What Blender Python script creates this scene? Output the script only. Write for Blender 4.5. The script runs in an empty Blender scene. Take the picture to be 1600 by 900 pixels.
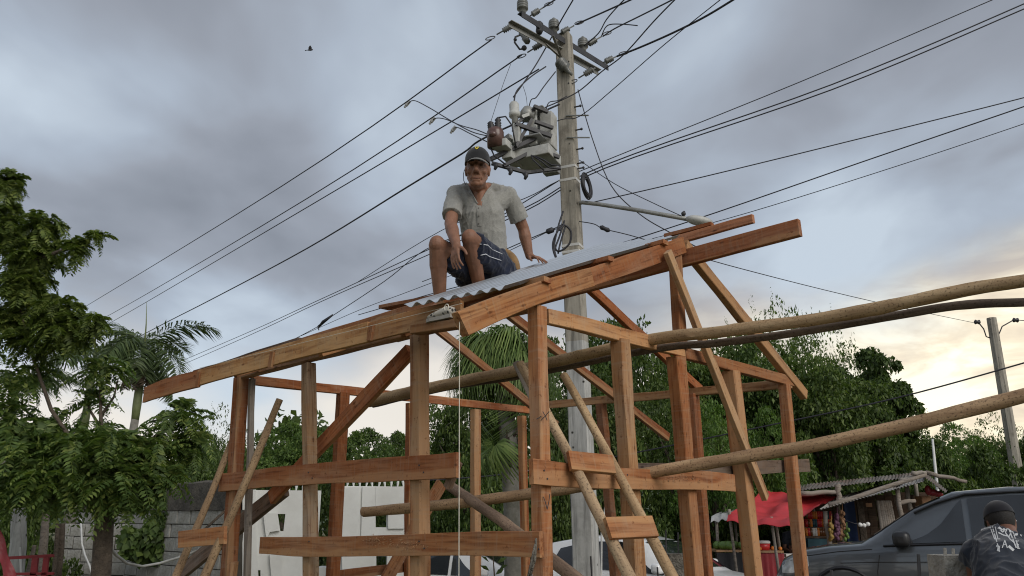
import bpy, bmesh, math, random
import numpy as np
from mathutils import Vector, Matrix, noise
from mathutils.bvhtree import BVHTree
random.seed(7); RNG = np.random.default_rng(7)
S = bpy.context.scene; C = bpy.context.collection
R = math.radians
# ------------------------------------------------------------------ camera, exposure
PITCH = R(16.0); F = 1250.0; EYE = 1.6
cd = bpy.data.cameras.new('camera'); cam = bpy.data.objects.new('camera', cd); C.objects.link(cam)
cd.sensor_width = 36.0; cd.lens = F / 1600 * 36; cd.clip_start = 0.05; cd.clip_end = 3000
cam.location = (0, 0, EYE); cam.rotation_euler = (R(90) + PITCH, 0, 0); S.camera = cam
S.view_settings.view_transform = 'Standard'; S.view_settings.look = 'None'
S.view_settings.exposure = 0.3; S.view_settings.gamma = 1.0; S.cycles.filter_width = 1.1; S.view_settings.use_curve_mapping = False
# ------------------------------------------------------------------ sun and sky
SUN_DIR = Vector((0.52, -0.66, 0.55)).normalized()
sd = bpy.data.lights.new('sun', 'SUN'); sun = bpy.data.objects.new('sun', sd); C.objects.link(sun)
sd.energy = 1.5; sd.angle = R(40); sd.color = (1.0, 0.95, 0.88)
sun.rotation_euler = SUN_DIR.to_track_quat('Z', 'Y').to_euler(); sun.location = (4, -8, 12)

def new_nodes(tree):
    tree.nodes.clear(); return tree.nodes, tree.links
def nd(ns, typ, **kw):
    n = ns.new(typ)
    for k, v in kw.items():
        if k.startswith('i_'):
            key = k[2:]
            n.inputs[int(key) if key.isdigit() else key].default_value = v
        else: setattr(n, k, v)
    return n
def math_n(ns, ls, op, a, b=None, clamp=False):
    n = ns.new('ShaderNodeMath'); n.operation = op; n.use_clamp = clamp
    for i, x in enumerate((a, b)):
        if x is None: continue
        if isinstance(x, (int, float)): n.inputs[i].default_value = x
        else: ls.new(x, n.inputs[i])
    return n.outputs[0]
def ramp(ns, ls, fac, stops, interp='LINEAR'):
    n = ns.new('ShaderNodeValToRGB'); n.color_ramp.interpolation = interp
    e = n.color_ramp.elements
    while len(e) < len(stops): e.new(0.5)
    for k, (p, c) in enumerate(stops):
        e[k].position = p; e[k].color = (*c, 1) if len(c) == 3 else c
    ls.new(fac, n.inputs[0]); return n.outputs[0]
def mixc(ns, ls, fac, a, b, mode='MIX'):
    n = ns.new('ShaderNodeMix'); n.data_type = 'RGBA'; n.blend_type = mode
    for x, i in ((fac, 0), (a, 6), (b, 7)):
        if isinstance(x, (int, float)): n.inputs[i].default_value = x
        elif isinstance(x, tuple): n.inputs[i].default_value = (*x, 1) if len(x) == 3 else x
        else: ls.new(x, n.inputs[i])
    return n.outputs[2]

def build_world():
    w = bpy.data.worlds.new('World'); S.world = w; w.use_nodes = True
    ns, ls = new_nodes(w.node_tree)
    out = ns.new('ShaderNodeOutputWorld')
    sky = ns.new('ShaderNodeTexSky'); sky.sky_type = 'NISHITA'; sky.sun_disc = False
    sky.sun_elevation = math.asin(SUN_DIR.z); sky.sun_rotation = math.atan2(SUN_DIR.x, SUN_DIR.y)
    sky.air_density = 1.0; sky.dust_density = 2.0
    bg1 = nd(ns, 'ShaderNodeBackground', i_Strength=0.08); ls.new(sky.outputs[0], bg1.inputs[0])
    tc = ns.new('ShaderNodeTexCoord'); sp = ns.new('ShaderNodeSeparateXYZ'); ls.new(tc.outputs['Generated'], sp.inputs[0])
    x, y, z = sp.outputs
    zz = math_n(ns, ls, 'MAXIMUM', z, 0.0)
    den = math_n(ns, ls, 'ADD', zz, 0.22)
    cx = math_n(ns, ls, 'DIVIDE', x, den); cy = math_n(ns, ls, 'DIVIDE', y, den)
    cb = ns.new('ShaderNodeCombineXYZ'); ls.new(cx, cb.inputs[0]); ls.new(cy, cb.inputs[1])
    n1 = nd(ns, 'ShaderNodeTexNoise', i_Scale=1.15, i_Detail=4.0, i_Roughness=0.45, i_Distortion=0.25)
    mp = nd(ns, 'ShaderNodeMapping'); mp.inputs['Location'].default_value = (3.1, 1.45, 0.0); mp.inputs['Rotation'].default_value = (0, 0, 0.5); mp.inputs['Scale'].default_value = (1.0, 0.72, 1.0)
    ls.new(cb.outputs[0], mp.inputs[0]); ls.new(mp.outputs[0], n1.inputs['Vector'])
    n2 = nd(ns, 'ShaderNodeTexNoise', i_Scale=3.6, i_Detail=4.0, i_Roughness=0.5, i_Distortion=0.3)
    ls.new(mp.outputs[0], n2.inputs['Vector'])
    m = math_n(ns, ls, 'ADD', math_n(ns, ls, 'MULTIPLY', n1.outputs[0], 0.78), math_n(ns, ls, 'MULTIPLY', n2.outputs[0], 0.22))
    m2 = math_n(ns, ls, 'ADD', m, math_n(ns, ls, 'MULTIPLY', math_n(ns, ls, 'SUBTRACT', 0.42, zz), 0.13))   # cover thins toward the horizon
    cloud = ramp(ns, ls, m2, [(0.38, (0.205, 0.22, 0.25)), (0.47, (0.285, 0.307, 0.35)), (0.54, (0.37, 0.42, 0.49)), (0.62, (0.50, 0.57, 0.645))])
    # pale horizon band and the warm break in the clouds low on the right
    gd = Vector((0.55, 0.82, 0.15)).normalized()
    dt = ns.new('ShaderNodeVectorMath'); dt.operation = 'DOT_PRODUCT'; ls.new(tc.outputs['Generated'], dt.inputs[0]); dt.inputs[1].default_value = gd
    wob = math_n(ns, ls, 'MULTIPLY', math_n(ns, ls, 'SUBTRACT', m, 0.5), 0.5)
    zw = math_n(ns, ls, 'ADD', z, wob)
    hor = nd(ns, 'ShaderNodeMapRange', interpolation_type='SMOOTHSTEP'); ls.new(zw, hor.inputs[0])
    hor.inputs[1].default_value = 0.235; hor.inputs[2].default_value = 0.10; hor.inputs[3].default_value = 0.0; hor.inputs[4].default_value = 1.0
    horf = math_n(ns, ls, 'MULTIPLY', hor.outputs[0], 0.9)
    c2 = mixc(ns, ls, horf, cloud, (0.80, 0.74, 0.66))
    gl = nd(ns, 'ShaderNodeMapRange', interpolation_type='SMOOTHERSTEP')
    ls.new(math_n(ns, ls, 'ADD', dt.outputs['Value'], math_n(ns, ls, 'MULTIPLY', wob, 0.25)), gl.inputs[0])
    gl.inputs[1].default_value = 0.88; gl.inputs[2].default_value = 0.99; gl.inputs[3].default_value = 0.0; gl.inputs[4].default_value = 1.0
    gz_ = nd(ns, 'ShaderNodeMapRange', interpolation_type='SMOOTHSTEP'); ls.new(zw, gz_.inputs[0]); gz_.inputs[1].default_value = 0.33; gz_.inputs[2].default_value = 0.14; gz_.inputs[3].default_value = 0.0; gz_.inputs[4].default_value = 1.0
    glf = math_n(ns, ls, 'MULTIPLY', gl.outputs[0], gz_.outputs[0])
    n3 = nd(ns, 'ShaderNodeTexNoise', i_Scale=9.0, i_Detail=5.0, i_Roughness=0.55, i_Distortion=0.4)
    mp3 = nd(ns, 'ShaderNodeMapping'); mp3.inputs['Scale'].default_value = (0.8, 0.8, 2.4); ls.new(tc.outputs['Generated'], mp3.inputs[0]); ls.new(mp3.outputs[0], n3.inputs['Vector'])
    glc = ramp(ns, ls, n3.outputs[0], [(0.38, (0.72, 0.60, 0.46)), (0.50, (0.95, 0.82, 0.60)), (0.60, (1.2, 1.12, 0.88))])
    c3 = mixc(ns, ls, math_n(ns, ls, 'MULTIPLY', glf, 0.95), c2, glc)
    bg2 = nd(ns, 'ShaderNodeBackground', i_Strength=1.0); ls.new(c3, bg2.inputs[0])
    mx = ns.new('ShaderNodeMixShader'); mx.inputs[0].default_value = 0.88
    ls.new(bg1.outputs[0], mx.inputs[1]); ls.new(bg2.outputs[0], mx.inputs[2]); ls.new(mx.outputs[0], out.inputs[0])
build_world()

# ------------------------------------------------------------------ picture <-> place
CT, ST = math.cos(PITCH), math.sin(PITCH); CAM = Vector((0, 0, EYE))
def ray(u, v):
    a = (u - 800) / F; b = (450 - v) / F
    return Vector((a, CT - b * ST, ST + b * CT))
def at(u, v, Y):
    r = ray(u, v); return CAM + r * (Y / r.y)
def atz(u, v, z):
    r = ray(u, v); return CAM + r * ((z - EYE) / r.z)
def pl(u, v, p, n):
    r = ray(u, v); return CAM + r * ((Vector(p) - CAM).dot(n) / r.dot(n))
def ppm(Y):  # metres per photograph pixel at depth Y
    return Y * 1.0 / F

# ------------------------------------------------------------------ mesh helpers
class MB:
    def __init__(s): s.v = []; s.f = []
    def add(s, vs, fs):
        o = len(s.v); s.v += [tuple(v) for v in vs]; s.f += [tuple(i + o for i in f) for f in fs]; return s
    def box(s, c, d, rot=None):
        c = Vector(c); hx, hy, hz = d[0] / 2, d[1] / 2, d[2] / 2
        vs = [Vector((sx * hx, sy * hy, sz * hz)) for sx in (-1, 1) for sy in (-1, 1) for sz in (-1, 1)]
        if rot is not None: vs = [rot @ v for v in vs]
        return s.add([c + v for v in vs], [(0, 1, 3, 2), (4, 6, 7, 5), (0, 4, 5, 1), (2, 3, 7, 6), (0, 2, 6, 4), (1, 5, 7, 3)])
    def bar(s, p, q, w, h, up=(0, 0, 1)):
        p, q = Vector(p), Vector(q); x = (q - p).normalized(); u = Vector(up)
        if abs(x.dot(u.normalized())) > 0.98: u = Vector((0, 1, 0))
        y = u.cross(x).normalized(); zz = x.cross(y)
        return s.box((p + q) / 2, ((q - p).length, w, h), Matrix((x, y, zz)).transposed())
    def tube(s, pts, rad, n=8, cap=True):
        pts = [Vector(p) for p in pts]
        if not isinstance(rad, (list, tuple)): rad = [rad] * len(pts)
        d0 = (pts[1] - pts[0]).normalized(); a = Vector((0, 0, 1)) if abs(d0.z) < 0.9 else Vector((1, 0, 0))
        nx = d0.cross(a).normalized(); vs = []
        for i, p in enumerate(pts):
            d = (pts[min(i + 1, len(pts) - 1)] - pts[max(i - 1, 0)]).normalized()
            nx = (nx - d * nx.dot(d)).normalized(); ny = d.cross(nx)
            for k in range(n):
                t = 2 * math.pi * k / n; vs.append(p + (nx * math.cos(t) + ny * math.sin(t)) * rad[i])
        fs = [(i * n + k, i * n + (k + 1) % n, (i + 1) * n + (k + 1) % n, (i + 1) * n + k) for i in range(len(pts) - 1) for k in range(n)]
        if cap: fs += [tuple(range(n - 1, -1, -1)), tuple((len(pts) - 1) * n + k for k in range(n))]
        return s.add(vs, fs)
    def lathe(s, p, q, prof, n=12):   # prof: (t along p->q, radius)
        p, q = Vector(p), Vector(q)
        return s.tube([p + (q - p) * t for t, r in prof], [max(r, 1e-4) for t, r in prof], n)
    def ell(s, c, r, rot=None, n=12, m=8):
        c = Vector(c); vs = []; fs = []
        if not isinstance(r, (tuple, list)): r = (r, r, r)
        for j in range(1, m):
            ph = math.pi * j / m
            for k in range(n):
                t = 2 * math.pi * k / n
                v = Vector((r[0] * math.sin(ph) * math.cos(t), r[1] * math.sin(ph) * math.sin(t), r[2] * math.cos(ph)))
                vs.append(c + (rot @ v if rot is not None else v))
        v = Vector((0, 0, r[2])); vs.append(c + (rot @ v if rot is not None else v)); vs.append(c - (rot @ v if rot is not None else v))
        T = len(vs) - 2
        for j in range(m - 2):
            for k in range(n): fs.append((j * n + k, (j + 1) * n + k, (j + 1) * n + (k + 1) % n, j * n + (k + 1) % n))
        for k in range(n):
            fs.append((T, k, (k + 1) % n)); fs.append((T + 1, (m - 2) * n + (k + 1) % n, (m - 2) * n + k))
        return s.add(vs, fs)
    def caps(s, p, q, r0, r1, n=12):   # tapered capsule made of closed overlapping pieces, for remeshing
        p, q = Vector(p), Vector(q); s.ell(p, r0, n=n, m=8); s.ell(q, r1, n=n, m=8)
        if (q - p).length > 1e-5: s.tube([p, q], [r0, r1], n)
        return s
    def torus(s, c, ax, Rr, r, n=24, m=8, sx=1.0, sy=1.0, xdir=(0, 0, 1)):
        c = Vector(c); ax = Vector(ax).normalized(); xa = Vector(xdir); xa = (xa - ax * xa.dot(ax)).normalized(); ya = ax.cross(xa); vs = []
        for i in range(n):
            t = 2 * math.pi * i / n; o = xa * math.cos(t) * sx + ya * math.sin(t) * sy
            d = (xa * math.cos(t) + ya * math.sin(t)).normalized()
            for k in range(m):
                f = 2 * math.pi * k / m; vs.append(c + o * Rr + d * math.cos(f) * r + ax * math.sin(f) * r)
        return s.add(vs, [(i * m + k, ((i + 1) % n) * m + k, ((i + 1) % n) * m + (k + 1) % m, i * m + (k + 1) % m) for i in range(n) for k in range(m)])
    def poly(s, pts, ext):   # flat outline extruded by a vector
        pts = [Vector(p) for p in pts]; e = Vector(ext); n = len(pts)
        return s.add(pts + [p + e for p in pts], [tuple(range(n)), tuple(range(2 * n - 1, n - 1, -1))] + [(i, i + n, (i + 1) % n + n, (i + 1) % n) for i in range(n)])
    def grid(s, rows, closed=False):
        n = len(rows[0]); vs = [p for r in rows for p in r]; k = n if closed else n - 1
        return s.add(vs, [(i * n + j, i * n + (j + 1) % n, (i + 1) * n + (j + 1) % n, (i + 1) * n + j) for i in range(len(rows) - 1) for j in range(k)])

ORG = {}
def place(o, parent, loc=None):
    """loc is a world position; a child's is kept relative to its chain of parents"""
    loc = Vector(loc) if loc is not None else Vector((0, 0, 0))
    C.objects.link(o)
    if parent is not None:
        o.parent = parent; o.location = loc - ORG[parent.name]
    else: o.location = loc
    ORG[o.name] = loc.copy(); return o
def tag(o, label=None, cat=None, group=None, kind=None):
    if label: o['label'] = label
    if cat: o['category'] = cat
    if group: o['group'] = group
    if kind: o['kind'] = kind
    return o
def empty(name, loc, label, cat, group=None):
    o = bpy.data.objects.new(name, None); o.empty_display_size = 0.2; place(o, None, loc); return tag(o, label, cat, group)
def mesh_of(name, mb, mat, smooth=False, loc=(0, 0, 0)):
    me = bpy.data.meshes.new(name); l = Vector(loc)
    me.from_pydata([(v[0] - l.x, v[1] - l.y, v[2] - l.z) for v in mb.v], [], mb.f)
    bm = bmesh.new(); bm.from_mesh(me); bmesh.ops.recalc_face_normals(bm, faces=bm.faces); bm.to_mesh(me); bm.free()
    if smooth is True: me.shade_smooth()
    elif smooth:
        me.shade_smooth()
        try: me.set_sharp_from_angle(angle=R(smooth))
        except Exception: pass
    if mat is not None: me.materials.append(mat)
    return me
def obj(name, mb, mat, parent=None, smooth=False, loc=None):
    """mb is in world coordinates; the origin lands on loc (default: parent's origin or the mesh's base)"""
    if loc is None:
        if parent is not None: loc = ORG[parent.name]
        else:
            a = np.array(mb.v); loc = Vector(((a[:, 0].min() + a[:, 0].max()) / 2, (a[:, 1].min() + a[:, 1].max()) / 2, a[:, 2].min()))
    return place(bpy.data.objects.new(name, mesh_of(name, mb, mat, smooth, loc)), parent, loc)
def np_mesh(name, V, Fq, mat, k=4):
    me = bpy.data.meshes.new(name); V = np.ascontiguousarray(V, np.float32); Fq = np.ascontiguousarray(Fq, np.int32)
    me.vertices.add(len(V)); me.vertices.foreach_set('co', V.ravel())
    me.loops.add(Fq.size); me.loops.foreach_set('vertex_index', Fq.ravel())
    me.polygons.add(len(Fq)); me.polygons.foreach_set('loop_start', np.arange(len(Fq), dtype=np.int32) * k)
    try: me.polygons.foreach_set('loop_total', np.full(len(Fq), k, np.int32))
    except Exception: pass
    me.update(calc_edges=True); me.validate()
    if mat is not None: me.materials.append(mat)
    return me
def remesh(name, mb, voxel, mat, smooth=4, loc=(0, 0, 0), post=None):
    """fuse overlapping closed pieces into one continuous skin"""
    l = Vector(loc)
    me = bpy.data.meshes.new('tmp'); me.from_pydata([(v[0] - l.x, v[1] - l.y, v[2] - l.z) for v in mb.v], [], mb.f)
    bm = bmesh.new(); bm.from_mesh(me); bmesh.ops.recalc_face_normals(bm, faces=bm.faces); bm.to_mesh(me); bm.free()
    o = bpy.data.objects.new('tmp', me); C.objects.link(o)
    m = o.modifiers.new('r', 'REMESH'); m.mode = 'VOXEL'; m.voxel_size = voxel
    if smooth:
        q = o.modifiers.new('s', 'SMOOTH'); q.iterations = smooth; q.factor = 0.5
    dg = bpy.context.evaluated_depsgraph_get()
    out = bpy.data.meshes.new_from_object(o.evaluated_get(dg)); out.name = name
    bpy.data.objects.remove(o); bpy.data.meshes.remove(me)
    if post: post(out, l)
    out.materials.clear(); out.materials.append(mat); out.shade_smooth()
    return out
def copy_tree(o, parent=None):
    c = o.copy(); C.objects.link(c)
    if parent is not None: c.parent = parent
    for ch in list(o.children): copy_tree(ch, c)
    return c

# ------------------------------------------------------------------ materials
MAT = {}
def mat_base(name):
    m = bpy.data.materials.new(name); m.use_nodes = True; ns, ls = new_nodes(m.node_tree)
    o = ns.new('ShaderNodeOutputMaterial'); b = ns.new('ShaderNodeBsdfPrincipled'); ls.new(b.outputs[0], o.inputs[0]); MAT[name] = m
    return m, ns, ls, b, o
def bump(ns, ls, b, h, strength=0.3, dist=0.01):
    n = nd(ns, 'ShaderNodeBump', i_Strength=strength, i_Distance=dist); ls.new(h, n.inputs['Height']); ls.new(n.outputs[0], b.inputs['Normal'])
def simple(name, col, rough=0.6, metal=0.0, var=0.25, scale=6.0, bmp=0.15, coat=0.0, dirt=None, spec=0.5, bdist=0.01):
    m, ns, ls, b, o = mat_base(name)
    tc = ns.new('ShaderNodeTexCoord'); n = nd(ns, 'ShaderNodeTexNoise', i_Scale=scale, i_Detail=6.0, i_Roughness=0.62); ls.new(tc.outputs['Object'], n.inputs['Vector'])
    lo = tuple(max(0, c * (1 - var)) for c in col); hi = tuple(min(1, c * (1 + var)) for c in col)
    c = ramp(ns, ls, n.outputs[0], [(0.3, lo), (0.7, hi)])
    if dirt:
        n2 = nd(ns, 'ShaderNodeTexNoise', i_Scale=scale * 0.35, i_Detail=7.0, i_Roughness=0.7); ls.new(tc.outputs['Object'], n2.inputs['Vector'])
        f = ramp(ns, ls, n2.outputs[0], [(0.48, (0, 0, 0)), (0.68, (1, 1, 1))]); c = mixc(ns, ls, f, c, dirt)
    ls.new(c, b.inputs['Base Color']); b.inputs['Roughness'].default_value = rough; b.inputs['Metallic'].default_value = metal
    b.inputs['Specular IOR Level'].default_value = spec
    if coat: b.inputs['Coat Weight'].default_value = coat; b.inputs['Coat Roughness'].default_value = 0.06
    if bmp:
        n3 = nd(ns, 'ShaderNodeTexNoise', i_Scale=scale * 5, i_Detail=4.0); ls.new(tc.outputs['Object'], n3.inputs['Vector']); bump(ns, ls, b, n3.outputs[0], bmp, bdist)
    return m
def wood(name, a, bcol, grey=(0.33, 0.25, 0.18), greyamt=0.35, dark=(0.10, 0.035, 0.015), sap=(0.46, 0.285, 0.15)):
    """sawn timber; local X runs along the grain, the object's colour tints the board"""
    m, ns, ls, b, o = mat_base(name)
    tc = ns.new('ShaderNodeTexCoord'); oi = ns.new('ShaderNodeObjectInfo')
    off = ns.new('ShaderNodeVectorMath'); off.operation = 'MULTIPLY_ADD'
    cmb = ns.new('ShaderNodeCombineXYZ'); r = oi.outputs['Random']
    ls.new(math_n(ns, ls, 'MULTIPLY', r, 37.0), cmb.inputs[0]); ls.new(math_n(ns, ls, 'MULTIPLY', r, 0.23), cmb.inputs[1]); ls.new(math_n(ns, ls, 'SUBTRACT', math_n(ns, ls, 'FRACT', math_n(ns, ls, 'MULTIPLY', r, 17.3)), 0.5), cmb.inputs[2])
    ls.new(tc.outputs['Object'], off.inputs[0]); off.inputs[1].default_value = (1, 1, 1); ls.new(cmb.outputs[0], off.inputs[2])
    mp = nd(ns, 'ShaderNodeMapping'); mp.inputs['Scale'].default_value = (0.9, 8, 8); ls.new(off.outputs[0], mp.inputs[0])
    n0 = nd(ns, 'ShaderNodeTexNoise', i_Scale=0.55, i_Detail=3.0, i_Roughness=0.5, i_Distortion=0.8); ls.new(mp.outputs[0], n0.inputs['Vector'])
    rg = math_n(ns, ls, 'FRACT', math_n(ns, ls, 'MULTIPLY', n0.outputs[0], 9.0)); rg = math_n(ns, ls, 'MULTIPLY', math_n(ns, ls, 'ABSOLUTE', math_n(ns, ls, 'SUBTRACT', rg, 0.5)), 2.0)
    n1 = nd(ns, 'ShaderNodeTexNoise', i_Scale=1.0, i_Detail=6.0, i_Roughness=0.62, i_Distortion=0.4); ls.new(mp.outputs[0], n1.inputs['Vector'])
    g = mixc(ns, ls, 0.22, n1.outputs[0], rg)
    c = ramp(ns, ls, g, [(0.28, bcol), (0.52, tuple((x + y) / 2 for x, y in zip(a, bcol))), (0.74, a)])
    mp2 = nd(ns, 'ShaderNodeMapping'); mp2.inputs['Scale'].default_value = (2.2, 5, 5); ls.new(off.outputs[0], mp2.inputs[0])
    n2 = nd(ns, 'ShaderNodeTexNoise', i_Scale=1.0, i_Detail=6.0, i_Roughness=0.65); ls.new(mp2.outputs[0], n2.inputs['Vector'])
    c = mixc(ns, ls, math_n(ns, ls, 'MULTIPLY', ramp(ns, ls, n2.outputs[0], [(0.45, (0, 0, 0)), (0.68, (1, 1, 1))]), greyamt), c, grey)
    mp4 = nd(ns, 'ShaderNodeMapping'); mp4.inputs['Scale'].default_value = (3, 60, 60); ls.new(off.outputs[0], mp4.inputs[0])
    n4 = nd(ns, 'ShaderNodeTexNoise', i_Scale=1.0, i_Detail=3.0); ls.new(mp4.outputs[0], n4.inputs['Vector'])
    c = mixc(ns, ls, math_n(ns, ls, 'MULTIPLY', ramp(ns, ls, n4.outputs[0], [(0.50, (0, 0, 0)), (0.72, (1, 1, 1))]), 0.62), c, dark)
    vo = nd(ns, 'ShaderNodeTexVoronoi', i_Scale=1.0); mp5 = nd(ns, 'ShaderNodeMapping'); mp5.inputs['Scale'].default_value = (4.5, 13, 13); ls.new(off.outputs[0], mp5.inputs[0]); ls.new(mp5.outputs[0], vo.inputs['Vector'])
    c = mixc(ns, ls, ramp(ns, ls, vo.outputs['Distance'], [(0.07, (0.8, 0.8, 0.8)), (0.15, (0, 0, 0))]), c, dark)
    # pale sapwood along one edge, wandering along the board; every board has its own side and amount
    so = ns.new('ShaderNodeSeparateXYZ'); ls.new(tc.outputs['Object'], so.inputs[0]); sgn = math_n(ns, ls, 'SIGN', math_n(ns, ls, 'SUBTRACT', math_n(ns, ls, 'FRACT', math_n(ns, ls, 'MULTIPLY', r, 7.7)), 0.5))
    n8 = nd(ns, 'ShaderNodeTexNoise', i_Scale=1.0, i_Detail=3.0); mp8 = nd(ns, 'ShaderNodeMapping'); mp8.inputs['Scale'].default_value = (1.3, 6, 6); ls.new(off.outputs[0], mp8.inputs[0]); ls.new(mp8.outputs[0], n8.inputs['Vector'])
    ed = math_n(ns, ls, 'ADD', math_n(ns, ls, 'MULTIPLY', math_n(ns, ls, 'MULTIPLY', math_n(ns, ls, 'ADD', so.outputs[2], so.outputs[1]), sgn), 5.0), math_n(ns, ls, 'SUBTRACT', n8.outputs[0], 0.5))
    ed = math_n(ns, ls, 'SUBTRACT', ed, math_n(ns, ls, 'MULTIPLY', math_n(ns, ls, 'FRACT', math_n(ns, ls, 'MULTIPLY', r, 23.1)), 0.45))
    c = mixc(ns, ls, math_n(ns, ls, 'MULTIPLY', ramp(ns, ls, ed, [(0.0, (0, 0, 0)), (0.09, (1, 1, 1))]), 0.5), c, sap)
    mp6 = nd(ns, 'ShaderNodeMapping'); mp6.inputs['Scale'].default_value = (55, 5, 5); mp6.inputs['Rotation'].default_value = (0, 0.15, 0.2); ls.new(off.outputs[0], mp6.inputs[0])
    n6 = nd(ns, 'ShaderNodeTexNoise', i_Scale=1.0, i_Detail=3.0); ls.new(mp6.outputs[0], n6.inputs['Vector'])   # saw marks across the grain
    c = mixc(ns, ls, math_n(ns, ls, 'MULTIPLY', ramp(ns, ls, n6.outputs[0], [(0.52, (0, 0, 0)), (0.70, (1, 1, 1))]), 0.28), c, grey)
    n7 = nd(ns, 'ShaderNodeTexNoise', i_Scale=26.0, i_Detail=4.0, i_Roughness=0.7); ls.new(off.outputs[0], n7.inputs['Vector'])   # specks and mould
    c = mixc(ns, ls, math_n(ns, ls, 'MULTIPLY', ramp(ns, ls, n7.outputs[0], [(0.60, (0, 0, 0)), (0.70, (1, 1, 1))]), 0.7), c, dark)
    c = mixc(ns, ls, 1.0, c, oi.outputs['Color'], 'MULTIPLY')
    ls.new(c, b.inputs['Base Color']); b.inputs['Roughness'].default_value = 0.9; b.inputs['Specular IOR Level'].default_value = 0.15
    bump(ns, ls, b, mixc(ns, ls, 0.5, n4.outputs[0], n2.outputs[0]), 0.5, 0.006)
    return m
def pole_mat(name, a, bcol, dark):
    m, ns, ls, b, o = mat_base(name); tc = ns.new('ShaderNodeTexCoord'); oi = ns.new('ShaderNodeObjectInfo')
    mp = nd(ns, 'ShaderNodeMapping'); mp.inputs['Scale'].default_value = (3, 22, 22); ls.new(tc.outputs['Object'], mp.inputs[0])
    n1 = nd(ns, 'ShaderNodeTexNoise', i_Scale=1.0, i_Detail=6.0, i_Roughness=0.65); ls.new(mp.outputs[0], n1.inputs['Vector'])
    c = ramp(ns, ls, n1.outputs[0], [(0.3, bcol), (0.65, a)])
    n2 = nd(ns, 'ShaderNodeTexNoise', i_Scale=75.0, i_Detail=4.0); ls.new(tc.outputs['Object'], n2.inputs['Vector'])
    c = mixc(ns, ls, ramp(ns, ls, n2.outputs[0], [(0.54, (0, 0, 0)), (0.68, (0.75, 0.75, 0.75))]), c, dark)
    n3 = nd(ns, 'ShaderNodeTexNoise', i_Scale=2.2, i_Detail=5.0); ls.new(tc.outputs['Object'], n3.inputs['Vector'])
    c = mixc(ns, ls, math_n(ns, ls, 'MULTIPLY', ramp(ns, ls, n3.outputs[0], [(0.45, (0, 0, 0)), (0.7, (1, 1, 1))]), 0.5), c, tuple(x * 0.55 for x in bcol))
    c = mixc(ns, ls, 1.0, c, oi.outputs['Color'], 'MULTIPLY')
    ls.new(c, b.inputs['Base Color']); b.inputs['Roughness'].default_value = 0.85; b.inputs['Specular IOR Level'].default_value = 0.2
    bump(ns, ls, b, n1.outputs[0], 0.6, 0.012); return m
def leaf(name, a, bcol, yel=None, trans=0.35, scale=0.5):
    m, ns, ls, b, o = mat_base(name); ns.remove(b); g = ns.new('ShaderNodeNewGeometry'); oi = ns.new('ShaderNodeObjectInfo')
    tc = ns.new('ShaderNodeTexCoord'); n = nd(ns, 'ShaderNodeTexNoise', i_Scale=scale, i_Detail=3.0); ls.new(g.outputs['Position'], n.inputs['Vector'])
    f = math_n(ns, ls, 'ADD', math_n(ns, ls, 'MULTIPLY', g.outputs['Random Per Island'], 0.55), math_n(ns, ls, 'MULTIPLY', n.outputs[0], 0.45))
    c = ramp(ns, ls, f, [(0.15, a), (0.6, bcol), (0.9, yel or tuple(x * 1.35 for x in bcol))])
    hs = nd(ns, 'ShaderNodeHueSaturation'); ls.new(c, hs.inputs['Color']); ls.new(math_n(ns, ls, 'ADD', math_n(ns, ls, 'MULTIPLY', oi.outputs['Random'], 0.5), 0.75), hs.inputs['Value'])
    c = hs.outputs[0]
    d = nd(ns, 'ShaderNodeBsdfPrincipled', i_Roughness=0.5); d.inputs['Specular IOR Level'].default_value = 0.3; t = ns.new('ShaderNodeBsdfTranslucent'); ls.new(c, d.inputs['Base Color'])
    ls.new(mixc(ns, ls, 1.0, c, (1.0, 1.15, 0.5), 'MULTIPLY'), t.inputs[0])
    mx = ns.new('ShaderNodeMixShader'); mx.inputs[0].default_value = trans; ls.new(d.outputs[0], mx.inputs[1]); ls.new(t.outputs[0], mx.inputs[2]); ls.new(mx.outputs[0], o.inputs[0])
    return m

wood('sawn_wood', (0.40, 0.20, 0.092), (0.26, 0.095, 0.038), greyamt=0.4)
wood('red_wood', (0.38, 0.155, 0.065), (0.22, 0.066, 0.025), greyamt=0.3)
wood('tan_wood', (0.46, 0.28, 0.145), (0.30, 0.145, 0.066), grey=(0.38, 0.30, 0.22), greyamt=0.5)
wood('old_wood', (0.24, 0.16, 0.11), (0.12, 0.08, 0.06), grey=(0.2, 0.17, 0.15), greyamt=0.6, dark=(0.03, 0.02, 0.015), sap=(0.2, 0.15, 0.11))
wood('grey_wood', (0.34, 0.29, 0.24), (0.2, 0.165, 0.135), grey=(0.3, 0.28, 0.26), greyamt=0.5, dark=(0.06, 0.05, 0.04), sap=(0.34, 0.31, 0.27))
pole_mat('peeled_pole', (0.54, 0.39, 0.23), (0.34, 0.215, 0.115), (0.11, 0.07, 0.04))
pole_mat('bark_pole', (0.22, 0.175, 0.14), (0.10, 0.078, 0.065), (0.05, 0.035, 0.03))
pole_mat('speckled_pole', (0.54, 0.40, 0.25), (0.30, 0.20, 0.12), (0.07, 0.05, 0.035))
leaf('leaf_dark', (0.034, 0.062, 0.018), (0.098, 0.148, 0.037), (0.20, 0.26, 0.068))
leaf('leaf_mid', (0.04, 0.075, 0.019), (0.105, 0.168, 0.042), (0.21, 0.275, 0.07))
leaf('leaf_bright', (0.055, 0.11, 0.024), (0.12, 0.21, 0.045), (0.21, 0.30, 0.065), 0.4)
leaf('leaf_front', (0.038, 0.07, 0.021), (0.105, 0.16, 0.042), (0.25, 0.285, 0.08), 0.38, 0.9)
leaf('leaf_olive', (0.05, 0.082, 0.022), (0.145, 0.20, 0.046), (0.30, 0.34, 0.085), 0.35, 1.2)
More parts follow.
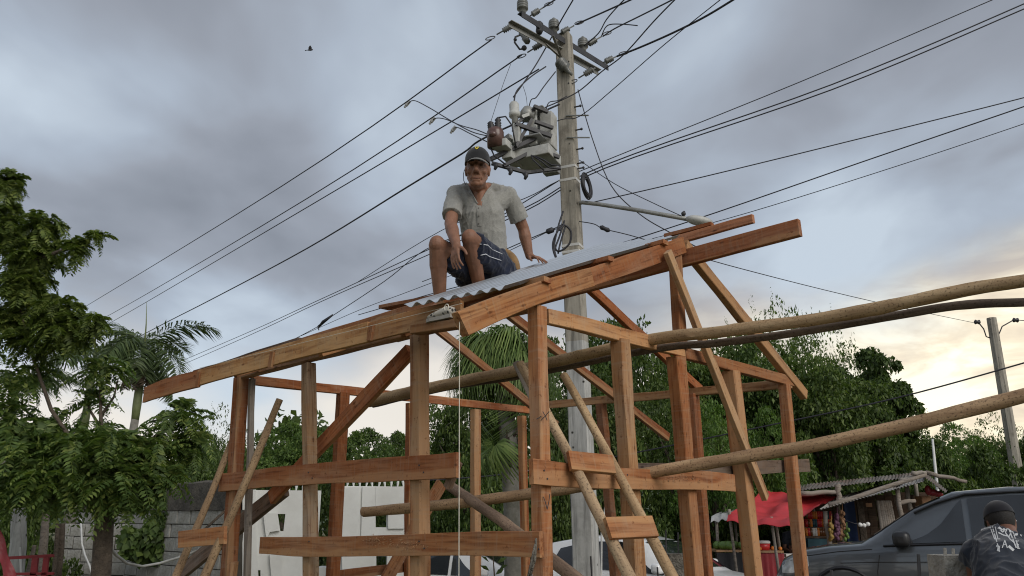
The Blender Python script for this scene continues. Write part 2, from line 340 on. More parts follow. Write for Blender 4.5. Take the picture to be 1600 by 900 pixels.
leaf('palm_leaf', (0.042, 0.07, 0.026), (0.10, 0.145, 0.052), (0.18, 0.22, 0.085), 0.3)
leaf('fan_leaf', (0.06, 0.10, 0.03), (0.15, 0.22, 0.065), (0.26, 0.32, 0.11), 0.3)
leaf('dead_leaf', (0.10, 0.075, 0.055), (0.20, 0.15, 0.11), (0.28, 0.22, 0.16), 0.2)
simple('bark', (0.09, 0.07, 0.052), 0.9, var=0.45, scale=7, bmp=0.8, bdist=0.03)
simple('palm_bark', (0.19, 0.18, 0.155), 0.9, var=0.35, scale=5, bmp=0.5, dirt=(0.08, 0.08, 0.055))
simple('palm_green', (0.15, 0.18, 0.075), 0.6, var=0.3, scale=4)
simple('pale_concrete', (0.40, 0.405, 0.39), 0.9, var=0.2, scale=5, bmp=0.4, dirt=(0.24, 0.235, 0.215))
simple('concrete_pole', (0.29, 0.275, 0.235), 0.9, var=0.3, scale=5, bmp=0.5, dirt=(0.15, 0.135, 0.11))
simple('concrete', (0.36, 0.345, 0.31), 0.92, var=0.3, scale=9, bmp=0.8, dirt=(0.17, 0.155, 0.13), bdist=0.02)
simple('dark_concrete', (0.17, 0.155, 0.13), 0.95, var=0.4, scale=11, bmp=1.0, bdist=0.03)
simple('block', (0.40, 0.395, 0.365), 0.95, var=0.25, scale=7, bmp=0.6, dirt=(0.18, 0.175, 0.14), bdist=0.02)
simple('mortar', (0.06, 0.055, 0.045), 0.95, var=0.3, scale=8)
simple('wall_cap', (0.075, 0.068, 0.058), 0.95, var=0.5, scale=5, bmp=0.6, dirt=(0.16, 0.14, 0.11), bdist=0.03)
simple('white_wall', (0.68, 0.69, 0.665), 0.8, var=0.06, scale=1.5, bmp=0.1, dirt=(0.56, 0.56, 0.53))
simple('dark_void', (0.03, 0.035, 0.025), 0.9, var=0.3)
simple('steel', (0.32, 0.325, 0.31), 0.55, 0.5, var=0.2, scale=5, bmp=0.05, dirt=(0.22, 0.20, 0.17))
simple('dark_steel', (0.05, 0.05, 0.053), 0.55, 0.3, var=0.3, scale=8, bmp=0.05)
simple('tank_paint', (0.46, 0.465, 0.44), 0.5, 0.0, var=0.2, scale=4, bmp=0.03, dirt=(0.24, 0.22, 0.19))
simple('porcelain', (0.16, 0.165, 0.155), 0.3, 0.0, var=0.2, scale=8, bmp=0)
simple('brown_porcelain', (0.11, 0.06, 0.05), 0.3, 0.0, var=0.2, scale=8, bmp=0)
simple('cable', (0.022, 0.022, 0.028), 0.6, 0.0, var=0.2, bmp=0)
simple('grey_cable', (0.15, 0.15, 0.15), 0.6, 0.0, var=0.2, bmp=0)
simple('white_hose', (0.6, 0.6, 0.58), 0.5, var=0.15)
simple('zinc', (0.60, 0.635, 0.67), 0.36, 0.75, var=0.05, scale=3, bmp=0.02, dirt=(0.56, 0.59, 0.62))
simple('rusty_zinc', (0.17, 0.15, 0.13), 0.6, 0.4, var=0.35, scale=4, bmp=0.2, dirt=(0.16, 0.09, 0.06))
simple('white_zinc', (0.42, 0.40, 0.37), 0.5, 0.2, var=0.2, scale=4, bmp=0.1, dirt=(0.36, 0.30, 0.25))
simple('red_tarp', (0.46, 0.028, 0.034), 0.5, var=0.15, scale=3, bmp=0.1)
simple('grey_tarp', (0.33, 0.34, 0.35), 0.6, var=0.2, scale=3)
simple('black_cloth', (0.018, 0.018, 0.02), 0.8, var=0.3)
simple('red_paint', (0.24, 0.018, 0.024), 0.45, var=0.2, scale=5)
simple('red_plastic', (0.55, 0.03, 0.03), 0.35, var=0.05, bmp=0)
simple('white_plastic', (0.72, 0.71, 0.68), 0.4, var=0.05, bmp=0)
simple('blue_paint', (0.015, 0.04, 0.13), 0.6, var=0.3, scale=5)
simple('teal_paint', (0.03, 0.10, 0.13), 0.6, var=0.3, scale=5)
simple('tan_cloth', (0.40, 0.22, 0.12), 0.8, var=0.3)
simple('suv_paint', (0.085, 0.095, 0.105), 0.34, 0.5, var=0.03, scale=2, bmp=0, coat=0.9)
simple('white_paint', (0.78, 0.79, 0.79), 0.3, 0.0, var=0.02, bmp=0, coat=0.8)
simple('trim_black', (0.012, 0.012, 0.014), 0.4, var=0.1, bmp=0)
simple('car_glass', (0.012, 0.014, 0.017), 0.06, var=0.05, bmp=0, spec=0.8)
simple('chrome', (0.6, 0.6, 0.6), 0.2, 0.9, var=0.05, bmp=0)
simple('lamp_lens', (0.45, 0.47, 0.48), 0.12, 0.2, var=0.3, scale=12, bmp=0)
simple('tail_lens', (0.16, 0.01, 0.012), 0.2, var=0.1, bmp=0)
simple('tyre', (0.02, 0.02, 0.02), 0.85, var=0.2)
def streaky(name, col, dirt):
    m, ns, ls, b, o = mat_base(name); tc = ns.new('ShaderNodeTexCoord'); mp = nd(ns, 'ShaderNodeMapping'); mp.inputs['Scale'].default_value = (14, 14, 1.1); ls.new(tc.outputs['Object'], mp.inputs[0])
    n = nd(ns, 'ShaderNodeTexNoise', i_Scale=1.0, i_Detail=7.0, i_Roughness=0.65); ls.new(mp.outputs[0], n.inputs['Vector']); n2 = nd(ns, 'ShaderNodeTexNoise', i_Scale=3.0, i_Detail=7.0, i_Roughness=0.7); ls.new(tc.outputs['Object'], n2.inputs['Vector'])
    c = ramp(ns, ls, n.outputs[0], [(0.32, tuple(x * 0.45 for x in col)), (0.5, col), (0.7, tuple(x * 1.25 for x in col))]); c = mixc(ns, ls, ramp(ns, ls, n2.outputs[0], [(0.5, (0, 0, 0)), (0.72, (0.9, 0.9, 0.9))]), c, dirt)
    v = nd(ns, 'ShaderNodeTexVoronoi', i_Scale=5.0); ls.new(tc.outputs['Object'], v.inputs['Vector']); c = mixc(ns, ls, ramp(ns, ls, v.outputs['Distance'], [(0.05, (1, 1, 1)), (0.12, (0, 0, 0))]), c, (0.03, 0.028, 0.022))
    ls.new(c, b.inputs['Base Color']); b.inputs['Roughness'].default_value = 0.92; bump(ns, ls, b, n.outputs[0], 0.6, 0.012)
streaky('concrete_pole', (0.33, 0.305, 0.255), (0.17, 0.15, 0.12)); streaky('pale_concrete', (0.42, 0.42, 0.40), (0.27, 0.265, 0.245))
def skin_mat(name, col, red):
    m, ns, ls, b, o = mat_base(name); tc = ns.new('ShaderNodeTexCoord'); n = nd(ns, 'ShaderNodeTexNoise', i_Scale=14.0, i_Detail=6.0, i_Roughness=0.6); ls.new(tc.outputs['Object'], n.inputs['Vector'])
    ls.new(ramp(ns, ls, n.outputs[0], [(0.3, tuple(c * 0.8 for c in col)), (0.5, col), (0.72, red)]), b.inputs['Base Color'])
    b.inputs['Roughness'].default_value = 0.6; b.inputs['Subsurface Weight'].default_value = 0.08; b.inputs['Subsurface Radius'].default_value = (0.02, 0.008, 0.004)
    n2 = nd(ns, 'ShaderNodeTexNoise', i_Scale=90.0, i_Detail=3.0); ls.new(tc.outputs['Object'], n2.inputs['Vector']); bump(ns, ls, b, n2.outputs[0], 0.25, 0.003); return m
skin_mat('skin', (0.235, 0.112, 0.066), (0.29, 0.14, 0.085))
skin_mat('dark_skin', (0.15, 0.07, 0.045), (0.19, 0.09, 0.06))
def cloth(name, col, var=0.18, weave=420.0, heather=None):
    m, ns, ls, b, o = mat_base(name); tc = ns.new('ShaderNodeTexCoord'); n = nd(ns, 'ShaderNodeTexNoise', i_Scale=9.0, i_Detail=7.0, i_Roughness=0.65); ls.new(tc.outputs['Object'], n.inputs['Vector'])
    c = ramp(ns, ls, n.outputs[0], [(0.3, tuple(x * (1 - var) for x in col)), (0.7, tuple(x * (1 + var) for x in col))])
    if heather:
        h = nd(ns, 'ShaderNodeTexNoise', i_Scale=150.0, i_Detail=2.0); ls.new(tc.outputs['Object'], h.inputs['Vector']); c = mixc(ns, ls, ramp(ns, ls, h.outputs[0], [(0.42, (0, 0, 0)), (0.6, (0.5, 0.5, 0.5))]), c, heather)
    ls.new(c, b.inputs['Base Color']); b.inputs['Roughness'].default_value = 0.9; b.inputs['Sheen Weight'].default_value = 0.25; b.inputs['Specular IOR Level'].default_value = 0.2
    n2 = nd(ns, 'ShaderNodeTexNoise', i_Scale=weave, i_Detail=2.0); ls.new(tc.outputs['Object'], n2.inputs['Vector']); bump(ns, ls, b, n2.outputs[0], 0.3, 0.002); return m
cloth('grey_shirt', (0.29, 0.287, 0.265), heather=(0.21, 0.208, 0.192))
cloth('navy_shorts', (0.012, 0.017, 0.036))
cloth('stripe', (0.6, 0.62, 0.66))
cloth('cap_black', (0.02, 0.021, 0.023))
cloth('tee_cap', (0.012, 0.012, 0.016))
cloth('cap_brim', (0.15, 0.15, 0.14))
cloth('cap_white', (0.62, 0.62, 0.60))
cloth('dark_tee', (0.020, 0.025, 0.036))
cloth('tee_print', (0.45, 0.46, 0.47))
cloth('white_tee', (0.6, 0.66, 0.72))
cloth('brown_leather', (0.24, 0.145, 0.065), 0.5)
simple('emblem_yellow', (0.75, 0.58, 0.03), 0.5, var=0.05, bmp=0)
simple('button', (0.12, 0.11, 0.1), 0.4, var=0.1, bmp=0)
simple('eye', (0.02, 0.014, 0.012), 0.2, var=0.1, bmp=0)
simple('hair', (0.015, 0.013, 0.012), 0.7, var=0.3, scale=40, bmp=0.5)
simple('lip', (0.20, 0.085, 0.065), 0.5, var=0.1, bmp=0)
simple('melon', (0.13, 0.22, 0.045), 0.4, var=0.5, scale=14)
simple('orange_fruit', (0.70, 0.22, 0.03), 0.5, var=0.25)
simple('jar_amber', (0.16, 0.06, 0.02), 0.2, var=0.3)
simple('garlic', (0.13, 0.05, 0.09), 0.7, var=0.4, scale=20)
simple('banana', (0.30, 0.20, 0.05), 0.6, var=0.3, scale=20)
simple('string', (0.75, 0.72, 0.62), 0.8, var=0.1, bmp=0)
simple('bird', (0.03, 0.03, 0.035), 0.7, var=0.3)
simple('shoe_sole', (0.30, 0.28, 0.25), 0.8, var=0.2)
def shoe_mat():
    m, ns, ls, b, o = mat_base('spotted_canvas'); tc = ns.new('ShaderNodeTexCoord'); v = nd(ns, 'ShaderNodeTexVoronoi', i_Scale=34.0); ls.new(tc.outputs['Object'], v.inputs['Vector'])
    ls.new(ramp(ns, ls, v.outputs['Distance'], [(0.28, (0.03, 0.03, 0.03)), (0.42, (0.50, 0.47, 0.41))]), b.inputs['Base Color']); b.inputs['Roughness'].default_value = 0.85
shoe_mat()
def ground_mat():
    m, ns, ls, b, o = mat_base('ground_soil'); tc = ns.new('ShaderNodeTexCoord'); n = nd(ns, 'ShaderNodeTexNoise', i_Scale=0.35, i_Detail=9.0, i_Roughness=0.65); ls.new(tc.outputs['Object'], n.inputs['Vector'])
    ls.new(ramp(ns, ls, n.outputs[0], [(0.35, (0.05, 0.07, 0.02)), (0.5, (0.09, 0.10, 0.04)), (0.6, (0.22, 0.17, 0.11))]), b.inputs['Base Color']); b.inputs['Roughness'].default_value = 0.95
    n2 = nd(ns, 'ShaderNodeTexNoise', i_Scale=6.0, i_Detail=8.0); ls.new(tc.outputs['Object'], n2.inputs['Vector']); bump(ns, ls, b, n2.outputs[0], 0.8, 0.08)
ground_mat()
simple('asphalt', (0.055, 0.055, 0.055), 0.9, var=0.3, scale=3, bmp=0.5)
simple('kerb_concrete', (0.30, 0.29, 0.27), 0.9, var=0.2, scale=3, bmp=0.4)
simple('road_paint', (0.6, 0.58, 0.5), 0.7, var=0.2, scale=4)
# ================================================================== the setting
def gz(x, y):   # the lot falls gently to the left, the road side sits a little higher on the right
    t = max(0.0, min(1.0, (x - 1.0) / 6.0)); t = t * t * (3 - 2 * t)
    k = max(0.0, min(1.0, (y - 8.5) / 3.0)); k = k * k * (3 - 2 * k)
    return (-0.2 + 0.36 * t) * k
def build_ground():
    xs = [-900, -300, -120, -60, -40] + [x for x in range(-30, 31, 2)] + [40, 60, 120, 300, 900]
    ys = [-300, -100, -40, -20, -10, -5] + [y for y in range(0, 50, 2)] + [60, 90, 150, 300, 900, 1800]
    m = MB(); m.grid([[(x, y, gz(x, y) if y < 60 and abs(x) < 41 else 0.0) for x in xs] for y in ys])
    tag(obj('ground', m, MAT['ground_soil'], None, True, (0, 0, 0)), kind='structure')
    m = MB(); xs = list(range(-40, 42, 2)); ys = [10.0 + 0.6 * i for i in range(11)]
    rd = lambda x, y: (x, y + 0.0 * x, gz(x, y) + 0.012)
    m.grid([[rd(x, y) for x in xs] for y in ys]); tag(obj('road', m, MAT['asphalt'], None, True, (0, 0, 0)), kind='structure')
    m = MB()
    for x in range(-38, 38, 4): m.grid([[(x + a, 13.0 + b, gz(x + a, 13.0 + b) + 0.018) for a in (0, 1, 2)] for b in (0, 0.12)])
    tag(obj('road_marking', m, MAT['road_paint'], None, False, (0, 0, 0)), kind='structure')
    for y in (9.92, 16.08):
        m = MB()
        for x in range(-40, 40, 2): m.bar((x, y, gz(x, y) + 0.06), (x + 1.99, y, gz(x + 2, y) + 0.06), 0.15, 0.16)
        tag(obj('kerb', m, MAT['kerb_concrete'], None, False, (0, y, 0)), kind='structure')
    hx = [-900 + 60 * i for i in range(31)]; m = MB(); rows = []
    for j, (y, k) in enumerate(((120, 0), (200, 0.55), (300, 1.0), (420, 0.8), (700, -0.1))):
        rows.append([(x, y, -0.5 + k * (13 + 9 * noise.noise(Vector((x * 0.004, y * 0.004, 2))))) for x in hx])
    m.grid(rows); tag(obj('hills', m, MAT['leaf_dark'], None, True, (0, 0, 0)), kind='structure')
build_ground()

# ================================================================== the timber frame
z0 = 2.9
N = atz(840, 482, z0); L = atz(378, 590, z0); RR = atz(1232, 597, z0); B = L + RR - N
e1 = (L - N).normalized(); e2 = (RR - N).normalized(); UP = Vector((0, 0, 1))
nNR = Vector((e2.y, -e2.x, 0)); nNL = Vector((-e1.y, e1.x, 0)); nLB = nNR.copy() * -1; nBR = nNL.copy() * -1
Wd = (L - N).length; Dp = (RR - N).length; Mid = (N + RR) / 2
def fNL(u, v, d=0.0): return pl(u, v, N + nNL * d, nNL)
def fNR(u, v, d=0.0): return pl(u, v, N + nNR * d, nNR)
def fLB(u, v, d=0.0): return pl(u, v, L - nNR * d, nNR)
def fBR(u, v, d=0.0): return pl(u, v, RR - nNL * d, nNL)
BR_ = random.Random(3)
def board_mesh(name, ln, h, w, mat, bow=0.0, rough=1.0, cut0=0.0, cut1=0.0, sag=0.0):
    seed = BR_.random() * 100; n = max(3, int(ln / 0.16)); c = min(h, w) * 0.07; m = MB(); rows = []
    for i in range(n + 1):
        t = i / n; x = ln * t; row = []
        dz = sag * math.sin(math.pi * t) + bow * math.sin(math.pi * t * 2 + seed)
        for k, (y, z) in enumerate(((-w / 2 + c, -h / 2), (w / 2 - c, -h / 2), (w / 2, -h / 2 + c), (w / 2, h / 2 - c), (w / 2 - c, h / 2), (-w / 2 + c, h / 2), (-w / 2, h / 2 - c), (-w / 2, -h / 2 + c))):
            j = noise.noise(Vector((x * 2.1, y * 9 + seed, z * 7))) * 0.007 * rough; q = noise.noise(Vector((x * 1.6, y * 9 + seed + 31, z * 7 + 5))) * 0.009 * rough
            xx = x + (cut0 * z / h if i == 0 else 0) + (cut1 * z / h if i == n else 0)
            row.append((xx, y + j, z + q + dz))
        rows.append(row)
    m.grid(rows, True); k = 8
    m.f.append(tuple(range(k - 1, -1, -1))); m.f.append(tuple(n * k + i for i in range(k)))
    return mesh_of(name, m, MAT[mat])
def board(name, p, q, h, w, mat='sawn_wood', parent=None, up=(0, 0, 1), col=None, **kw):
    p, q = Vector(p), Vector(q); x = (q - p).normalized(); u = Vector(up)
    if abs(x.dot(u)) > 0.97: u = Vector((0, 1, 0))
    y = u.cross(x).normalized(); z = x.cross(y)
    o = bpy.data.objects.new(name, board_mesh(name, (q - p).length, h, w, mat, **kw)); place(o, parent, p)
    o.rotation_euler = Matrix((x, y, z)).transposed().to_euler()
    g = BR_.uniform(0.76, 1.2); t = BR_.uniform(-0.10, 0.10)
    o.color = col or (g * (1 + t), g, g * (1 - t), 1); return o
def post(top, bot, a, b, mat, parent, **kw):
    top, bot = Vector(top), Vector(bot); d = (bot - top); g = top + d * ((top.z + 0.06) / (top.z - bot.z))
    return board('post', g, top, a, b, mat, parent, up=tuple(e1), **kw)

hut = empty('hut_frame', (N + B) / 2 - Vector((0, 0, z0)), 'unfinished stall frame of rough orange timber posts, rails and rafters', 'timber frame')
D = {}
for (f, t, b_, a, w, mt) in (
    (fNL, (377, 590), (357, 900), 0.125, 0.10, 'red_wood'), (fNL, (482, 569), (486, 900), 0.095, 0.095, 'tan_wood'), (fNL, (655, 521), (657, 900), 0.115, 0.10, 'sawn_wood'),
    (fNL, (839, 480), (848, 900), 0.092, 0.092, 'sawn_wood'), (fNR, (969, 531), (993, 900), 0.10, 0.115, 'tan_wood'), (fNR, (1056, 558), (1085, 900), 0.11, 0.12, 'sawn_wood'),
    (fNR, (1142, 580), (1178, 900), 0.125, 0.125, 'sawn_wood'), (fNR, (1225, 601), (1253, 900), 0.10, 0.10, 'sawn_wood'),
    (fLB, (536, 614), (520, 900), 0.09, 0.12, 'red_wood'), (fLB, (642, 630), (640, 900), 0.09, 0.10, 'red_wood'), (fLB, (743, 640), (743, 900), 0.085, 0.11, 'sawn_wood'),
    (fLB, (815, 650), (822, 900), 0.09, 0.09, 'red_wood'), (fBR, (939, 632), (962, 900), 0.10, 0.10, 'red_wood'), (fBR, (1081, 616), (1104, 900), 0.12, 0.11, 'red_wood')):
    post(f(*t), f(*b_), a, w, mt, hut)
post(fNL(394, 592, -0.04), fNL(386, 900, -0.04), 0.05, 0.05, 'grey_wood', hut)['label'] = 'weathered grey strip nailed to the left corner post'
board('king_post', fNR(1064, 546, 0.0), fNR(1055, 396, 0.0), 0.075, 0.10, 'sawn_wood', hut, up=tuple(e1))
# plates
board('plate', fNL(384, 583), fNL(838, 472), 0.10, 0.09, 'old_wood', hut, col=(2.1, 1.7, 1.35, 1), sag=0.02)
board('plate', fNR(852, 494), fNR(1066, 548), 0.105, 0.06, 'tan_wood', hut)
board('plate', fNR(1067, 552), fNR(1238, 597), 0.095, 0.06, 'sawn_wood', hut)
board('plate', fLB(394, 594), fLB(826, 641), 0.09, 0.055, 'red_wood', hut)
board('plate', fBR(856, 633), fBR(1236, 599), 0.085, 0.05, 'tan_wood', hut)
# gable rafter in two pieces, and the ones behind it
ga, gb = fNR(719, 507, 0.03), fNR(1066, 384, 0.03); gm = fNR(921, 434, 0.03)
board('rafter', ga, gm, 0.145, 0.055, 'sawn_wood', hut, cut0=-0.03, col=(1.12, 1.1, 1.0, 1), sag=0.02)
board('rafter', gm + (gb - gm).normalized() * 0.004 - nNR * 0.004, gb, 0.135, 0.05, 'sawn_wood', hut, col=(0.95, 0.85, 0.8, 1))
for k in (1.08, 2.12, 3.5): board('rafter', ga.lerp(gb, 0.17) + e1 * k + Vector((0, 0, 0.02)), gb + e1 * k - Vector((0, 0, 0.02)), 0.11, 0.05, 'sawn_wood', hut)
def fK(u, v, k): return pl(u, v, N + e1 * k, nNR)
board('rafter', fK(1068, 383, -0.01), fK(1256, 617, -0.01), 0.105, 0.075, 'tan_wood', hut)
for k, t, b_ in ((1.08, (905, 436), (1094, 609)), (2.12, (793, 489), (1043, 683)), (3.5, (660, 496), (869, 664))): board('rafter', fK(*t, k), fK(*b_, k), 0.095, 0.055, 'red_wood' if k < 3 else 'sawn_wood', hut)
# ridge board, purlins
rp = lambda u, v, d=0.0: pl(u, v, Mid + e2 * d, e2)
ra, rb = rp(1049, 409), rp(1250, 355)
board('ridge_beam', ra + (ra - rb).normalized() * 3.6, rb, 0.14, 0.06, 'red_wood', hut, col=(1.0, 0.92, 0.88, 1))
board('purlin', rp(1052, 377, 0.3), rp(1177, 341, 0.3), 0.075, 0.05, 'old_wood', hut, col=(2.3, 1.5, 1.1, 1))
board('purlin', rp(1040, 369, 0.36), rp(1113, 350, 0.36), 0.035, 0.06, 'red_wood', hut)
purl = []
for s_, (u, v) in enumerate(((800, 455), (856, 437), (955, 404), (1040, 378))):
    p = fNR(u, v, 0.085); purl.append(p)
    if s_: board('purlin', p, p + e1 * (Wd + 0.25 - 0.1 * s_), 0.035, 0.07, 'red_wood', hut, up=(0, 0, 1))
pq = lambda u, v, d: pl(u, v, N + nNL * d, nNL)
board('purlin', pq(306, 584, 0.3), pq(470, 533, 0.3), 0.055, 0.06, 'old_wood', hut, col=(0.7, 0.65, 0.62, 1))
board('purlin', pq(456, 541, 0.1), pq(698, 468, 0.1), 0.075, 0.07, 'red_wood', hut)
board('purlin', pq(600, 481, -0.5), pq(692, 464, -0.5), 0.028, 0.12, 'red_wood', hut)
# eave fascia boards with cleats over the joints
for (p, q, h, c, mt) in (((226, 617), (312, 591), 0.165, (1.0, 0.82, 0.72, 1), 'sawn_wood'), ((311, 591), (577, 519), 0.15, (1.25, 1.18, 1.0, 1), 'tan_wood'), ((576, 519), (722, 487), 0.145, (0.95, 0.85, 0.72, 1), 'tan_wood')):
    board('fascia_board', pq(*p, 0.39), pq(*q, 0.39), h, 0.03, mt, hut, col=c, sag=0.012)
for u, v in ((310, 592), (424, 561), (579, 519)):
    board('cleat', pq(u - 2, v + 13, 0.412), pq(u + 2, v - 11, 0.412), 0.055, 0.02, 'sawn_wood', hut, up=tuple(e1))
board('ledge_board', pq(648, 516, 0.43), pq(720, 506, 0.43), 0.055, 0.08, 'tan_wood', hut, col=(0.7, 0.62, 0.55, 1))
# wall rails
board('rail', fNL(345, 753, 0.075), fNL(716, 725, 0.075), 0.165, 0.035, 'sawn_wood', hut, col=(0.98, 0.86, 0.82, 1), bow=0.006)
board('rail', fNL(408, 853, 0.075), fNL(846, 851, 0.075), 0.142, 0.035, 'sawn_wood', hut, bow=0.008)
board('rail', fNR(830, 738, 0.08), fNR(1146, 756, 0.08), 0.14, 0.035, 'sawn_wood', hut, bow=-0.012, col=(1.08, 1.0, 0.95, 1))
board('rail', fNR(995, 737, -0.095), fNR(1263, 727, -0.095), 0.12, 0.03, 'old_wood', hut)
board('rail', fLB(528, 899, 0.07), fLB(645, 885, 0.07), 0.10, 0.03, 'red_wood', hut)
# braces
board('brace', fNR(1043, 393, 0.115), fNR(1196, 778, 0.115), 0.085, 0.045, 'tan_wood', hut, up=tuple(e2))
board('brace', fNL(641, 549, -0.14), fNL(424, 778, -0.14), 0.13, 0.05, 'red_wood', hut, col=(1.2, 1.1, 1.05, 1))
board('brace', fNL(446, 762, -0.2), fNL(284, 894, -0.2), 0.155, 0.05, 'old_wood', hut)
board('brace', fLB(690, 756, -0.08), fLB(603, 906, -0.08), 0.15, 0.04, 'sawn_wood', hut)
board('brace', fNL(716, 722, 0.03), fNL(700, 762, 0.03), 0.05, 0.05, 'old_wood', hut)
# offcut at the foot of the left corner post
board('offcut', fNL(366, 878, 0.12), fNL(362, 915, 0.12), 0.10, 0.04, 'tan_wood', hut)
def bolts():   # nail heads and splintered wane: small real things on the boards
    m = MB()
    for f, pts, d in ((fNL, [(655, 727), (662, 738), (655, 846), (663, 857), (482, 738), (488, 747), (483, 846), (837, 845), (842, 858)], 0.094), (fNR, [(850, 735), (855, 748), (980, 742), (1082, 748)], 0.099)):
        for u, v in pts:
            p = f(u, v, d); n = nNL if f is fNL else nNR; m.tube([p, p + n * 0.004], 0.006, 6)
    tag(obj('nail_heads', m, MAT['dark_steel'], hut), kind='stuff')
    rng = random.Random(5)
    m = MB()
    for k in range(150):
        t = rng.random(); u = 572 + 90 * t + rng.gauss(0, 8); v = 843 + 12 * t + rng.gauss(0, 4)
        if rng.random() < 0.35: u = 1035 + rng.random() * 60; v = 752 - 6 * math.sin((u - 1035) / 60 * 3.1) + rng.gauss(0, 2.5); p = fNR(u, v, 0.1); n = nNR; ax = e2
        else: p = fNL(u, v, 0.094); n = nNL; ax = e1
        q = p + n * rng.uniform(0.004, 0.014) + ax * rng.uniform(-0.02, 0.02) - UP * rng.uniform(0, 0.012); m.tube([p, q], [0.0022, 0.0006], 4)
    tag(obj('splinters', m, MAT['tan_wood'], hut), kind='stuff')
bolts()
def pencil_marks():   # carpenter's marks on the near corner post
    n = Vector((0.05, -1, 0)).normalized(); pp_ = fNL(843, 650) - Vector((0, 0.075, 0))
    q = lambda u, v: pl(u, v, pp_, n)
    for pts in (((845, 657), (858, 643)), ((848, 643), (855, 657)), ((838, 655), (846, 650)), ((849, 776), (855, 796)), ((855, 796), (859, 772))):
        m = MB(); m.tube([q(*pts[0]), q((pts[0][0] + pts[1][0]) / 2 + 0.6, (pts[0][1] + pts[1][1]) / 2), q(*pts[1])], 0.0026, 5); obj('pencil_mark', m, MAT['dark_steel'], hut)
pencil_marks()

# ================================================================== zinc sheet on the roof
def build_sheet():
    E1 = fNR(791, 449, -0.03); E3 = fNR(1063, 369, -0.03); n = 8 * 8; rows = []
    E2 = at(632, 479, 5.0); E4 = E3 + (E2 - E1) + UP * 0.055
    up = (E3 - E1).cross(E2 - E1).normalized(); up = up if up.z > 0 else -up
    for side in (0.0, 0.0022):
        rr = []
        for i in range(13):
            t = i / 12; row = []
            for k in range(n + 1):
                s = k / n; p = (E1 * (1 - s) + E2 * s) * (1 - t) + (E3 * (1 - s) + E4 * s) * t
                row.append(p + up * (0.0135 * math.cos(2 * math.pi * 8 * s) + side + 0.012 * math.sin(t * 5 + s * 3) * t * (1 - t)))
            rr.append(row)
        rows.append(rr)
    m = MB(); m.grid(rows[0]); m.grid(rows[1])
    a, b = rows
    m.grid([a[0], b[0]]); m.grid([a[-1], b[-1]]); m.grid([[r[0] for r in a], [r[0] for r in b]]); m.grid([[r[-1] for r in a], [r[-1] for r in b]])
    tag(obj('roof_sheet', m, MAT['zinc'], None, 50), 'shiny corrugated zinc sheet the man in the cap sits on', 'roof sheet')
    return (E1, E2, E3, E4, up)
SHEET = build_sheet()
def sheet_z(x, y):
    p, n = (SHEET[0] + SHEET[1]) / 2, (SHEET[2] - SHEET[0]).cross(SHEET[1] - SHEET[0]).normalized()
    return p.z - ((x - p.x) * n.x + (y - p.y) * n.y) / n.z + 0.012

# ================================================================== round poles, ladders
def round_pole(name, pts, r0, r1, mat, parent=None, label=None, cat='pole', group=None, knots=5, seed=1, col=None):
    pts = [Vector(p) for p in pts]; rng = random.Random(seed); P = []
    seg = [(pts[i + 1] - pts[i]).length for i in range(len(pts) - 1)]; tot = sum(seg); n = max(10, int(tot / 0.07))
    kn = [(rng.uniform(0.05, 0.95), rng.uniform(0, 6.28)) for _ in range(knots)]
    def pos(t):   # catmull-rom
        d = t * tot; i = 0
        while i < len(seg) - 1 and d > seg[i]: d -= seg[i]; i += 1
        u = min(1, d / seg[i]); a = pts[max(i - 1, 0)]; b = pts[i]; c = pts[i + 1]; e = pts[min(i + 2, len(pts) - 1)]
        return 0.5 * ((2 * b) + (c - a) * u + (2 * a - 5 * b + 4 * c - e) * u * u + (3 * b - a - 3 * c + e) * u ** 3)
    x = (pts[-1] - pts[0]).normalized(); y = Vector((0, 0, 1)).cross(x)
    y = y.normalized() if y.length > 0.05 else Vector((0, 1, 0)); z = x.cross(y); rot = Matrix((x, y, z)).transposed(); inv = rot.inverted(); m = MB(); rows = []
    for i in range(n + 1):
        t = i / n; p = inv @ (pos(t) - pts[0]); rr = r0 + (r1 - r0) * t; row = []
        for k in range(12):
            a = 2 * math.pi * k / 12; r = rr * (1 + 0.13 * noise.noise(Vector((t * tot * 3, math.cos(a) + seed, math.sin(a)))) + 0.06 * noise.noise(Vector((t * tot * 9, 2 * math.cos(a) + seed, 2 * math.sin(a)))))
            for kt, ka in kn:
                d2 = ((t - kt) * tot / 0.028) ** 2 + ((((a - ka + math.pi) % (2 * math.pi)) - math.pi) / 0.35) ** 2
                r += 0.34 * rr * math.exp(-d2)
            row.append(p + Vector((0, math.cos(a) * r, math.sin(a) * r)))
        rows.append(row)
    m.grid(rows, True); m.f.append(tuple(range(11, -1, -1))); m.f.append(tuple(n * 12 + i for i in range(12)))
    o = bpy.data.objects.new(name, mesh_of(name, m, MAT[mat], 50)); place(o, parent, pts[0]); o.rotation_euler = rot.to_euler()
    if col: o.color = col
    if label: tag(o, label, cat, group)
    return o
def vplane(a, b):
    d = (b - a); d.z = 0; return a, Vector((d.y, -d.x, 0)).normalized()
a_ = at(578, 627, 8.5); b_ = fNR(1012, 533); pp, pn = vplane(a_, b_)
G = 'round wooden poles laid through the frame'
round_pole('wooden_pole', [pl(u, v, pp, pn) for u, v in ((578, 628), (640, 613), (735, 593), (825, 575), (1012, 532), (1120, 519), (1230, 505), (1310, 493), (1390, 478), (1500, 455), (1630, 434), (1800, 408))], 0.058, 0.036, 'peeled_pole', None, 'upper pale peeled pole running out to the right from inside the frame', 'pole', G, 9, 2)
pp2 = pp + pn * 0.10 * (1 if pn.y > 0 else -1)
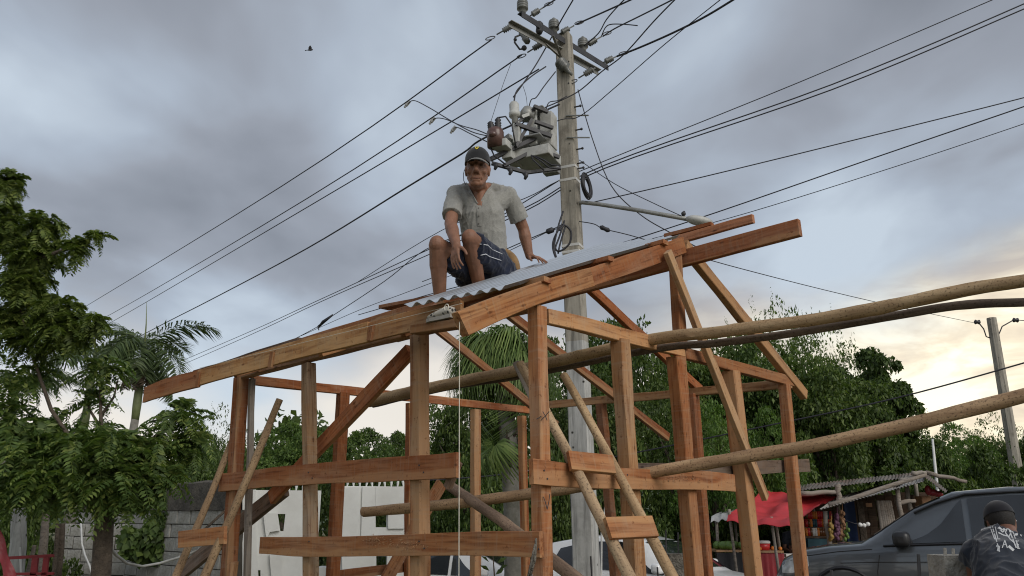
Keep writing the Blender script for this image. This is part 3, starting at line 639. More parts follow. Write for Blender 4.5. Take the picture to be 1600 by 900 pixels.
round_pole('wooden_pole', [pl(u, v, pp2, pn) for u, v in ((584, 632), (700, 605), (825, 585), (1012, 547), (1120, 536), (1230, 522), (1330, 505), (1400, 493), (1500, 477), (1620, 472), (1800, 470))], 0.036, 0.025, 'bark_pole', None, 'darker bark-covered pole just under the upper pale peeled pole', 'pole', G, 8, 4)
a_ = at(570, 800, 7.3); b_ = fNR(1005, 741, 0.02); pp, pn = vplane(a_, b_)
round_pole('wooden_pole', [pl(u, v, pp, pn) for u, v in ((568, 800), (700, 788), (840, 770), (925, 757), (1040, 734), (1170, 713), (1300, 690), (1450, 656), (1620, 613), (1800, 565))], 0.044, 0.042, 'speckled_pole', None, 'lower speckled pole passing above the waist-high rail out past the dark car', 'pole', G, 7, 9, (1.08, 1.0, 0.95, 1))
a_, b_ = at(702, 759, 7.0), at(894, 899, 5.4); d_ = b_ - a_; g_ = a_ + d_ * (a_.z / (a_.z - b_.z))
round_pole('wooden_pole', [a_, (a_ + b_) / 2 + UP * 0.02, b_, g_], 0.042, 0.046, 'bark_pole', None, 'dark pole leaning inside the frame behind the lowest front rail', 'pole', None, 5, 12, (1.9, 1.7, 1.5, 1))
board('wooden_peg', at(806, 566, 6.5), at(836, 632, 6.45), 0.05, 0.05, 'grey_wood', hut)

def ladder(label, rails, rungs, mats, depthN):
    base = Vector(((rails[0][1].x + rails[1][1].x) / 2, (rails[0][1].y + rails[1][1].y) / 2, 0.0))
    g = []
    for t, b in rails: d = b - t; g.append(t + d * (t.z / (t.z - b.z)))
    base = (g[0] + g[1]) / 2; base.z = 0
    lad = empty('ladder', base, label, 'ladder', None)
    for k, (t, b) in enumerate(rails): round_pole('rail', [g[k], b, (b + t) / 2 + Vector((0.01, 0, 0)), t], 0.04 if k == 0 else 0.038, 0.03, mats[k], lad, knots=6, seed=20 + k)
    ax = (rails[0][0] - rails[0][1]).normalized()
    for p, q, h in rungs: board('rung', p, q, h, 0.032, 'sawn_wood', lad, up=tuple(ax + Vector((0.0, -0.35, 0.0))), col=(1.12, 1.05, 0.95, 1), rough=0.5)
    return lad
r1 = (at(813, 568, 5.62), at(985, 903, 4.62)); r2 = (at(881, 586, 5.95), at(1049, 898, 4.95))
ladder('homemade ladder of two poles and short planks beside the near corner post', (r1, r2), ((at(889, 720, 5.02), at(958, 727, 5.16), 0.125), (at(949, 826, 4.72), at(1022, 823, 4.88), 0.125)), ('speckled_pole', 'peeled_pole'), 0)
r1 = (at(362, 690, 7.75), at(275, 900, 7.3)); r2 = (at(437, 624, 7.0), at(320, 900, 6.85))
ladder('rough pole ladder leaning at the left end of the frame', (r2, r1), ((at(281, 843, 7.2), at(352, 836, 6.82), 0.135),), ('speckled_pole', 'speckled_pole'), 0)
for o in bpy.data.objects:
    if o.name.startswith('rail') and o.parent and o.parent.name == 'ladder.001': o.color = (0.72, 0.68, 0.64, 1)
def strings():
    t = at(718, 487, 4.44)
    m = MB(); m.tube([t, at(717, 905, 4.44) + Vector((0, 0, 0))], 0.0022, 5); tag(obj('plumb_string', m, MAT['string'], None), 'white string hanging straight down from the cut end of the gable rafter', 'string')
    m = MB(); m.tube([pq(722, 474, 0.45), pq(640, 494, 0.44), pq(430, 546, 0.425), pq(312, 575, 0.425)], 0.0018, 5); tag(obj('guide_string', m, MAT['string'], None), 'thin taut string stretched along the eave boards', 'string')
strings()
def shoe():
    c = pq(689, 502, 0.45); x = e1.copy(); y = nNL.copy(); base = Vector((c.x, c.y, c.z + 0.002))
    sh = empty('shoe', base, 'spotted pale canvas shoe on the grey board under the zinc sheet', 'shoe')
    m = MB(); ws = [(-0.115, 0.027, 0.055), (-0.09, 0.034, 0.062), (-0.04, 0.032, 0.066), (0.0, 0.036, 0.06), (0.05, 0.043, 0.045), (0.09, 0.04, 0.034), (0.118, 0.022, 0.024)]
    rows = []
    for a, w, h in ws:
        row = []
        for k in range(10):
            t = 2 * math.pi * k / 10; row.append(base + x * a + y * (w * math.cos(t)) + UP * (0.018 + h * 0.5 + h * 0.5 * math.sin(t) * (1.0 if math.sin(t) > 0 else 0.8)))
        rows.append(row)
    m.grid(rows, True); m.f.append(tuple(range(9, -1, -1))); m.f.append(tuple(60 + k for k in range(10)))
    obj('upper', m, MAT['spotted_canvas'], sh, True)
    m = MB(); out = [(-0.12, 0.03), (-0.05, 0.032), (0.0, 0.036), (0.06, 0.046), (0.1, 0.04), (0.125, 0.015)]
    pts = [base + x * a + y * w for a, w in out] + [base + x * a - y * w for a, w in reversed(out)]
    m.poly(pts, (0, 0, 0.024)); obj('sole', m, MAT['shoe_sole'], sh)
    m = MB()
    for k in range(4): a = -0.06 + 0.035 * k; m.tube([base + x * a - y * 0.025 + UP * 0.075, base + x * (a + 0.01) + UP * (0.086 - 0.008 * k), base + x * (a + 0.02) + y * 0.028 + UP * (0.07 - 0.006 * k)], 0.003, 5)
    m.torus(base - x * 0.085 + UP * 0.07 + y * 0.03, y, 0.02, 0.003, 12, 5)
    obj('laces', m, MAT['string'], sh)
shoe()
# ================================================================== people
def hand(m, w, d, nrm, side, curl, spread=0.0, sc=1.0, thumb_out=0.6):
    """palm from wrist w along d, back of the hand towards nrm, side points to the thumb"""
    d = Vector(d).normalized(); nrm = Vector(nrm); nrm = (nrm - d * nrm.dot(d)).normalized(); s = Vector(side); s = (s - d * s.dot(d) - nrm * s.dot(nrm)).normalized()
    m.caps(w, w + d * 0.02 * sc, 0.026 * sc, 0.027 * sc)
    for k in (-1.5, -0.5, 0.5, 1.5):
        m.caps(w + d * 0.02 * sc + s * k * 0.013 * sc, w + d * 0.082 * sc + s * k * 0.0205 * sc, 0.0165 * sc, 0.0125 * sc, 10)
    lens = {1.5: (0.04, 0.026, 0.021), 0.5: (0.045, 0.029, 0.022), -0.5: (0.041, 0.027, 0.021), -1.5: (0.033, 0.021, 0.019)}
    for k, ls_ in lens.items():
        p = w + d * 0.084 * sc + s * k * 0.0225 * sc; fd = (d + s * k * (0.08 + spread)).normalized(); r = 0.0098 * sc; c = curl[0]
        for i, l in enumerate(ls_):
            fd = (fd * math.cos(c) - nrm * math.sin(c)).normalized() if i == 0 else (Matrix.Rotation(curl[min(i, 2)] + 0.06 * k, 3, fd.cross(nrm).normalized() * -1) @ fd).normalized()
            q = p + fd * l * sc; m.caps(p, q, r, r * 0.9, 8); p = q; r *= 0.9
    p = w + d * 0.022 * sc + s * 0.026 * sc; td = (d * 0.62 + s * thumb_out - nrm * 0.35).normalized()
    for l, r in ((0.042, 0.0135), (0.032, 0.0115), (0.026, 0.0105)):
        q = p + td * l * sc; m.caps(p, q, r * sc, r * 0.9 * sc, 8); p = q; td = (td + d * 0.25 - s * 0.12).normalized()
def head(m, c, fw, up, sc=1.0, wx=0.88):
    fw = Vector(fw).normalized(); up = Vector(up); up = (up - fw * up.dot(fw)).normalized(); x = fw.cross(up) * wx; rot = Matrix((x, fw, up)).transposed()
    P = lambda a, b, z: c + (x * a + fw * b + up * z) * sc
    m.ell(P(0, -0.012, 0.035), (0.076 * sc, 0.095 * sc, 0.095 * sc), rot, 18, 12); m.ell(P(0, 0.02, -0.02), (0.068 * sc, 0.075 * sc, 0.085 * sc), rot, 16, 10)
    m.ell(P(0, 0.028, -0.065), (0.056 * sc, 0.062 * sc, 0.052 * sc), rot, 16, 10); m.ell(P(0, 0.074, -0.1), (0.027 * sc, 0.021 * sc, 0.02 * sc), rot)
    for s in (-1, 1):
        m.caps(P(s * 0.054, 0.0, -0.05), P(s * 0.022, 0.066, -0.098), 0.016 * sc, 0.02 * sc); m.ell(P(s * 0.045, 0.062, -0.028), (0.023 * sc, 0.020 * sc, 0.018 * sc), rot)
        m.caps(P(s * 0.012, 0.092, 0.032), P(s * 0.05, 0.07, 0.03), 0.0125 * sc, 0.012 * sc); m.ell(P(s * 0.014, 0.1, -0.034), (0.012 * sc, 0.013 * sc, 0.010 * sc), rot)
        m.ell(P(s * 0.077, -0.012, -0.008), (0.010 * sc, 0.021 * sc, 0.034 * sc), rot); m.ell(P(s * 0.080, -0.022, 0.006), (0.010 * sc, 0.016 * sc, 0.02 * sc), rot)
        m.caps(P(s * 0.019, 0.096, -0.042), P(s * 0.036, 0.078, -0.072), 0.007 * sc, 0.007 * sc)
        m.ell(P(s * 0.032, 0.076, 0.008), (0.016 * sc, 0.012 * sc, 0.011 * sc), rot)
    m.caps(P(0, 0.09, 0.02), P(0, 0.115, -0.026), 0.0115 * sc, 0.0155 * sc); m.caps(P(-0.02, 0.087, -0.064), P(0.02, 0.087, -0.064), 0.0105 * sc, 0.0105 * sc)
    m.caps(P(-0.016, 0.086, -0.081), P(0.016, 0.086, -0.081), 0.0105 * sc, 0.0105 * sc)
    return P, rot
def sweep(m, pts, secs, fwd, n=24):
    """torso-like closed tube: elliptical sections (half-width, half-depth) across the given forward direction"""
    rows = []
    for i, (p, (a, b)) in enumerate(zip(pts, secs)):
        d = (pts[min(i + 1, len(pts) - 1)] - pts[max(i - 1, 0)]).normalized(); f = (fwd - d * fwd.dot(d)).normalized(); x = d.cross(f)
        rows.append([p + x * (a * math.copysign(abs(math.cos(t)) ** 0.85, math.cos(t))) + f * (b * math.copysign(abs(math.sin(t)) ** 0.85, math.sin(t))) for t in [2 * math.pi * k / n for k in range(n)]])
    m.grid(rows, True); k = len(m.v) - n * len(rows)
    m.f.append(tuple(k + i for i in range(n - 1, -1, -1))); m.f.append(tuple(k + (len(rows) - 1) * n + i for i in range(n)))
def wrinkle(amp, fr, stretch=(1, 1, 1), seed=0.0, keep=None):
    def post(me, l):
        me.update(); no = [v.normal.copy() for v in me.vertices]
        for v, nn in zip(me.vertices, no):
            p = v.co + l; q = Vector((p.x * stretch[0], p.y * stretch[1], p.z * stretch[2])) * fr + Vector((seed, seed, 0))
            w = Vector((noise.noise(q * 0.6), noise.noise(q * 0.6 + Vector((9, 0, 0))), 0)) * 1.2
            a = (1 - abs(noise.noise(q + w)) * 2.2) ** 3; b = (1 - abs(noise.noise(q * 2.1 + w)) * 2.2) ** 3
            v.co += nn * amp * (a * 0.62 + b * 0.34 - 0.3)
        if keep is not None:
            bm = bmesh.new(); bm.from_mesh(me); dead = [v for v in bm.verts if not keep(v.co + l)]; bmesh.ops.delete(bm, geom=dead, context='VERTS'); bm.to_mesh(me); bm.free()
    return post
def person_obj(name, mb, voxel, mat, base, label, smooth=3):
    o = bpy.data.objects.new(name, remesh(name, mb, voxel, MAT[mat], smooth, base)); place(o, None, base); return tag(o, label, 'person')
def wear(name, mb, voxel, mat, parent, smooth=4, post=None):
    b = ORG[parent.name]; o = bpy.data.objects.new(name, remesh(name, mb, voxel, MAT[mat], smooth, b, post)); return place(o, parent, b)

def builder_man():
    J = {k: at(*v) for k, v in dict(
        hipR=(747, 430, 5.80), hipL=(785, 421, 5.84), kneeR=(683, 383, 5.40), kneeL=(734, 373, 5.42), ankR=(688, 477, 5.55), ankL=(752, 462, 5.72),
        shR=(711, 303, 5.78), shL=(795, 304, 5.84), elR=(704, 350, 5.56), wrR=(713, 383, 5.26), elL=(818, 358, 5.98), wrL=(827, 400, 6.0),
        chest=(752, 335, 5.80), belly=(758, 392, 5.86), neck=(749, 289, 5.84), head=(746, 265, 5.60)).items()}
    # seat, feet and the propping hand rest on the sheet
    J['pel'] = (J['hipR'] + J['hipL']) / 2
    down = Vector((-e2.x, -e2.y, -0.42)).normalized(); fwd = Vector((-0.12, -1.0, 0.0)).normalized()
    m = MB()
    for s in ('R', 'L'):
        h, k, a = J['hip' + s], J['knee' + s], J['ank' + s]
        m.caps(h, k, 0.088, 0.062); m.ell(k + Vector((0, -0.012, 0.006)), (0.058, 0.056, 0.062))
        cf = k + (a - k) * 0.32 + Vector((0, 0.022, 0)); m.caps(k, cf, 0.058, 0.066); m.caps(cf, a, 0.063, 0.040); m.caps(k, k + (a - k) * 0.8 + Vector((0, -0.008, 0)), 0.045, 0.036)
        m.ell(a, 0.041)
        toe = a + down * 0.17 + Vector((0, 0, -0.035)); m.caps(a + Vector((0, 0, -0.04)) - down * 0.04, toe, 0.034, 0.026); m.caps(a, toe, 0.036, 0.024)
        sh, el, wr = J['sh' + s], J['el' + s], J['wr' + s]
        m.caps(sh, el, 0.058, 0.047); m.caps(sh + (el - sh) * 0.35, el, 0.053, 0.047); fm = el + (wr - el) * 0.3; m.caps(el, fm, 0.046, 0.05); m.caps(fm, wr, 0.049, 0.032)
    hand(m, J['wrR'], at(708, 420, 5.2) - J['wrR'], Vector((-0.75, -0.6, 0.2)), Vector((0.7, -0.7, 0)), (0.28, 0.3, 0.2), -0.03, 1.08, 0.75)
    hw = J['wrL']; hd = Vector((0.55, -0.45, -0.25)); hand(m, hw, hd, Vector((0.15, -0.25, 1)), Vector((-0.6, -0.6, 0)), (0.25, 0.2, 0.15), 0.1, 1.0, 0.6)
    hc = J['head']; fw = Vector((-0.03, -1.0, -0.19)); P, rot = head(m, hc, fw, Vector((0.01, -0.05, 1)), 1.28)
    m.caps(J['neck'] + Vector((0, 0.03, -0.05)), hc + Vector((0, 0.035, -0.06)), 0.066, 0.06); m.caps(J['neck'] + Vector((0, -0.02, -0.03)), P(0, 0.03, -0.09), 0.05, 0.04)
    m.caps(J['neck'] + Vector((-0.05, 0.03, -0.03)), J['shR'], 0.06, 0.05); m.caps(J['neck'] + Vector((0.05, 0.03, -0.03)), J['shL'], 0.06, 0.05)
    sweep(m, [J['pel'] + Vector((0, 0, -0.02)), J['belly'], J['chest'], J['neck'] + Vector((0, 0.02, -0.02))], [(0.15, 0.10), (0.145, 0.105), (0.165, 0.105), (0.075, 0.06)], fwd)
    m.caps(J['neck'] + Vector((0, -0.045, -0.03)), J['chest'] + Vector((0, -0.075, 0.03)), 0.055, 0.05)
    base = J['pel'].copy(); base.z = sheet_z(base.x, base.y)
    man = person_obj('person', m, 0.0055, 'skin', base, 'man in cap, grey henley shirt and dark shorts sitting on the zinc sheet')
    # shirt
    m = MB()
    sweep(m, [J['pel'] + Vector((0.012, 0, 0.0)), J['belly'] + Vector((0, 0, -0.06)), J['belly'] + Vector((0, 0, 0.05)), J['chest'] + Vector((0, 0, 0.0)), J['chest'] + Vector((0, 0.01, 0.07)), J['neck'] + Vector((0, 0.02, 0.0))], [(0.17, 0.135), (0.168, 0.14), (0.168, 0.14), (0.18, 0.135), (0.15, 0.115), (0.08, 0.07)], fwd)
    for s in ('R', 'L'):
        sh, el = J['sh' + s], J['el' + s]; m.caps(J['neck'] + Vector((0.05 if s == 'L' else -0.05, 0.03, -0.025)), sh, 0.066, 0.062); m.caps(sh, J['chest'], 0.066, 0.11)
        sl = sh + (el - sh) * 0.62; m.tube([sh, sh + (el - sh) * 0.3, sl, sl + (el - sh) * 0.12], [0.062, 0.068, 0.074, 0.077], 18)
        m.ell(sh, 0.061)
    nk = J['neck'].copy(); nd_ = Vector((0, -1, 0))
    vb = at(748, 319, 5.7); hw = (at(767, 283, 5.7) - at(731, 283, 5.7)).x / 2; hz = (at(748, 283, 5.7) - vb).z
    def keep(p):   # open the henley neck: a V in front, a round hole for the neck
        dz = p.z - vb.z
        if p.y < nk.y + 0.03 and dz > 0 and abs(p.x - vb.x) < 0.008 + dz / hz * (hw - 0.008): return False
        return (p - (nk + Vector((0, -0.01, 0.035)))).length > 0.08
    shirt = wear('shirt', m, 0.0065, 'grey_shirt', man, 5, wrinkle(0.0095, 11.0, (1.0, 1.0, 0.5), 3.0, keep))
    # placket with buttons: laid on the shirt front
    bv = BVHTree.FromPolygons([v.co + base for v in shirt.data.vertices], [tuple(p.vertices) for p in shirt.data.polygons])
    def on(u, v, off=0.004):
        o = CAM; d = ray(u, v).normalized(); h = bv.ray_cast(o, d); return (h[0] - d * off) if h[0] is not None else None
    m = MB(); rows = []
    for k in range(9):
        v = 321 + k * 4.0; a, b = on(744 + k * 0.25, v), on(752 + k * 0.25, v)
        if a and b: rows.append([a, (a + b) / 2 + (a - CAM).normalized() * -0.003, b])
    if len(rows) > 2:
        m.grid(rows); obj('placket', m, MAT['grey_shirt'], man, True)
    for v in (325, 337, 349):
        p = on(748, v, 0.008)
        if p: m = MB(); m.ell(p, (0.006, 0.004, 0.006), None, 8, 6); obj('button', m, MAT['button'], man)
    bm = bmesh.new(); bm.from_mesh(shirt.data); be = [e for e in bm.edges if e.is_boundary]; bs = set(v for e in be for v in e.verts)
    for _ in range(25):
        mv = {}
        for v in bs:
            nb = [e.other_vert(v).co for e in v.link_edges if e.is_boundary]
            if len(nb) == 2: mv[v] = v.co * 0.5 + (nb[0] + nb[1]) * 0.25
        for v, c_ in mv.items(): v.co = c_
    for _ in range(4):
        ring2 = set(e.other_vert(v) for v in bs for e in v.link_edges) - bs
        for v in ring2: v.co = v.co * 0.5 + sum((e.other_vert(v).co for e in v.link_edges), Vector()) / len(v.link_edges) * 0.5
    todo = set(be)
    while todo:
        e0 = todo.pop(); lp = [e0.verts[0], e0.verts[1]]
        while True:
            nx = [e for e in lp[-1].link_edges if e in todo]
            if not nx: break
            todo.discard(nx[0]); lp.append(nx[0].other_vert(lp[-1]))
        if len(lp) > 20: m = MB(); m.tube([v.co + base for v in lp[::2]] + [lp[0].co + base], 0.0065, 6); obj('collar', m, MAT['grey_shirt'], man, True)
    bm.to_mesh(shirt.data); bm.free()
    # shorts
    m = MB()
    sweep(m, [J['pel'] + Vector((0, 0, -0.075)), J['pel'] + Vector((0, 0, 0.02)), J['belly'] + Vector((0, 0, -0.03))], [(0.17, 0.13), (0.178, 0.14), (0.16, 0.12)], fwd)
    for s, f in (('R', 0.80), ('L', 0.88)):
        h, k = J['hip' + s], J['knee' + s]; e = h + (k - h) * f
        m.tube([h - (k - h) * 0.15, h, h + (k - h) * 0.5, e], [0.10, 0.105, 0.098, 0.086], 18); m.tube([h + Vector((0, 0, -0.03)), e + Vector((0.012, 0.02, -0.055))], [0.1, 0.07], 14)
    # loose cloth hanging between the thighs down to the sheet
    c0 = (J['hipR'] + J['kneeR']) / 2; c1 = (J['hipL'] + J['kneeL']) / 2; m.caps(c0 + Vector((0.02, 0, -0.03)), c1 + Vector((0, 0.02, -0.05)), 0.07, 0.08); m.caps(at(722, 437, 5.72), at(772, 434, 5.78), 0.055, 0.065); m.caps(at(722, 415, 5.6), at(762, 410, 5.68), 0.05, 0.07)
    sho = wear('shorts', m, 0.008, 'navy_shorts', man, 5, wrinkle(0.014, 10.0, (1, 1, 0.7), 9.0))
    bv2 = BVHTree.FromPolygons([v.co + base for v in sho.data.vertices], [tuple(p.vertices) for p in sho.data.polygons])
    for ln in (((746, 381), (762, 383), (769, 390), (785, 397)), ((751, 399), (759, 397), (765, 401), (783, 407))):
        m = MB(); pts = []
        for i in range(len(ln) - 1):
            for t in (0, 0.33, 0.66, 1.0):
                u = ln[i][0] + (ln[i + 1][0] - ln[i][0]) * t; v = ln[i][1] + (ln[i + 1][1] - ln[i][1]) * t
                h = bv2.ray_cast(CAM, ray(u, v).normalized())
                if h[0] is not None and abs(h[0].y - 5.6) < 0.5: pts.append(h[0] - ray(u, v).normalized() * 0.003)
        if len(pts) > 3: m.tube(pts, 0.0032, 6); obj('stripe', m, MAT['stripe'], man, True)
    # cap with a pale net back, brim and a yellow shield
    m = MB(); rows = []; cc = P(0, -0.008, 0.045); X = rot @ Vector((1, 0, 0)); Yv = rot @ Vector((0, 1, 0)); Z = rot @ Vector((0, 0, 1))
    Yt = (Yv + Z * 0.18).normalized(); Zt = (Z - Yv * 0.18).normalized(); A, Bq, H = 0.112, 0.13, 0.118
    def dome(t, q, k=1.0): return cc + X * (A * k * math.cos(t) * math.cos(q)) + Yt * (Bq * k * math.sin(t) * math.cos(q)) + Zt * (H * k * math.sin(q) ** 0.9 if q > 0 else -0.02)
    for nme, t0, t1, mt in (('cap_front', 0.38, math.pi + 0.10, 'cap_black'), ('cap_back', math.pi + 0.10, 2 * math.pi + 0.38, 'cap_white')):
        m = MB(); rows = []
        for kk in (1.0, 0.965):
            rr = [[dome(t0 + (t1 - t0) * i / 20, q, kk) for i in range(21)] for q in [0.0 - 0.0001] + [j * math.pi / 2 / 8 for j in range(1, 9)]]
            m.grid(rr)
        obj(nme, m, MAT[mt], man, True)
    m = MB(); rows = []
    for kk in (0.0, -0.006):
        rr = []
        for r in (1.0, 1.15, 1.32, 1.5, 1.62):
            row = []
            for i in range(17):
                t = 0.35 + (math.pi - 0.7) * i / 16; ext = 0 if r == 1.0 else (r - 1.0) * 0.15 * (math.sin((t - 0.35) / (math.pi - 0.7) * math.pi) ** 0.45)
                row.append(cc + X * (A * math.cos(t)) + Yt * (Bq * math.sin(t) + ext) - Zt * (0.018 + 0.022 * (math.cos(t) ** 2) + ext * 0.55) + Zt * kk)
            rr.append(row)
        m.grid(rr)
    obj('cap_brim', m, MAT['cap_brim'], man, True)
    def emb(pts, r, name, mat):
        m = MB(); c3 = []
        for a, b in pts: c3.append(dome(math.pi / 2 - a, 0.62 + b, r))
        m.f.append(tuple(range(len(c3)))); m.v = [tuple(p) for p in c3]; e = obj(name, m, MAT[mat], man); return e
    sh_ = [(-0.16, 0.17), (0.16, 0.17), (0.17, 0.02), (0.10, -0.12), (0.0, -0.2), (-0.10, -0.12), (-0.17, 0.02)]
    emb(sh_, 1.022, 'cap_emblem', 'emblem_yellow'); emb([(a * 0.42, b * 0.5) for a, b in sh_], 1.034, 'emblem_mark', 'cap_black')
    for s in (-1, 1):
        m = MB(); m.ell(P(s * 0.032, 0.084, 0.006), (0.0135, 0.007, 0.005), rot, 10, 6); obj('eye', m, MAT['eye'], man, True)
        m = MB(); m.caps(P(s * 0.016, 0.104, 0.03), P(s * 0.046, 0.086, 0.028), 0.004, 0.003, 8); obj('eyebrow', m, MAT['hair'], man, True)
    m = MB(); m.tube([P(-0.027, 0.092, -0.076), P(-0.012, 0.0985, -0.0715), P(0.0, 0.0995, -0.072), P(0.012, 0.0985, -0.0715), P(0.027, 0.092, -0.077)], [0.001, 0.0025, 0.003, 0.0025, 0.001], 6); obj('mouth_line', m, MAT['lip'], man, True)
    m = MB(); m.tube([P(0.088, 0.0, 0.0), P(0.094, 0.004, -0.03), P(0.09, 0.02, -0.07), P(0.075, 0.035, -0.1)], 0.0028, 6); obj('earphone_wire', m, MAT['cable'], man)
    # leather pouch on his belt
    c = at(800, 410, 5.86); m = MB(); rows = []
    for i in range(9):
        t = i / 8; p = at(782, 392, 5.84).lerp(at(808, 428, 5.86), t); w = 0.022 + 0.055 * math.sin(math.pi * (0.12 + 0.8 * t)); up_ = Vector((0.7, 0, 0.55)).normalized()
        rows.append([p + up_ * (w * math.cos(a)) + Vector((0, 0.55 * w * math.sin(a), 0)) for a in [2 * math.pi * k / 12 for k in range(12)]])
    m.grid(rows, True); m.f.append(tuple(range(11, -1, -1))); m.f.append(tuple(96 + k for k in range(12)))
    tag(obj('tool_pouch', m, MAT['brown_leather'], None, True), 'worn tan leather tool pouch at the hip of the man on the roof', 'pouch')
builder_man()

def bending_man():
    J = {k: at(*v) for k, v in dict(neck=(1578, 851, 4.46), chest=(1588, 892, 4.22), head=(1564, 818, 4.66), shL=(1526, 866, 4.36), shR=(1655, 880, 4.34), elL=(1529, 925, 4.45), elR=(1668, 950, 4.6), pel=(1625, 1010, 3.72)).items()}
    base = J['pel'].copy(); base.z = 0.0
    J['pel'].z = 0.92
    for s, dx in (('L', -0.1), ('R', 0.1)):
        J['hip' + s] = J['pel'] + Vector((dx, 0, -0.05)); J['knee' + s] = J['pel'] + Vector((dx * 1.1, 0.12, -0.45)); J['ank' + s] = J['pel'] + Vector((dx * 1.2, 0.0, -0.84))
    J['wrL'] = J['elL'] + Vector((0.02, 0.22, -0.15)); J['wrR'] = J['elR'] + Vector((-0.05, 0.2, -0.15))
    fwd = Vector((-0.25, 0.75, -0.6)).normalized(); m = MB()
    for s in ('L', 'R'):
        m.caps(J['hip' + s], J['knee' + s], 0.085, 0.06); m.caps(J['knee' + s], J['ank' + s], 0.058, 0.038); m.caps(J['ank' + s] + Vector((0, -0.03, -0.04)), J['ank' + s] + Vector((0, 0.17, -0.045)), 0.035, 0.027)
        m.caps(J['sh' + s], J['el' + s], 0.058, 0.045); m.caps(J['el' + s], J['wr' + s], 0.045, 0.03); hand(m, J['wr' + s], Vector((0, 0.5, -0.8)), Vector((-0.3 if s == 'L' else 0.3, -0.6, -0.3)), Vector((1 if s == 'L' else -1, 0, 0)), (0.3, 0.4, 0.3), 0.05)
    P, rot = head(m, J['head'], Vector((0.30, 0.9, -0.28)), Vector((0, 0.25, 1)), 0.95)
    m.caps(J['neck'], J['head'] + Vector((0, -0.03, -0.04)), 0.062, 0.056)
    sweep(m, [J['pel'], (J['pel'] + J['chest']) / 2, J['chest'], J['neck'] + Vector((0, 0, -0.03))], [(0.15, 0.10), (0.15, 0.10), (0.18, 0.10), (0.09, 0.06)], fwd)
    man = person_obj('person', m, 0.008, 'dark_skin', base, 'man in dark cap and printed dark t-shirt bending with his back turned')
    m = MB()
    sweep(m, [J['pel'] + Vector((0, 0, 0.02)), (J['pel'] + J['chest']) / 2, J['chest'], J['chest'].lerp(J['neck'], 0.6), J['neck'] + Vector((0, -0.01, -0.01))], [(0.185, 0.15), (0.195, 0.15), (0.215, 0.14), (0.19, 0.12), (0.075, 0.07)], fwd)
    for s in ('L', 'R'):
        sh, el = J['sh' + s], J['el' + s]; m.caps(J['neck'] + Vector((-0.03 if s == 'L' else 0.03, 0, -0.02)), sh, 0.07, 0.068); m.tube([sh, sh.lerp(el, 0.12), sh.lerp(el, 0.22)], [0.072, 0.08, 0.084], 18); m.ell(sh, 0.072); m.caps(sh, J['chest'], 0.08, 0.12)
    tee = wear('t_shirt', m, 0.009, 'dark_tee', man, 5, wrinkle(0.022, 7.0, (1, 1, 0.6), 5.0))
    m = MB(); sweep(m, [J['pel'] + Vector((0, 0, 0.06)), J['pel'] + Vector((0, 0, -0.1))], [(0.18, 0.13), (0.185, 0.14)], Vector((0, 1, 0)))
    for s in ('L', 'R'): m.tube([J['hip' + s], J['knee' + s], J['ank' + s]], [0.11, 0.09, 0.075], 16)
    wear('trousers', m, 0.012, 'navy_shorts', man)
    bv = BVHTree.FromPolygons([v.co + base for v in tee.data.vertices], [tuple(p.vertices) for p in tee.data.polygons])
    # back print: white strokes laid on the cloth
    def stroke(pts, w):
        m = MB(); L_, R_ = [], []
        n = 10; P2 = []
        for i in range(len(pts) - 1):
            for k in range(n): P2.append((pts[i][0] + (pts[i + 1][0] - pts[i][0]) * k / n, pts[i][1] + (pts[i + 1][1] - pts[i][1]) * k / n))
        P2.append(pts[-1]); rows = []
        for i, (u, v) in enumerate(P2):
            a = P2[max(i - 1, 0)]; b = P2[min(i + 1, len(P2) - 1)]; dx, dy = b[0] - a[0], b[1] - a[1]; l = math.hypot(dx, dy) or 1; nx, ny = -dy / l * w / 2, dx / l * w / 2; row = []
            for s in (-1, 0, 1):
                r = ray(u + nx * s, v + ny * s).normalized(); h = bv.ray_cast(CAM, r)
                row.append(h[0] - r * 0.003 if h[0] is not None else None)
            if all(p is not None for p in row): rows.append(row)
        if len(rows) > 1: m.grid(rows); obj('print_stroke', m, MAT['tee_print'], man, True)
    for pts, w in (([(1547, 823), (1554, 842)], 1.6), ([(1550.5, 822.5), (1562, 862)], 1.8), ([(1555, 823), (1559, 841)], 1.3), ([(1553, 842), (1563, 842)], 1.2), ([(1557, 852), (1561, 855), (1559, 861)], 3.6),
                   ([(1560, 824), (1567, 830), (1570, 826)], 4.2), ([(1560, 832), (1568, 836), (1577, 838), (1580, 830), (1574, 825), (1571, 832), (1578, 842), (1585, 848)], 1.8), ([(1577, 828), (1588, 856)], 1.9), ([(1581, 827), (1592, 856)], 1.5),
                   ([(1566, 856), (1570, 844), (1574, 856)], 1.5), ([(1567.5, 851), (1573, 851)], 1.1), ([(1576, 853), (1584, 860)], 4.0), ([(1584, 836), (1592, 834)], 3.6), ([(1588, 845), (1590, 857), (1594, 857)], 1.2), ([(1587, 846), (1592, 845)], 1.1), ([(1588.5, 851), (1592, 851)], 1.1),
                   ([(1531, 829), (1538, 826), (1547, 824)], 0.9), ([(1530, 828), (1534, 828)], 2.2), ([(1596, 838), (1593, 832), (1600, 832)], 1.5)): stroke(pts, w)
    cc = P(0, -0.01, 0.04); X = rot @ Vector((1, 0, 0)); Yv = rot @ Vector((0, 1, 0)); Z = rot @ Vector((0, 0, 1)); m = MB()
    for kk in (1.0, 0.96): m.grid([[cc + X * (0.088 * kk * math.cos(t) * math.cos(q)) + Yv * (0.108 * kk * math.sin(t) * math.cos(q)) + Z * (0.085 * kk * math.sin(q)) for t in [2 * math.pi * i / 28 for i in range(29)]] for q in [j * math.pi / 2 / 8 for j in range(9)]])
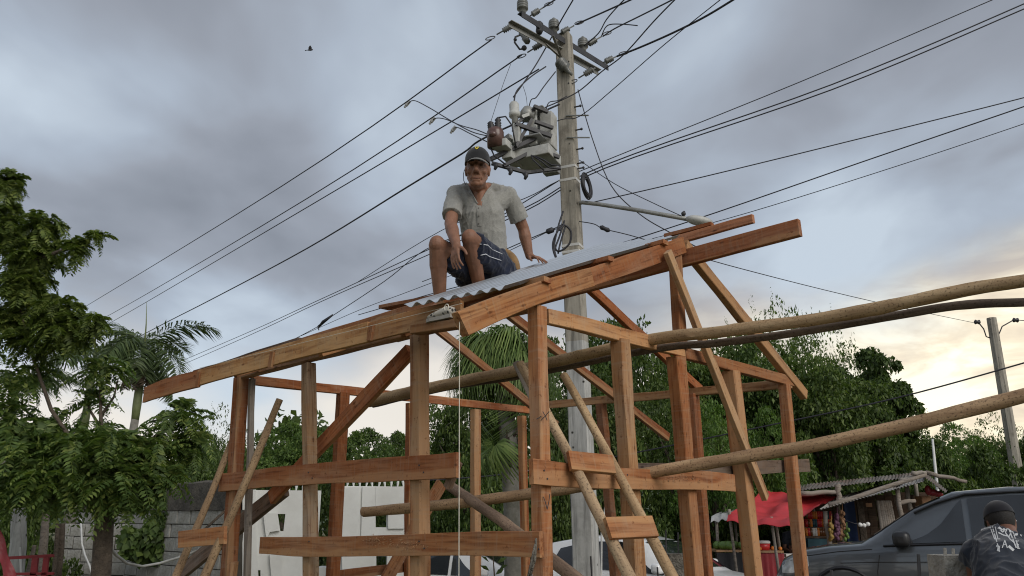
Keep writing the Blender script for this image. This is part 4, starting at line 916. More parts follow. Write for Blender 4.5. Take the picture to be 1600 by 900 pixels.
    m.grid([[cc + X * (0.088 * math.cos(t)) + Yv * (0.10 * math.sin(t) + e * math.sin(t)) - Z * (0.004 + e * 0.3) for t in [0.4 + (math.pi - 0.8) * i / 12 for i in range(13)]] for e in (0, 0.03, 0.065)])
    obj('cap', m, MAT['tee_cap'], man, True)
    m = MB(); m.grid([[cc + X * (0.084 * math.cos(t) * math.cos(q)) + Yv * (0.102 * math.sin(t) * math.cos(q)) + Z * (0.105 * math.sin(q)) for t in [math.pi - 0.1 + (math.pi + 0.2) * i / 18 for i in range(19)]] for q in (0.05, -0.1, -0.25, -0.4, -0.55, -0.68)]); obj('hair', m, MAT['hair'], man, True)
    m = MB(); m.tube([P(0.082, 0.09, 0.012), P(0.088, 0.02, 0.012), P(0.09, -0.02, 0.005)], 0.003, 6); obj('glasses_arm', m, MAT['chrome'], man)
bending_man()
def small_person(label, base, hz, sit, skin, top, lean=0.0):
    b = Vector(base); m = MB(); z = 0.45 if sit else 0.9; pel = b + Vector((0, 0, z)); nk = pel + Vector((0, -0.03, 0.52)); hd = nk + Vector((0, -0.04, 0.16))
    for s in (-1, 1):
        hip = pel + Vector((0.09 * s, 0, 0)); kn = hip + (Vector((0.04 * s, -0.4, 0.04)) if sit else Vector((0.02 * s, -0.02, -0.43))); an = Vector((kn.x, kn.y + 0.02, b.z + 0.08))
        m.caps(hip, kn, 0.08, 0.055); m.caps(kn, an, 0.055, 0.038); m.caps(an, an + Vector((0, -0.14, -0.04)), 0.036, 0.026)
        sh = nk + Vector((0.17 * s, 0.01, -0.07)); el = sh + Vector((0.05 * s, -0.06, -0.27)); wr = el + Vector((-0.04 * s, -0.22, -0.04)); m.caps(sh, el, 0.05, 0.04); m.caps(el, wr, 0.04, 0.028)
        hand(m, wr, Vector((0, -1, -0.3)), Vector((0, -0.2, 1)), Vector((-s, 0, 0)), (0.3, 0.3, 0.3), 0.05)
    P, rot = head(m, hd, Vector((-0.15, -1, -0.08)), Vector((0, 0, 1)), 1.0); m.caps(nk, hd + Vector((0, 0.03, -0.05)), 0.06, 0.055)
    sweep(m, [pel, pel + Vector((0, 0, 0.25)), nk + Vector((0, 0.02, -0.05))], [(0.15, 0.1), (0.14, 0.1), (0.13, 0.08)], Vector((0, -1, 0)))
    p = person_obj('person', m, 0.012, skin, b, label)
    m = MB(); sweep(m, [pel + Vector((0, 0, -0.02)), pel + Vector((0, 0, 0.25)), nk + Vector((0, 0.02, -0.12)), nk + Vector((0, 0.02, -0.02))], [(0.175, 0.13), (0.168, 0.125), (0.18, 0.12), (0.09, 0.08)], Vector((0, -1, 0)))
    for s in (-1, 1):
        sh = nk + Vector((0.17 * s, 0.01, -0.07)); m.caps(nk + Vector((0.05 * s, 0.02, -0.04)), sh, 0.06, 0.06); m.caps(sh, sh + Vector((0.03 * s, -0.03, -0.15)), 0.062, 0.062)
    wear('t_shirt', m, 0.014, top, p)
    m = MB(); cc = P(0, -0.012, 0.04)
    m.grid([[cc + rot @ Vector((0.082 * math.cos(t) * math.cos(q), 0.1 * math.sin(t) * math.cos(q), 0.1 * math.sin(q))) for t in [2 * math.pi * i / 20 for i in range(21)]] for q in [j * math.pi / 2 / 6 for j in range(7)]]); obj('hair', m, MAT['hair'], p, True)
    m = MB(); sweep(m, [pel + Vector((0, 0, -0.09)), pel + Vector((0, 0, 0.05))], [(0.17, 0.13), (0.17, 0.13)], Vector((0, -1, 0))); wear('trousers', m, 0.014, 'navy_shorts', p)
# ================================================================== utility pole, transformer rack, wires
UP0, UP1 = at(917, 900, 11.6), at(881, 56, 11.6)
pole_dir = (UP1 - UP0).normalized(); PB = UP0 - pole_dir * ((UP0.z + 0.3) / pole_dir.z)
def on_pole(v):   # centre of the pole at picture row v
    t = 0.0
    lo, hi = 0.0, 1.0
    for _ in range(40):
        mid = (lo + hi) / 2; p = UP0.lerp(UP1, mid); d = p - CAM; fw = d.y * CT + d.z * ST; vv = 450 - F * (-d.y * ST + d.z * CT) / fw
        if vv > v: lo = mid
        else: hi = mid
    return UP0.lerp(UP1, lo)
PX = Vector((math.cos(R(25)), -math.sin(R(25)), 0)); PY = Vector((math.sin(R(25)), math.cos(R(25)), 0))
def build_utility_pole():
    base = Vector((PB.x, PB.y, gz(PB.x, PB.y)))
    up = empty('utility_pole', base, 'tall grey concrete utility pole with crossarms right behind the timber frame', 'utility pole')
    m = MB(); rows = []
    for i in range(25):
        t = i / 24; p = PB.lerp(UP1, t); a = 0.165 - 0.045 * t; b = 0.135 - 0.035 * t; c = 0.02; row = []
        for x, y in ((-a + c, -b), (a - c, -b), (a, -b + c), (a, b - c), (a - c, b), (-a + c, b), (-a, b - c), (-a, -b + c)): row.append(p + PX * x + PY * y + Vector((1, 0, 0)) * 0.004 * noise.noise(Vector((i * 0.7, x * 9, y * 9))))
        rows.append(row)
    m.grid(rows[11:], True); m.f.append(tuple(13 * 8 + k for k in range(8))); obj('shaft', m, MAT['concrete_pole'], up)
    m = MB(); m.grid(rows[:12], True); obj('shaft_base', m, MAT['pale_concrete'], up)
    m = MB()
    for k in range(-1, 2, 2):   # recessed joint lines of the casting
        pass
    ca, cb = atz(812, 20, 9.15), atz(947, 104, 9.15)
    m = MB(); m.bar(ca, cb, 0.1, 0.012); off = Vector((cb - ca).normalized().cross(UP)) * 0.045; m.bar(ca + off - UP * 0.05, cb + off - UP * 0.05, 0.012, 0.1); obj('crossarm', m, MAT['dark_steel'], up)
    da, db = atz(797, 33, 8.98), atz(937, 110, 8.98)
    m = MB(); m.bar(da, db, 0.08, 0.012); off = Vector((db - da).normalized().cross(UP)) * 0.034; m.bar(da - off - UP * 0.04, db - off - UP * 0.04, 0.012, 0.08); obj('crossarm', m, MAT['steel'], up)
    for (a, b) in (((845, 62), (870, 98)), ((864, 56), (890, 100))): m = MB(); m.bar(atz(*a, 9.0), on_pole(b[1]) - PY * 0.13, 0.04, 0.01); obj('arm_brace', m, MAT['steel'], up)
    for u, v, k in ((816, 14, 1.0), (862, 38, 1.0), (908, 65, 1.0), (840, 43, 0.8)):
        p = ca.lerp(cb, (u - 812) / 135.0); m = MB()
        if k == 1.0: m.lathe(p, p + UP * 0.30, ((0, 0.03), (0.12, 0.055), (0.3, 0.06), (0.32, 0.09), (0.4, 0.09), (0.42, 0.07), (0.46, 0.09), (0.54, 0.09), (0.56, 0.07), (0.6, 0.09), (0.68, 0.09), (0.70, 0.07), (0.74, 0.085), (0.8, 0.08), (0.82, 0.045), (0.92, 0.04), (1.0, 0.02)), 14)
        else: m.lathe(p - UP * 0.16, p + UP * 0.06, ((0, 0.04), (0.2, 0.06), (0.5, 0.05), (0.8, 0.065), (1, 0.03)), 12)
        obj('pin_insulator', m, MAT['porcelain' if k == 1.0 else 'dark_steel'], up, True)
    p = on_pole(110) - PY * 0.16; m = MB(); q = p + Vector((0.16, -0.05, -0.2)); m.lathe(p + Vector((-0.06, 0, 0.1)), q, ((0, 0.03), (0.1, 0.09), (0.2, 0.1), (0.24, 0.07), (0.3, 0.1), (0.34, 0.07), (0.4, 0.1), (0.44, 0.07), (0.5, 0.1), (0.56, 0.05), (0.8, 0.03), (1, 0.02)), 14); obj('side_insulator', m, MAT['porcelain'], up, True)
    for v in (264, 284, 386, 396):
        p = on_pole(v); m = MB(); t = max(0.0, min(1.0, (p - PB).length / (UP1 - PB).length)); a = 0.168 - 0.045 * t; b = 0.138 - 0.035 * t
        for z in (-0.014, 0.014): pass
        m.grid([[p + PX * x + PY * y + UP * z for x, y in ((-a, -b), (a, -b), (a, b), (-a, b))] for z in (-0.02, 0.02)], True); obj('clamp_band', m, MAT['white_hose'], up)
    for v in (170, 206, 236, 258, 266):
        p = on_pole(v) + PX * 0.12; m = MB(); m.tube([p, p + PX * 0.11], 0.012, 6); m.ell(p + PX * 0.11, 0.022, None, 8, 6); obj('step_bolt', m, MAT['dark_steel'], up, True)
    for v, dv in ((188, 14), (222, 12)): m = MB(); p = on_pole(v) + PX * 0.1 - PY * 0.12; m.bar(p - PX * 0.08 + UP * 0.02, p + PX * 0.3 - UP * 0.06, 0.03, 0.012); obj('side_bracket', m, MAT['steel'], up)
    # strain insulators along the wires
    for (a, b) in ((((804, 38), (778, 53)), 0), (((826, 26), (850, 10)), 0), (((846, 68), (822, 83)), 0), (((872, 54), (896, 40)), 0), (((914, 72), (938, 58)), 0), (((861, 100), (846, 106)), 0), (((940, 98), (968, 86)), 0))[:7] if False else [((804, 38), (776, 54)), ((828, 25), (850, 11)), ((850, 66), (824, 82)), ((874, 53), (897, 40)), ((916, 71), (940, 57)), ((942, 98), (966, 87)), ((930, 106), (904, 122))]:
        p, q = at(*a, 11.5), at(*b, 11.5); m = MB()
        m.lathe(p, q, ((0, 0.012), (0.15, 0.012), (0.16, 0.04), (0.22, 0.055), (0.26, 0.03), (0.32, 0.055), (0.36, 0.03), (0.42, 0.055), (0.46, 0.03), (0.52, 0.055), (0.56, 0.03), (0.62, 0.05), (0.66, 0.012), (1, 0.012)), 12); obj('strain_insulator', m, MAT['porcelain'], up, True)
        q2 = q + (q - p) * 0.35; m = MB(); m.torus(q2, Vector((0.3, -1, 0.2)), 0.05, 0.009, 14, 6, 1.9, 0.55, (q - p).normalized()); obj('wire_clamp', m, MAT['dark_steel'], up, True)
    # fuse cutout hanging under the arm
    m = MB(); p, q = at(813, 48, 11.3), at(826, 68, 11.3); m.lathe(p, q, ((0, 0.02), (0.1, 0.05), (0.5, 0.045), (0.55, 0.06), (0.9, 0.05), (1, 0.02)), 12); obj('fuse_cutout', m, MAT['porcelain'], up, True)
    m = MB(); m.tube([at(814, 54, 11.3), at(805, 58, 11.3), at(804, 66, 11.3), at(812, 77, 11.3), at(820, 76, 11.3)], 0.016, 6); m.ell(at(819, 75, 11.3), 0.045, None, 8, 6); m.ell(at(805, 62, 11.3), 0.03, None, 8, 6); obj('cutout_bracket', m, MAT['dark_steel'], up, True)
    # street lamp arm
    m = MB(); p0 = on_pole(321) + PX * 0.1; m.tube([p0, p0 + PX * 0.08 + UP * 0.02, at(935, 319, 11.45), at(1000, 329, 11.1), at(1078, 343, 10.6)], 0.032, 10); obj('lamp_arm', m, MAT['steel'], up, True)
    m = MB(); q0 = at(1076, 342, 10.62); m.ell(q0 + Vector((0.14, -0.05, -0.05)), (0.20, 0.10, 0.07), Matrix.Rotation(R(12), 3, 'Y'), 14, 8); obj('lamp_head', m, MAT['tank_paint'], up, True)
    m = MB(); m.ell(at(1068, 334, 10.65), 0.035, None, 8, 6); m.tube([at(1068, 342, 10.65), at(1069, 330, 10.65)], 0.015, 6); obj('photocell', m, MAT['dark_steel'], up, True)
build_utility_pole()
def build_transformer():
    o = at(826, 240, 11.15)
    t = empty('transformer_rack', at(836, 272, 11.15), 'weathered steel rack with grey transformer tank and bushings hung on the utility pole', 'transformer')
    r25 = Matrix.Rotation(R(-25), 3, 'Z')
    def bx(name, c, d, mat, rot=r25): m = MB(); m.box(c, d, rot); b = obj(name, m, MAT[mat], t); md = b.modifiers.new('b', 'BEVEL'); md.width = 0.012; md.segments = 2; return b
    bx('tank', at(838, 247, 11.2), (0.62, 0.5, 0.16), 'tank_paint'); bx('tank', at(800, 245, 11.15), (0.16, 0.4, 0.2), 'tank_paint')
    bx('control_box', at(857, 206, 11.25), (0.20, 0.24, 0.58), 'tank_paint'); bx('upright_plate', at(833, 199, 11.1), (0.13, 0.05, 0.58), 'tank_paint'); bx('upright_plate', at(808, 208, 11.0), (0.11, 0.1, 0.34), 'tank_paint')
    bx('upright_plate', at(846, 200, 11.35), (0.42, 0.04, 0.44), 'steel'); bx('rack_shelf', at(826, 222, 11.2), (0.55, 0.42, 0.03), 'steel'); bx('rack_shelf', at(838, 176, 11.25), (0.36, 0.34, 0.03), 'steel'); bx('fuse_box', at(784, 227, 10.9), (0.24, 0.2, 0.12), 'tank_paint'); bx('foot_block', at(862, 268, 11.3), (0.24, 0.14, 0.09), 'steel')
    for a, b, w, mt in (((766, 249), (837, 216), 0.06, 'dark_steel'), ((787, 259), (841, 232), 0.05, 'dark_steel'), ((768, 255), (824, 270), 0.05, 'dark_steel'), ((822, 270), (876, 263), 0.045, 'dark_steel'), ((840, 233), (874, 246), 0.05, 'dark_steel'),
                        ((806, 194), (862, 213), 0.055, 'dark_steel'), ((806, 194), (838, 167), 0.045, 'dark_steel'), ((834, 166), (856, 175), 0.05, 'dark_steel'), ((806, 229), (831, 186), 0.045, 'dark_steel'), ((836, 190), (864, 200), 0.05, 'dark_steel'), ((815, 183), (834, 176), 0.05, 'steel'), ((798, 213), (786, 222), 0.08, 'steel')):
        m = MB(); m.bar(at(*a, 10.95), at(*b, 11.05), w, w); obj('beam', m, MAT[mt], t)
    m = MB(); p, q = at(805, 193, 11.0), at(803, 160, 11.0); m.lathe(p, q, ((0, 0.05), (0.3, 0.05), (0.32, 0.085), (0.5, 0.09), (0.55, 0.075), (0.9, 0.075), (1, 0.05)), 16); obj('bushing', m, MAT['tank_paint'], t, True)
    m = MB(); p, q = at(824, 186, 11.1), at(824, 168, 11.1); m.lathe(p, q, ((0, 0.12), (0.5, 0.12), (0.7, 0.10), (1, 0.06)), 16); obj('drum', m, MAT['steel'], t, True)
    m = MB(); p, q = at(774, 230, 10.85), at(774, 200, 10.85); m.lathe(p, q, ((0, 0.12), (0.75, 0.13), (0.9, 0.11), (1, 0.06)), 16); m.ell(at(770, 210, 10.75), (0.07, 0.06, 0.055)); obj('regulator_can', m, MAT['brown_porcelain'], t, True)
    for (u, v), (u2, v2) in (((768, 203), (766, 190)), ((778, 203), (778, 184))):
        m = MB(); m.lathe(at(u, v, 10.85), at(u2, v2, 10.85), ((0, 0.03), (0.15, 0.055), (0.2, 0.03), (0.35, 0.055), (0.4, 0.03), (0.55, 0.055), (0.6, 0.03), (0.8, 0.05), (1, 0.02)), 12); obj('arrester', m, MAT['dark_steel'], t, True)
    for u, v in ((774, 256), (797, 264), (821, 271)): m = MB(); m.tube([at(u, v, 10.95), at(u + 1, v + 5, 10.95), at(u - 1, v + 9, 10.95)], [0.05, 0.03, 0.02], 8); obj('hook_insulator', m, MAT['dark_steel'], t, True)
    for pts in ([(832, 243), (846, 252), (858, 262), (876, 264)], [(836, 244), (850, 250), (862, 258), (876, 259)], [(777, 184), (790, 182), (800, 196), (806, 228)], [(766, 230), (772, 243), (790, 257)], [(830, 242), (833, 250), (842, 258), (850, 266)]): m = MB(); m.tube([at(u, v, 10.85) for u, v in pts], 0.012, 6); obj('lead', m, MAT['cable'], t, True)
build_transformer()
WIRES = 0
def wire(label, pts, r=0.011, mat='cable', group=None, name='power_line', smooth_n=6):
    r *= 0.82; P = [at(*p) for p in pts]; out = []
    if len(P) == 2:
        sag = (P[1] - P[0]).length * 0.006; out = [P[0].lerp(P[1], i / 20) - UP * (4 * sag * (i / 20) * (1 - i / 20)) for i in range(21)]
    else:
        for i in range(len(P) - 1):
            a, b, c, d = P[max(i - 1, 0)], P[i], P[i + 1], P[min(i + 2, len(P) - 1)]
            for k in range(smooth_n):
                u = k / smooth_n; out.append(0.5 * ((2 * b) + (c - a) * u + (2 * a - 5 * b + 4 * c - d) * u * u + (3 * b - a - 3 * c + d) * u ** 3))
        out.append(P[-1])
    m = MB(); m.tube(out, r, 6); o = obj(name, m, MAT[mat], None, True); tag(o, label, 'wire', group); return o
G1 = 'wires falling from the pole top to the left'
wire('topmost of the three wires falling from the pole top to the left', [(768, 62, 11.3), (440, 291, 17), (135, 478, 38), (70, 517, 50)], 0.014, group=G1)
wire('middle of the three wires falling from the pole top to the left', [(815, 86, 11.3), (480, 310, 17), (175, 490, 38), (90, 532, 50)], 0.014, group=G1)
wire('lowest of the three wires falling from the pole top to the left', [(842, 108, 11.4), (500, 312, 17), (180, 500, 38), (95, 545, 50)], 0.014, group=G1)
wire('thick twisted cable running down left behind the cap of the man', [(874, 163, 11.45), (758, 215, 11.3), (722, 240, 11.8), (640, 290, 13), (480, 388, 17), (330, 468, 23), (225, 522, 30), (80, 600, 45)], 0.018)
G2 = 'long wires crossing the sky behind the pole'
wire('upper of two close wires crossing from upper right down behind the man', [(1690, -38, 10), (1600, 6, 10.2), (1300, 132, 10.9), (945, 258, 11.9), (820, 325, 13.5), (665, 392, 16.5), (500, 468, 22), (340, 540, 32), (80, 650, 55)], 0.012, group=G2)
wire('lower of two close wires crossing from upper right down behind the man', [(1690, -26, 10.1), (1600, 14, 10.3), (1300, 140, 11), (945, 263, 12.0), (820, 330, 13.6), (665, 400, 16.6), (500, 472, 22.1), (340, 546, 32.2), (80, 658, 55)], 0.012, group=G2)
wire('single wire high on the right reaching the pole above the coil', [(1640, -38, 10), (1550, 0, 10.2), (1250, 128, 10.9), (905, 268, 11.7), (820, 310, 13), (690, 360, 15.6), (560, 440, 19)], 0.009)
wire('wire from the lamp arm bracket rising gently to the right edge', [(918, 318, 11.5), (1100, 276, 11), (1350, 215, 10.6), (1610, 150, 10.2), (1700, 124, 10)], 0.010)
wire('upper of two wires passing just above the sawn ridge ends', [(560, 492, 19), (700, 452, 16), (885, 405, 13.5), (1080, 345, 12), (1350, 252, 11), (1610, 163, 10.2), (1700, 130, 10)], 0.011)
wire('lower thin wire passing just above the sawn ridge ends', [(1000, 378, 12.5), (1170, 332, 11.6), (1400, 260, 10.8), (1610, 190, 10.2), (1700, 158, 10)], 0.007)
wire('steep wire from the pole top down to behind the zinc roof', [(903, 140, 11.5), (925, 215, 11.4), (955, 290, 11.3), (1000, 335, 11.3), (1050, 365, 11.4), (1100, 392, 11.6)], 0.010)
wire('slanting wire between the pole side and the lamp arm tip', [(905, 250, 11.5), (960, 287, 11.2), (1020, 317, 10.9), (1066, 338, 10.65)], 0.008)
wire('short service cable with a black splice right of the pole', [(905, 346, 11.45), (928, 350, 11.4), (945, 358, 11.4), (1000, 372, 11.5), (1140, 415, 12.5), (1360, 470, 17), (1525, 505, 24)], 0.009)
m = MB(); m.lathe(at(937, 354, 11.38), at(953, 361, 11.38), ((0, 0.015), (0.2, 0.04), (0.5, 0.032), (0.8, 0.04), (1, 0.015)), 8); tag(obj('cable_splice', m, MAT['cable'], None, True), 'black splice on the short cable right of the pole', 'splice')
wire('black service drop with a tap that meets the pole behind the man', [(430, 545, 20), (490, 514, 18.5), (505, 503, 18), (600, 440, 15.5), (665, 390, 14), (760, 350, 12.8), (872, 283, 11.6)], 0.010)
m = MB(); m.tube([at(497, 512, 18.2), at(505, 503, 18), at(520, 492, 17.8)], [0.02, 0.04, 0.02], 8); m.tube([at(498, 516, 18.1), at(498, 508, 18.1)], 0.012, 6); tag(obj('cable_tap', m, MAT['cable'], None, True), 'taped tap on the black service drop over the eave', 'splice')
wire('wire just above the eave boards running toward the man\'s feet', [(470, 525, 22), (560, 485, 19), (640, 455, 17), (760, 408, 14.5), (880, 350, 12)], 0.008)
wire('thick black cable low among the right trees', [(640, 752, 15.5), (760, 744, 15.8), (880, 728, 15.5), (1000, 706, 15), (1200, 665, 14), (1400, 622, 13.2), (1600, 567, 12.5), (1720, 530, 12)], 0.017)
G3 = 'wires rising from the pole top out of the frame'
wire('wire leaving the far left insulator up out of the frame', [(850, 11, 11.5), (862, 3, 11.2), (905, -25, 10.5)], 0.016, group=G3)
wire('wire leaving the middle insulator up to the right', [(900, 38, 11.5), (925, 27, 11.2), (985, 0, 10.4), (1040, -26, 9.8)], 0.016, group=G3)
wire('looping jumper beside the right end of the crossarm', [(912, 72, 11.4), (935, 52, 11.2), (948, 30, 10.9), (970, 5, 10.4), (990, -14, 10)], 0.012, group=G3)
wire('wire rising from the right insulator with a stray loop', [(942, 57, 11.4), (960, 45, 11), (1000, 25, 10.3), (1050, 0, 9.6), (1085, -18, 9.2)], 0.013, group=G3)
wire('bent loose wire end right of the crossarm', [(940, 56, 11.4), (946, 43, 11.2), (955, 38, 11), (975, 38, 10.8), (996, 40, 10.6)], 0.011, group=G3)
wire('thick black feeder curving from the crossarm end to the top edge', [(964, 88, 11.4), (1000, 74, 11), (1050, 52, 10.4), (1100, 27, 9.8), (1145, 0, 9.2), (1180, -22, 8.8)], 0.019, group=G3)
wire('wire crossing the pole and climbing to the top edge', [(800, 205, 11.2), (845, 172, 11.3), (870, 160, 11.35), (905, 142, 11.4), (940, 112, 11.2), (975, 85, 10.8), (1020, 35, 10), (1050, 4, 9.5), (1075, -20, 9.2)], 0.012, group=G3)
wire('second wire crossing the pole lower and climbing to the top edge', [(748, 262, 12.4), (790, 235, 11.6), (868, 190, 11.38), (905, 182, 11.35), (955, 142, 10.9), (1040, 68, 10), (1130, -4, 9.2)], 0.009, group=G3)
wire('straight wire from behind the crossarm up to the top edge', [(802, 152, 11.3), (835, 105, 11.3), (862, 58, 11.5), (880, 26, 11), (900, -8, 10.6)], 0.013, group=G3)
G4 = 'jumpers dropping to the transformer rack'
wire('jumper bending down to the grey bushing', [(853, 104, 11.3), (832, 118, 11.2), (815, 133, 11.1), (806, 145, 11), (803, 161, 11)], 0.014, group=G4)
wire('jumper between the pole side and the transformer drum', [(868, 112, 11.4), (850, 135, 11.2), (838, 152, 11.1), (830, 156, 11.1), (826, 170, 11.1)], 0.011, group=G4)
wire('jumper curling from the pole to the control box', [(886, 150, 11.4), (872, 157, 11.3), (858, 160, 11.2), (853, 172, 11.2)], 0.010, group=G4)
wire('fine drop wire down to the brown regulator', [(798, 100, 11.3), (785, 135, 11.1), (767, 190, 10.85)], 0.005, group=G4)
wire('fine drop wire down to the drum', [(817, 134, 11.1), (822, 150, 11.1), (824, 168, 11.1)], 0.005, group=G4)
G5 = 'tap leads from the left wires to the regulator'
wire('longest tap lead from the topmost left wire to the regulator', [(634, 166, 13.6), (646, 157, 13.2), (670, 168, 12.6), (700, 186, 12), (735, 205, 11.3), (760, 212, 10.85)], 0.011, group=G5)
wire('tap lead from the middle left wire to the regulator', [(672, 192, 13.2), (680, 185, 13), (695, 186, 12.6), (720, 196, 11.8), (745, 203, 11.2), (762, 210, 10.85)], 0.011, group=G5)
wire('shortest tap lead from the lowest left wire to the regulator', [(706, 204, 12.6), (714, 199, 12.3), (735, 209, 11.6), (762, 222, 10.9)], 0.011, group=G5)
for u, v, Y, w in ((637, 161, 13.5, 'topmost'), (676, 187, 13.1, 'middle'), (709, 201, 12.5, 'lowest')):
    m = MB(); m.bar(at(u - 3, v + 4, Y), at(u + 3, v - 3, Y), 0.05, 0.05); m.tube([at(u - 5, v + 7, Y), at(u, v, Y)], 0.02, 6); tag(obj('tap_clamp', m, MAT['steel'], None), 'grey tap clamp on the %s left wire' % w, 'clamp', 'tap clamps on the left wires')
def coils():
    c = at(917, 290, 11.35); m = MB()
    for k in range(9): rr = random.Random(k); m.torus(c + Vector((rr.uniform(-.02, .02), rr.uniform(-.04, .04), rr.uniform(-.03, .03))), Vector((0.88, -0.45, 0.1)), 0.175 + rr.uniform(-.028, .02), 0.014, 28, 6)
    tag(obj('cable_coil', m, MAT['cable'], None, True), 'thick black coil of spare cable hanging beside the pole', 'cable coil')
    m = MB()
    for pts in ([(880, 330), (872, 355), (866, 385), (870, 405)], [(882, 345), (874, 370), (868, 388), (876, 392), (890, 380), (892, 362), (882, 352), (874, 360)], [(878, 350), (866, 372), (864, 388), (870, 406), (874, 408)], [(884, 352), (876, 378), (872, 396)]):
        Q = [at(u, v, 11.3 - 0.03 * i) for i, (u, v) in enumerate(pts)]; out = []
        for i in range(len(Q) - 1):
            a, b, c, d = Q[max(i - 1, 0)], Q[i], Q[i + 1], Q[min(i + 2, len(Q) - 1)]
            for k in range(6): u = k / 6; out.append(0.5 * ((2 * b) + (c - a) * u + (2 * a - 5 * b + 4 * c - d) * u * u + (3 * b - a - 3 * c + d) * u ** 3))
        m.tube(out + [Q[-1]], 0.015, 6)
    tag(obj('cable_loop', m, MAT['cable'], None, True), 'loose black cable loop tied to the left side of the pole', 'cable loop')
    m = MB(); m.lathe(at(853, 363, 11.3), at(866, 358, 11.3), ((0, 0.015), (0.2, 0.045), (0.8, 0.045), (1, 0.015)), 8); tag(obj('cable_splice', m, MAT['cable'], None, True), 'black splice where a cable reaches the loop left of the pole', 'splice')
    wire('cable from the pole loop running left behind the man', [(878, 356, 11.3), (860, 360, 11.3), (835, 370, 11.8), (760, 402, 13.5), (660, 440, 16)], 0.010)
coils()
def far_pole():
    t, b = at(1549, 497, 25), at(1590, 745, 25); d = b - t; g = t + d * ((t.z + 0.2) / (t.z - b.z)); m = MB(); rows = []
    p = empty('utility_pole', Vector((g.x, g.y, 0)), 'distant dark leaning pole against the bright break in the clouds', 'utility pole')
    m.tube([g, t], [0.20, 0.145], 8); obj('shaft', m, MAT['concrete_pole'], p)
    for s, (u, v) in ((-1, (1527, 503)), (1, (1587, 500))): m = MB(); m.lathe(at(u - 5, v, 25), at(u + 5, v + 0.5, 25), ((0, 0.02), (0.2, 0.08), (0.5, 0.05), (0.8, 0.08), (1, 0.02)), 8); obj('insulator', m, MAT['dark_steel'], p, True)
    m = MB(); m.tube([at(1529, 504, 25), at(1537, 514, 25), at(1541, 526, 25), at(1552, 530, 25)], 0.02, 5); m.tube([at(1582, 501, 25), at(1566, 510, 25), at(1561, 522, 25), at(1556, 528, 25)], 0.02, 5); obj('jumper', m, MAT['cable'], p)
    wire('thin wire from the distant leaning pole to the right edge', [(1590, 500, 25), (1640, 498, 20)], 0.016)
far_pole()
def bird():
    c = at(484, 78, 30); m = MB(); X = Vector((1, 0, 0.12)).normalized()
    m.lathe(c - X * 0.14, c + X * 0.14, ((0, 0.004), (0.12, 0.012), (0.3, 0.03), (0.6, 0.045), (0.8, 0.035), (0.92, 0.026), (1, 0.004)), 8)
    b = empty('bird', c - UP * 0.05, 'small dark bird in flight high in the left sky', 'bird'); obj('body', m, MAT['bird'], b, True)
    for s, z in ((1, 0.17), (-1, 0.15)):
        m = MB(); r = [c + X * 0.06 + UP * 0.02, c + X * 0.07 + Vector((0, s * 0.06, z * 0.6)), c + X * 0.05 + Vector((0, s * 0.08, z)), c + X * -0.0 + Vector((0, s * 0.08, z * 1.02)), c - X * 0.05 + Vector((0, s * 0.06, z * 0.5)), c - X * 0.05 + UP * 0.02]; m.poly(r, (0.004, 0, 0.004)); obj('wing', m, MAT['bird'], b)
    m = MB(); m.poly([c - X * 0.12 + Vector((0, 0.015, 0)), c - X * 0.2 + Vector((0, 0.03, -0.01)), c - X * 0.2 + Vector((0, -0.03, -0.01)), c - X * 0.12 - Vector((0, 0.015, 0))], (0, 0, 0.006)); obj('tail', m, MAT['bird'], b)
bird()
# ================================================================== plants
def unit(a): return a / np.maximum(np.linalg.norm(a, axis=1, keepdims=True), 1e-9)
def leaf_quads(P, D, Nn, Ln, Wn, fold=0.18):
    """one folded four-cornered leaf per row: base P, along D, face normal Nn"""
    D = unit(D); Sd = unit(np.cross(D, Nn)); Nn = np.cross(Sd, D); Ln = Ln[:, None]; Wn = Wn[:, None]
    V = np.empty((len(P), 4, 3)); V[:, 0] = P; V[:, 1] = P + D * Ln * 0.45 + Sd * Wn * 0.5 + Nn * Wn * fold; V[:, 2] = P + D * Ln - Nn * Ln * 0.08; V[:, 3] = P + D * Ln * 0.45 - Sd * Wn * 0.5 + Nn * Wn * fold
    return V.reshape(-1, 3), np.arange(len(P) * 4).reshape(-1, 4)
def crown_points(rng, lobes, n, shell=0.5, cr=0.62):
    """leaves gathered in domed tufts that sit on lumpy ellipsoids, (centre, radii) each"""
    ar = np.array([l[1][0] * l[1][1] + l[1][1] * l[1][2] + l[1][0] * l[1][2] for l in lobes]); k = max(12, int(ar.sum() * 2.4)); pick = rng.choice(len(lobes), k, p=ar / ar.sum())
    c = np.array([l[0] for l in lobes])[pick]; r = np.array([l[1] for l in lobes])[pick]; d = unit(rng.normal(size=(k, 3)) + np.array([0, 0, 0.25])); tc = c + d * r * (1 - shell * rng.random(k) ** 2)[:, None]
    tr = cr * rng.uniform(0.6, 1.35, k); q = rng.choice(k, n, p=tr ** 2 / (tr ** 2).sum()); dd = unit(rng.normal(size=(n, 3)) + d[q] * 0.7 + np.array([0, 0, 0.45]))
    rad = tr[q] * (0.55 + 0.45 * rng.random(n) ** 0.5); return tc[q] + dd * rad[:, None] * np.array([1.15, 1.15, 0.75]), dd
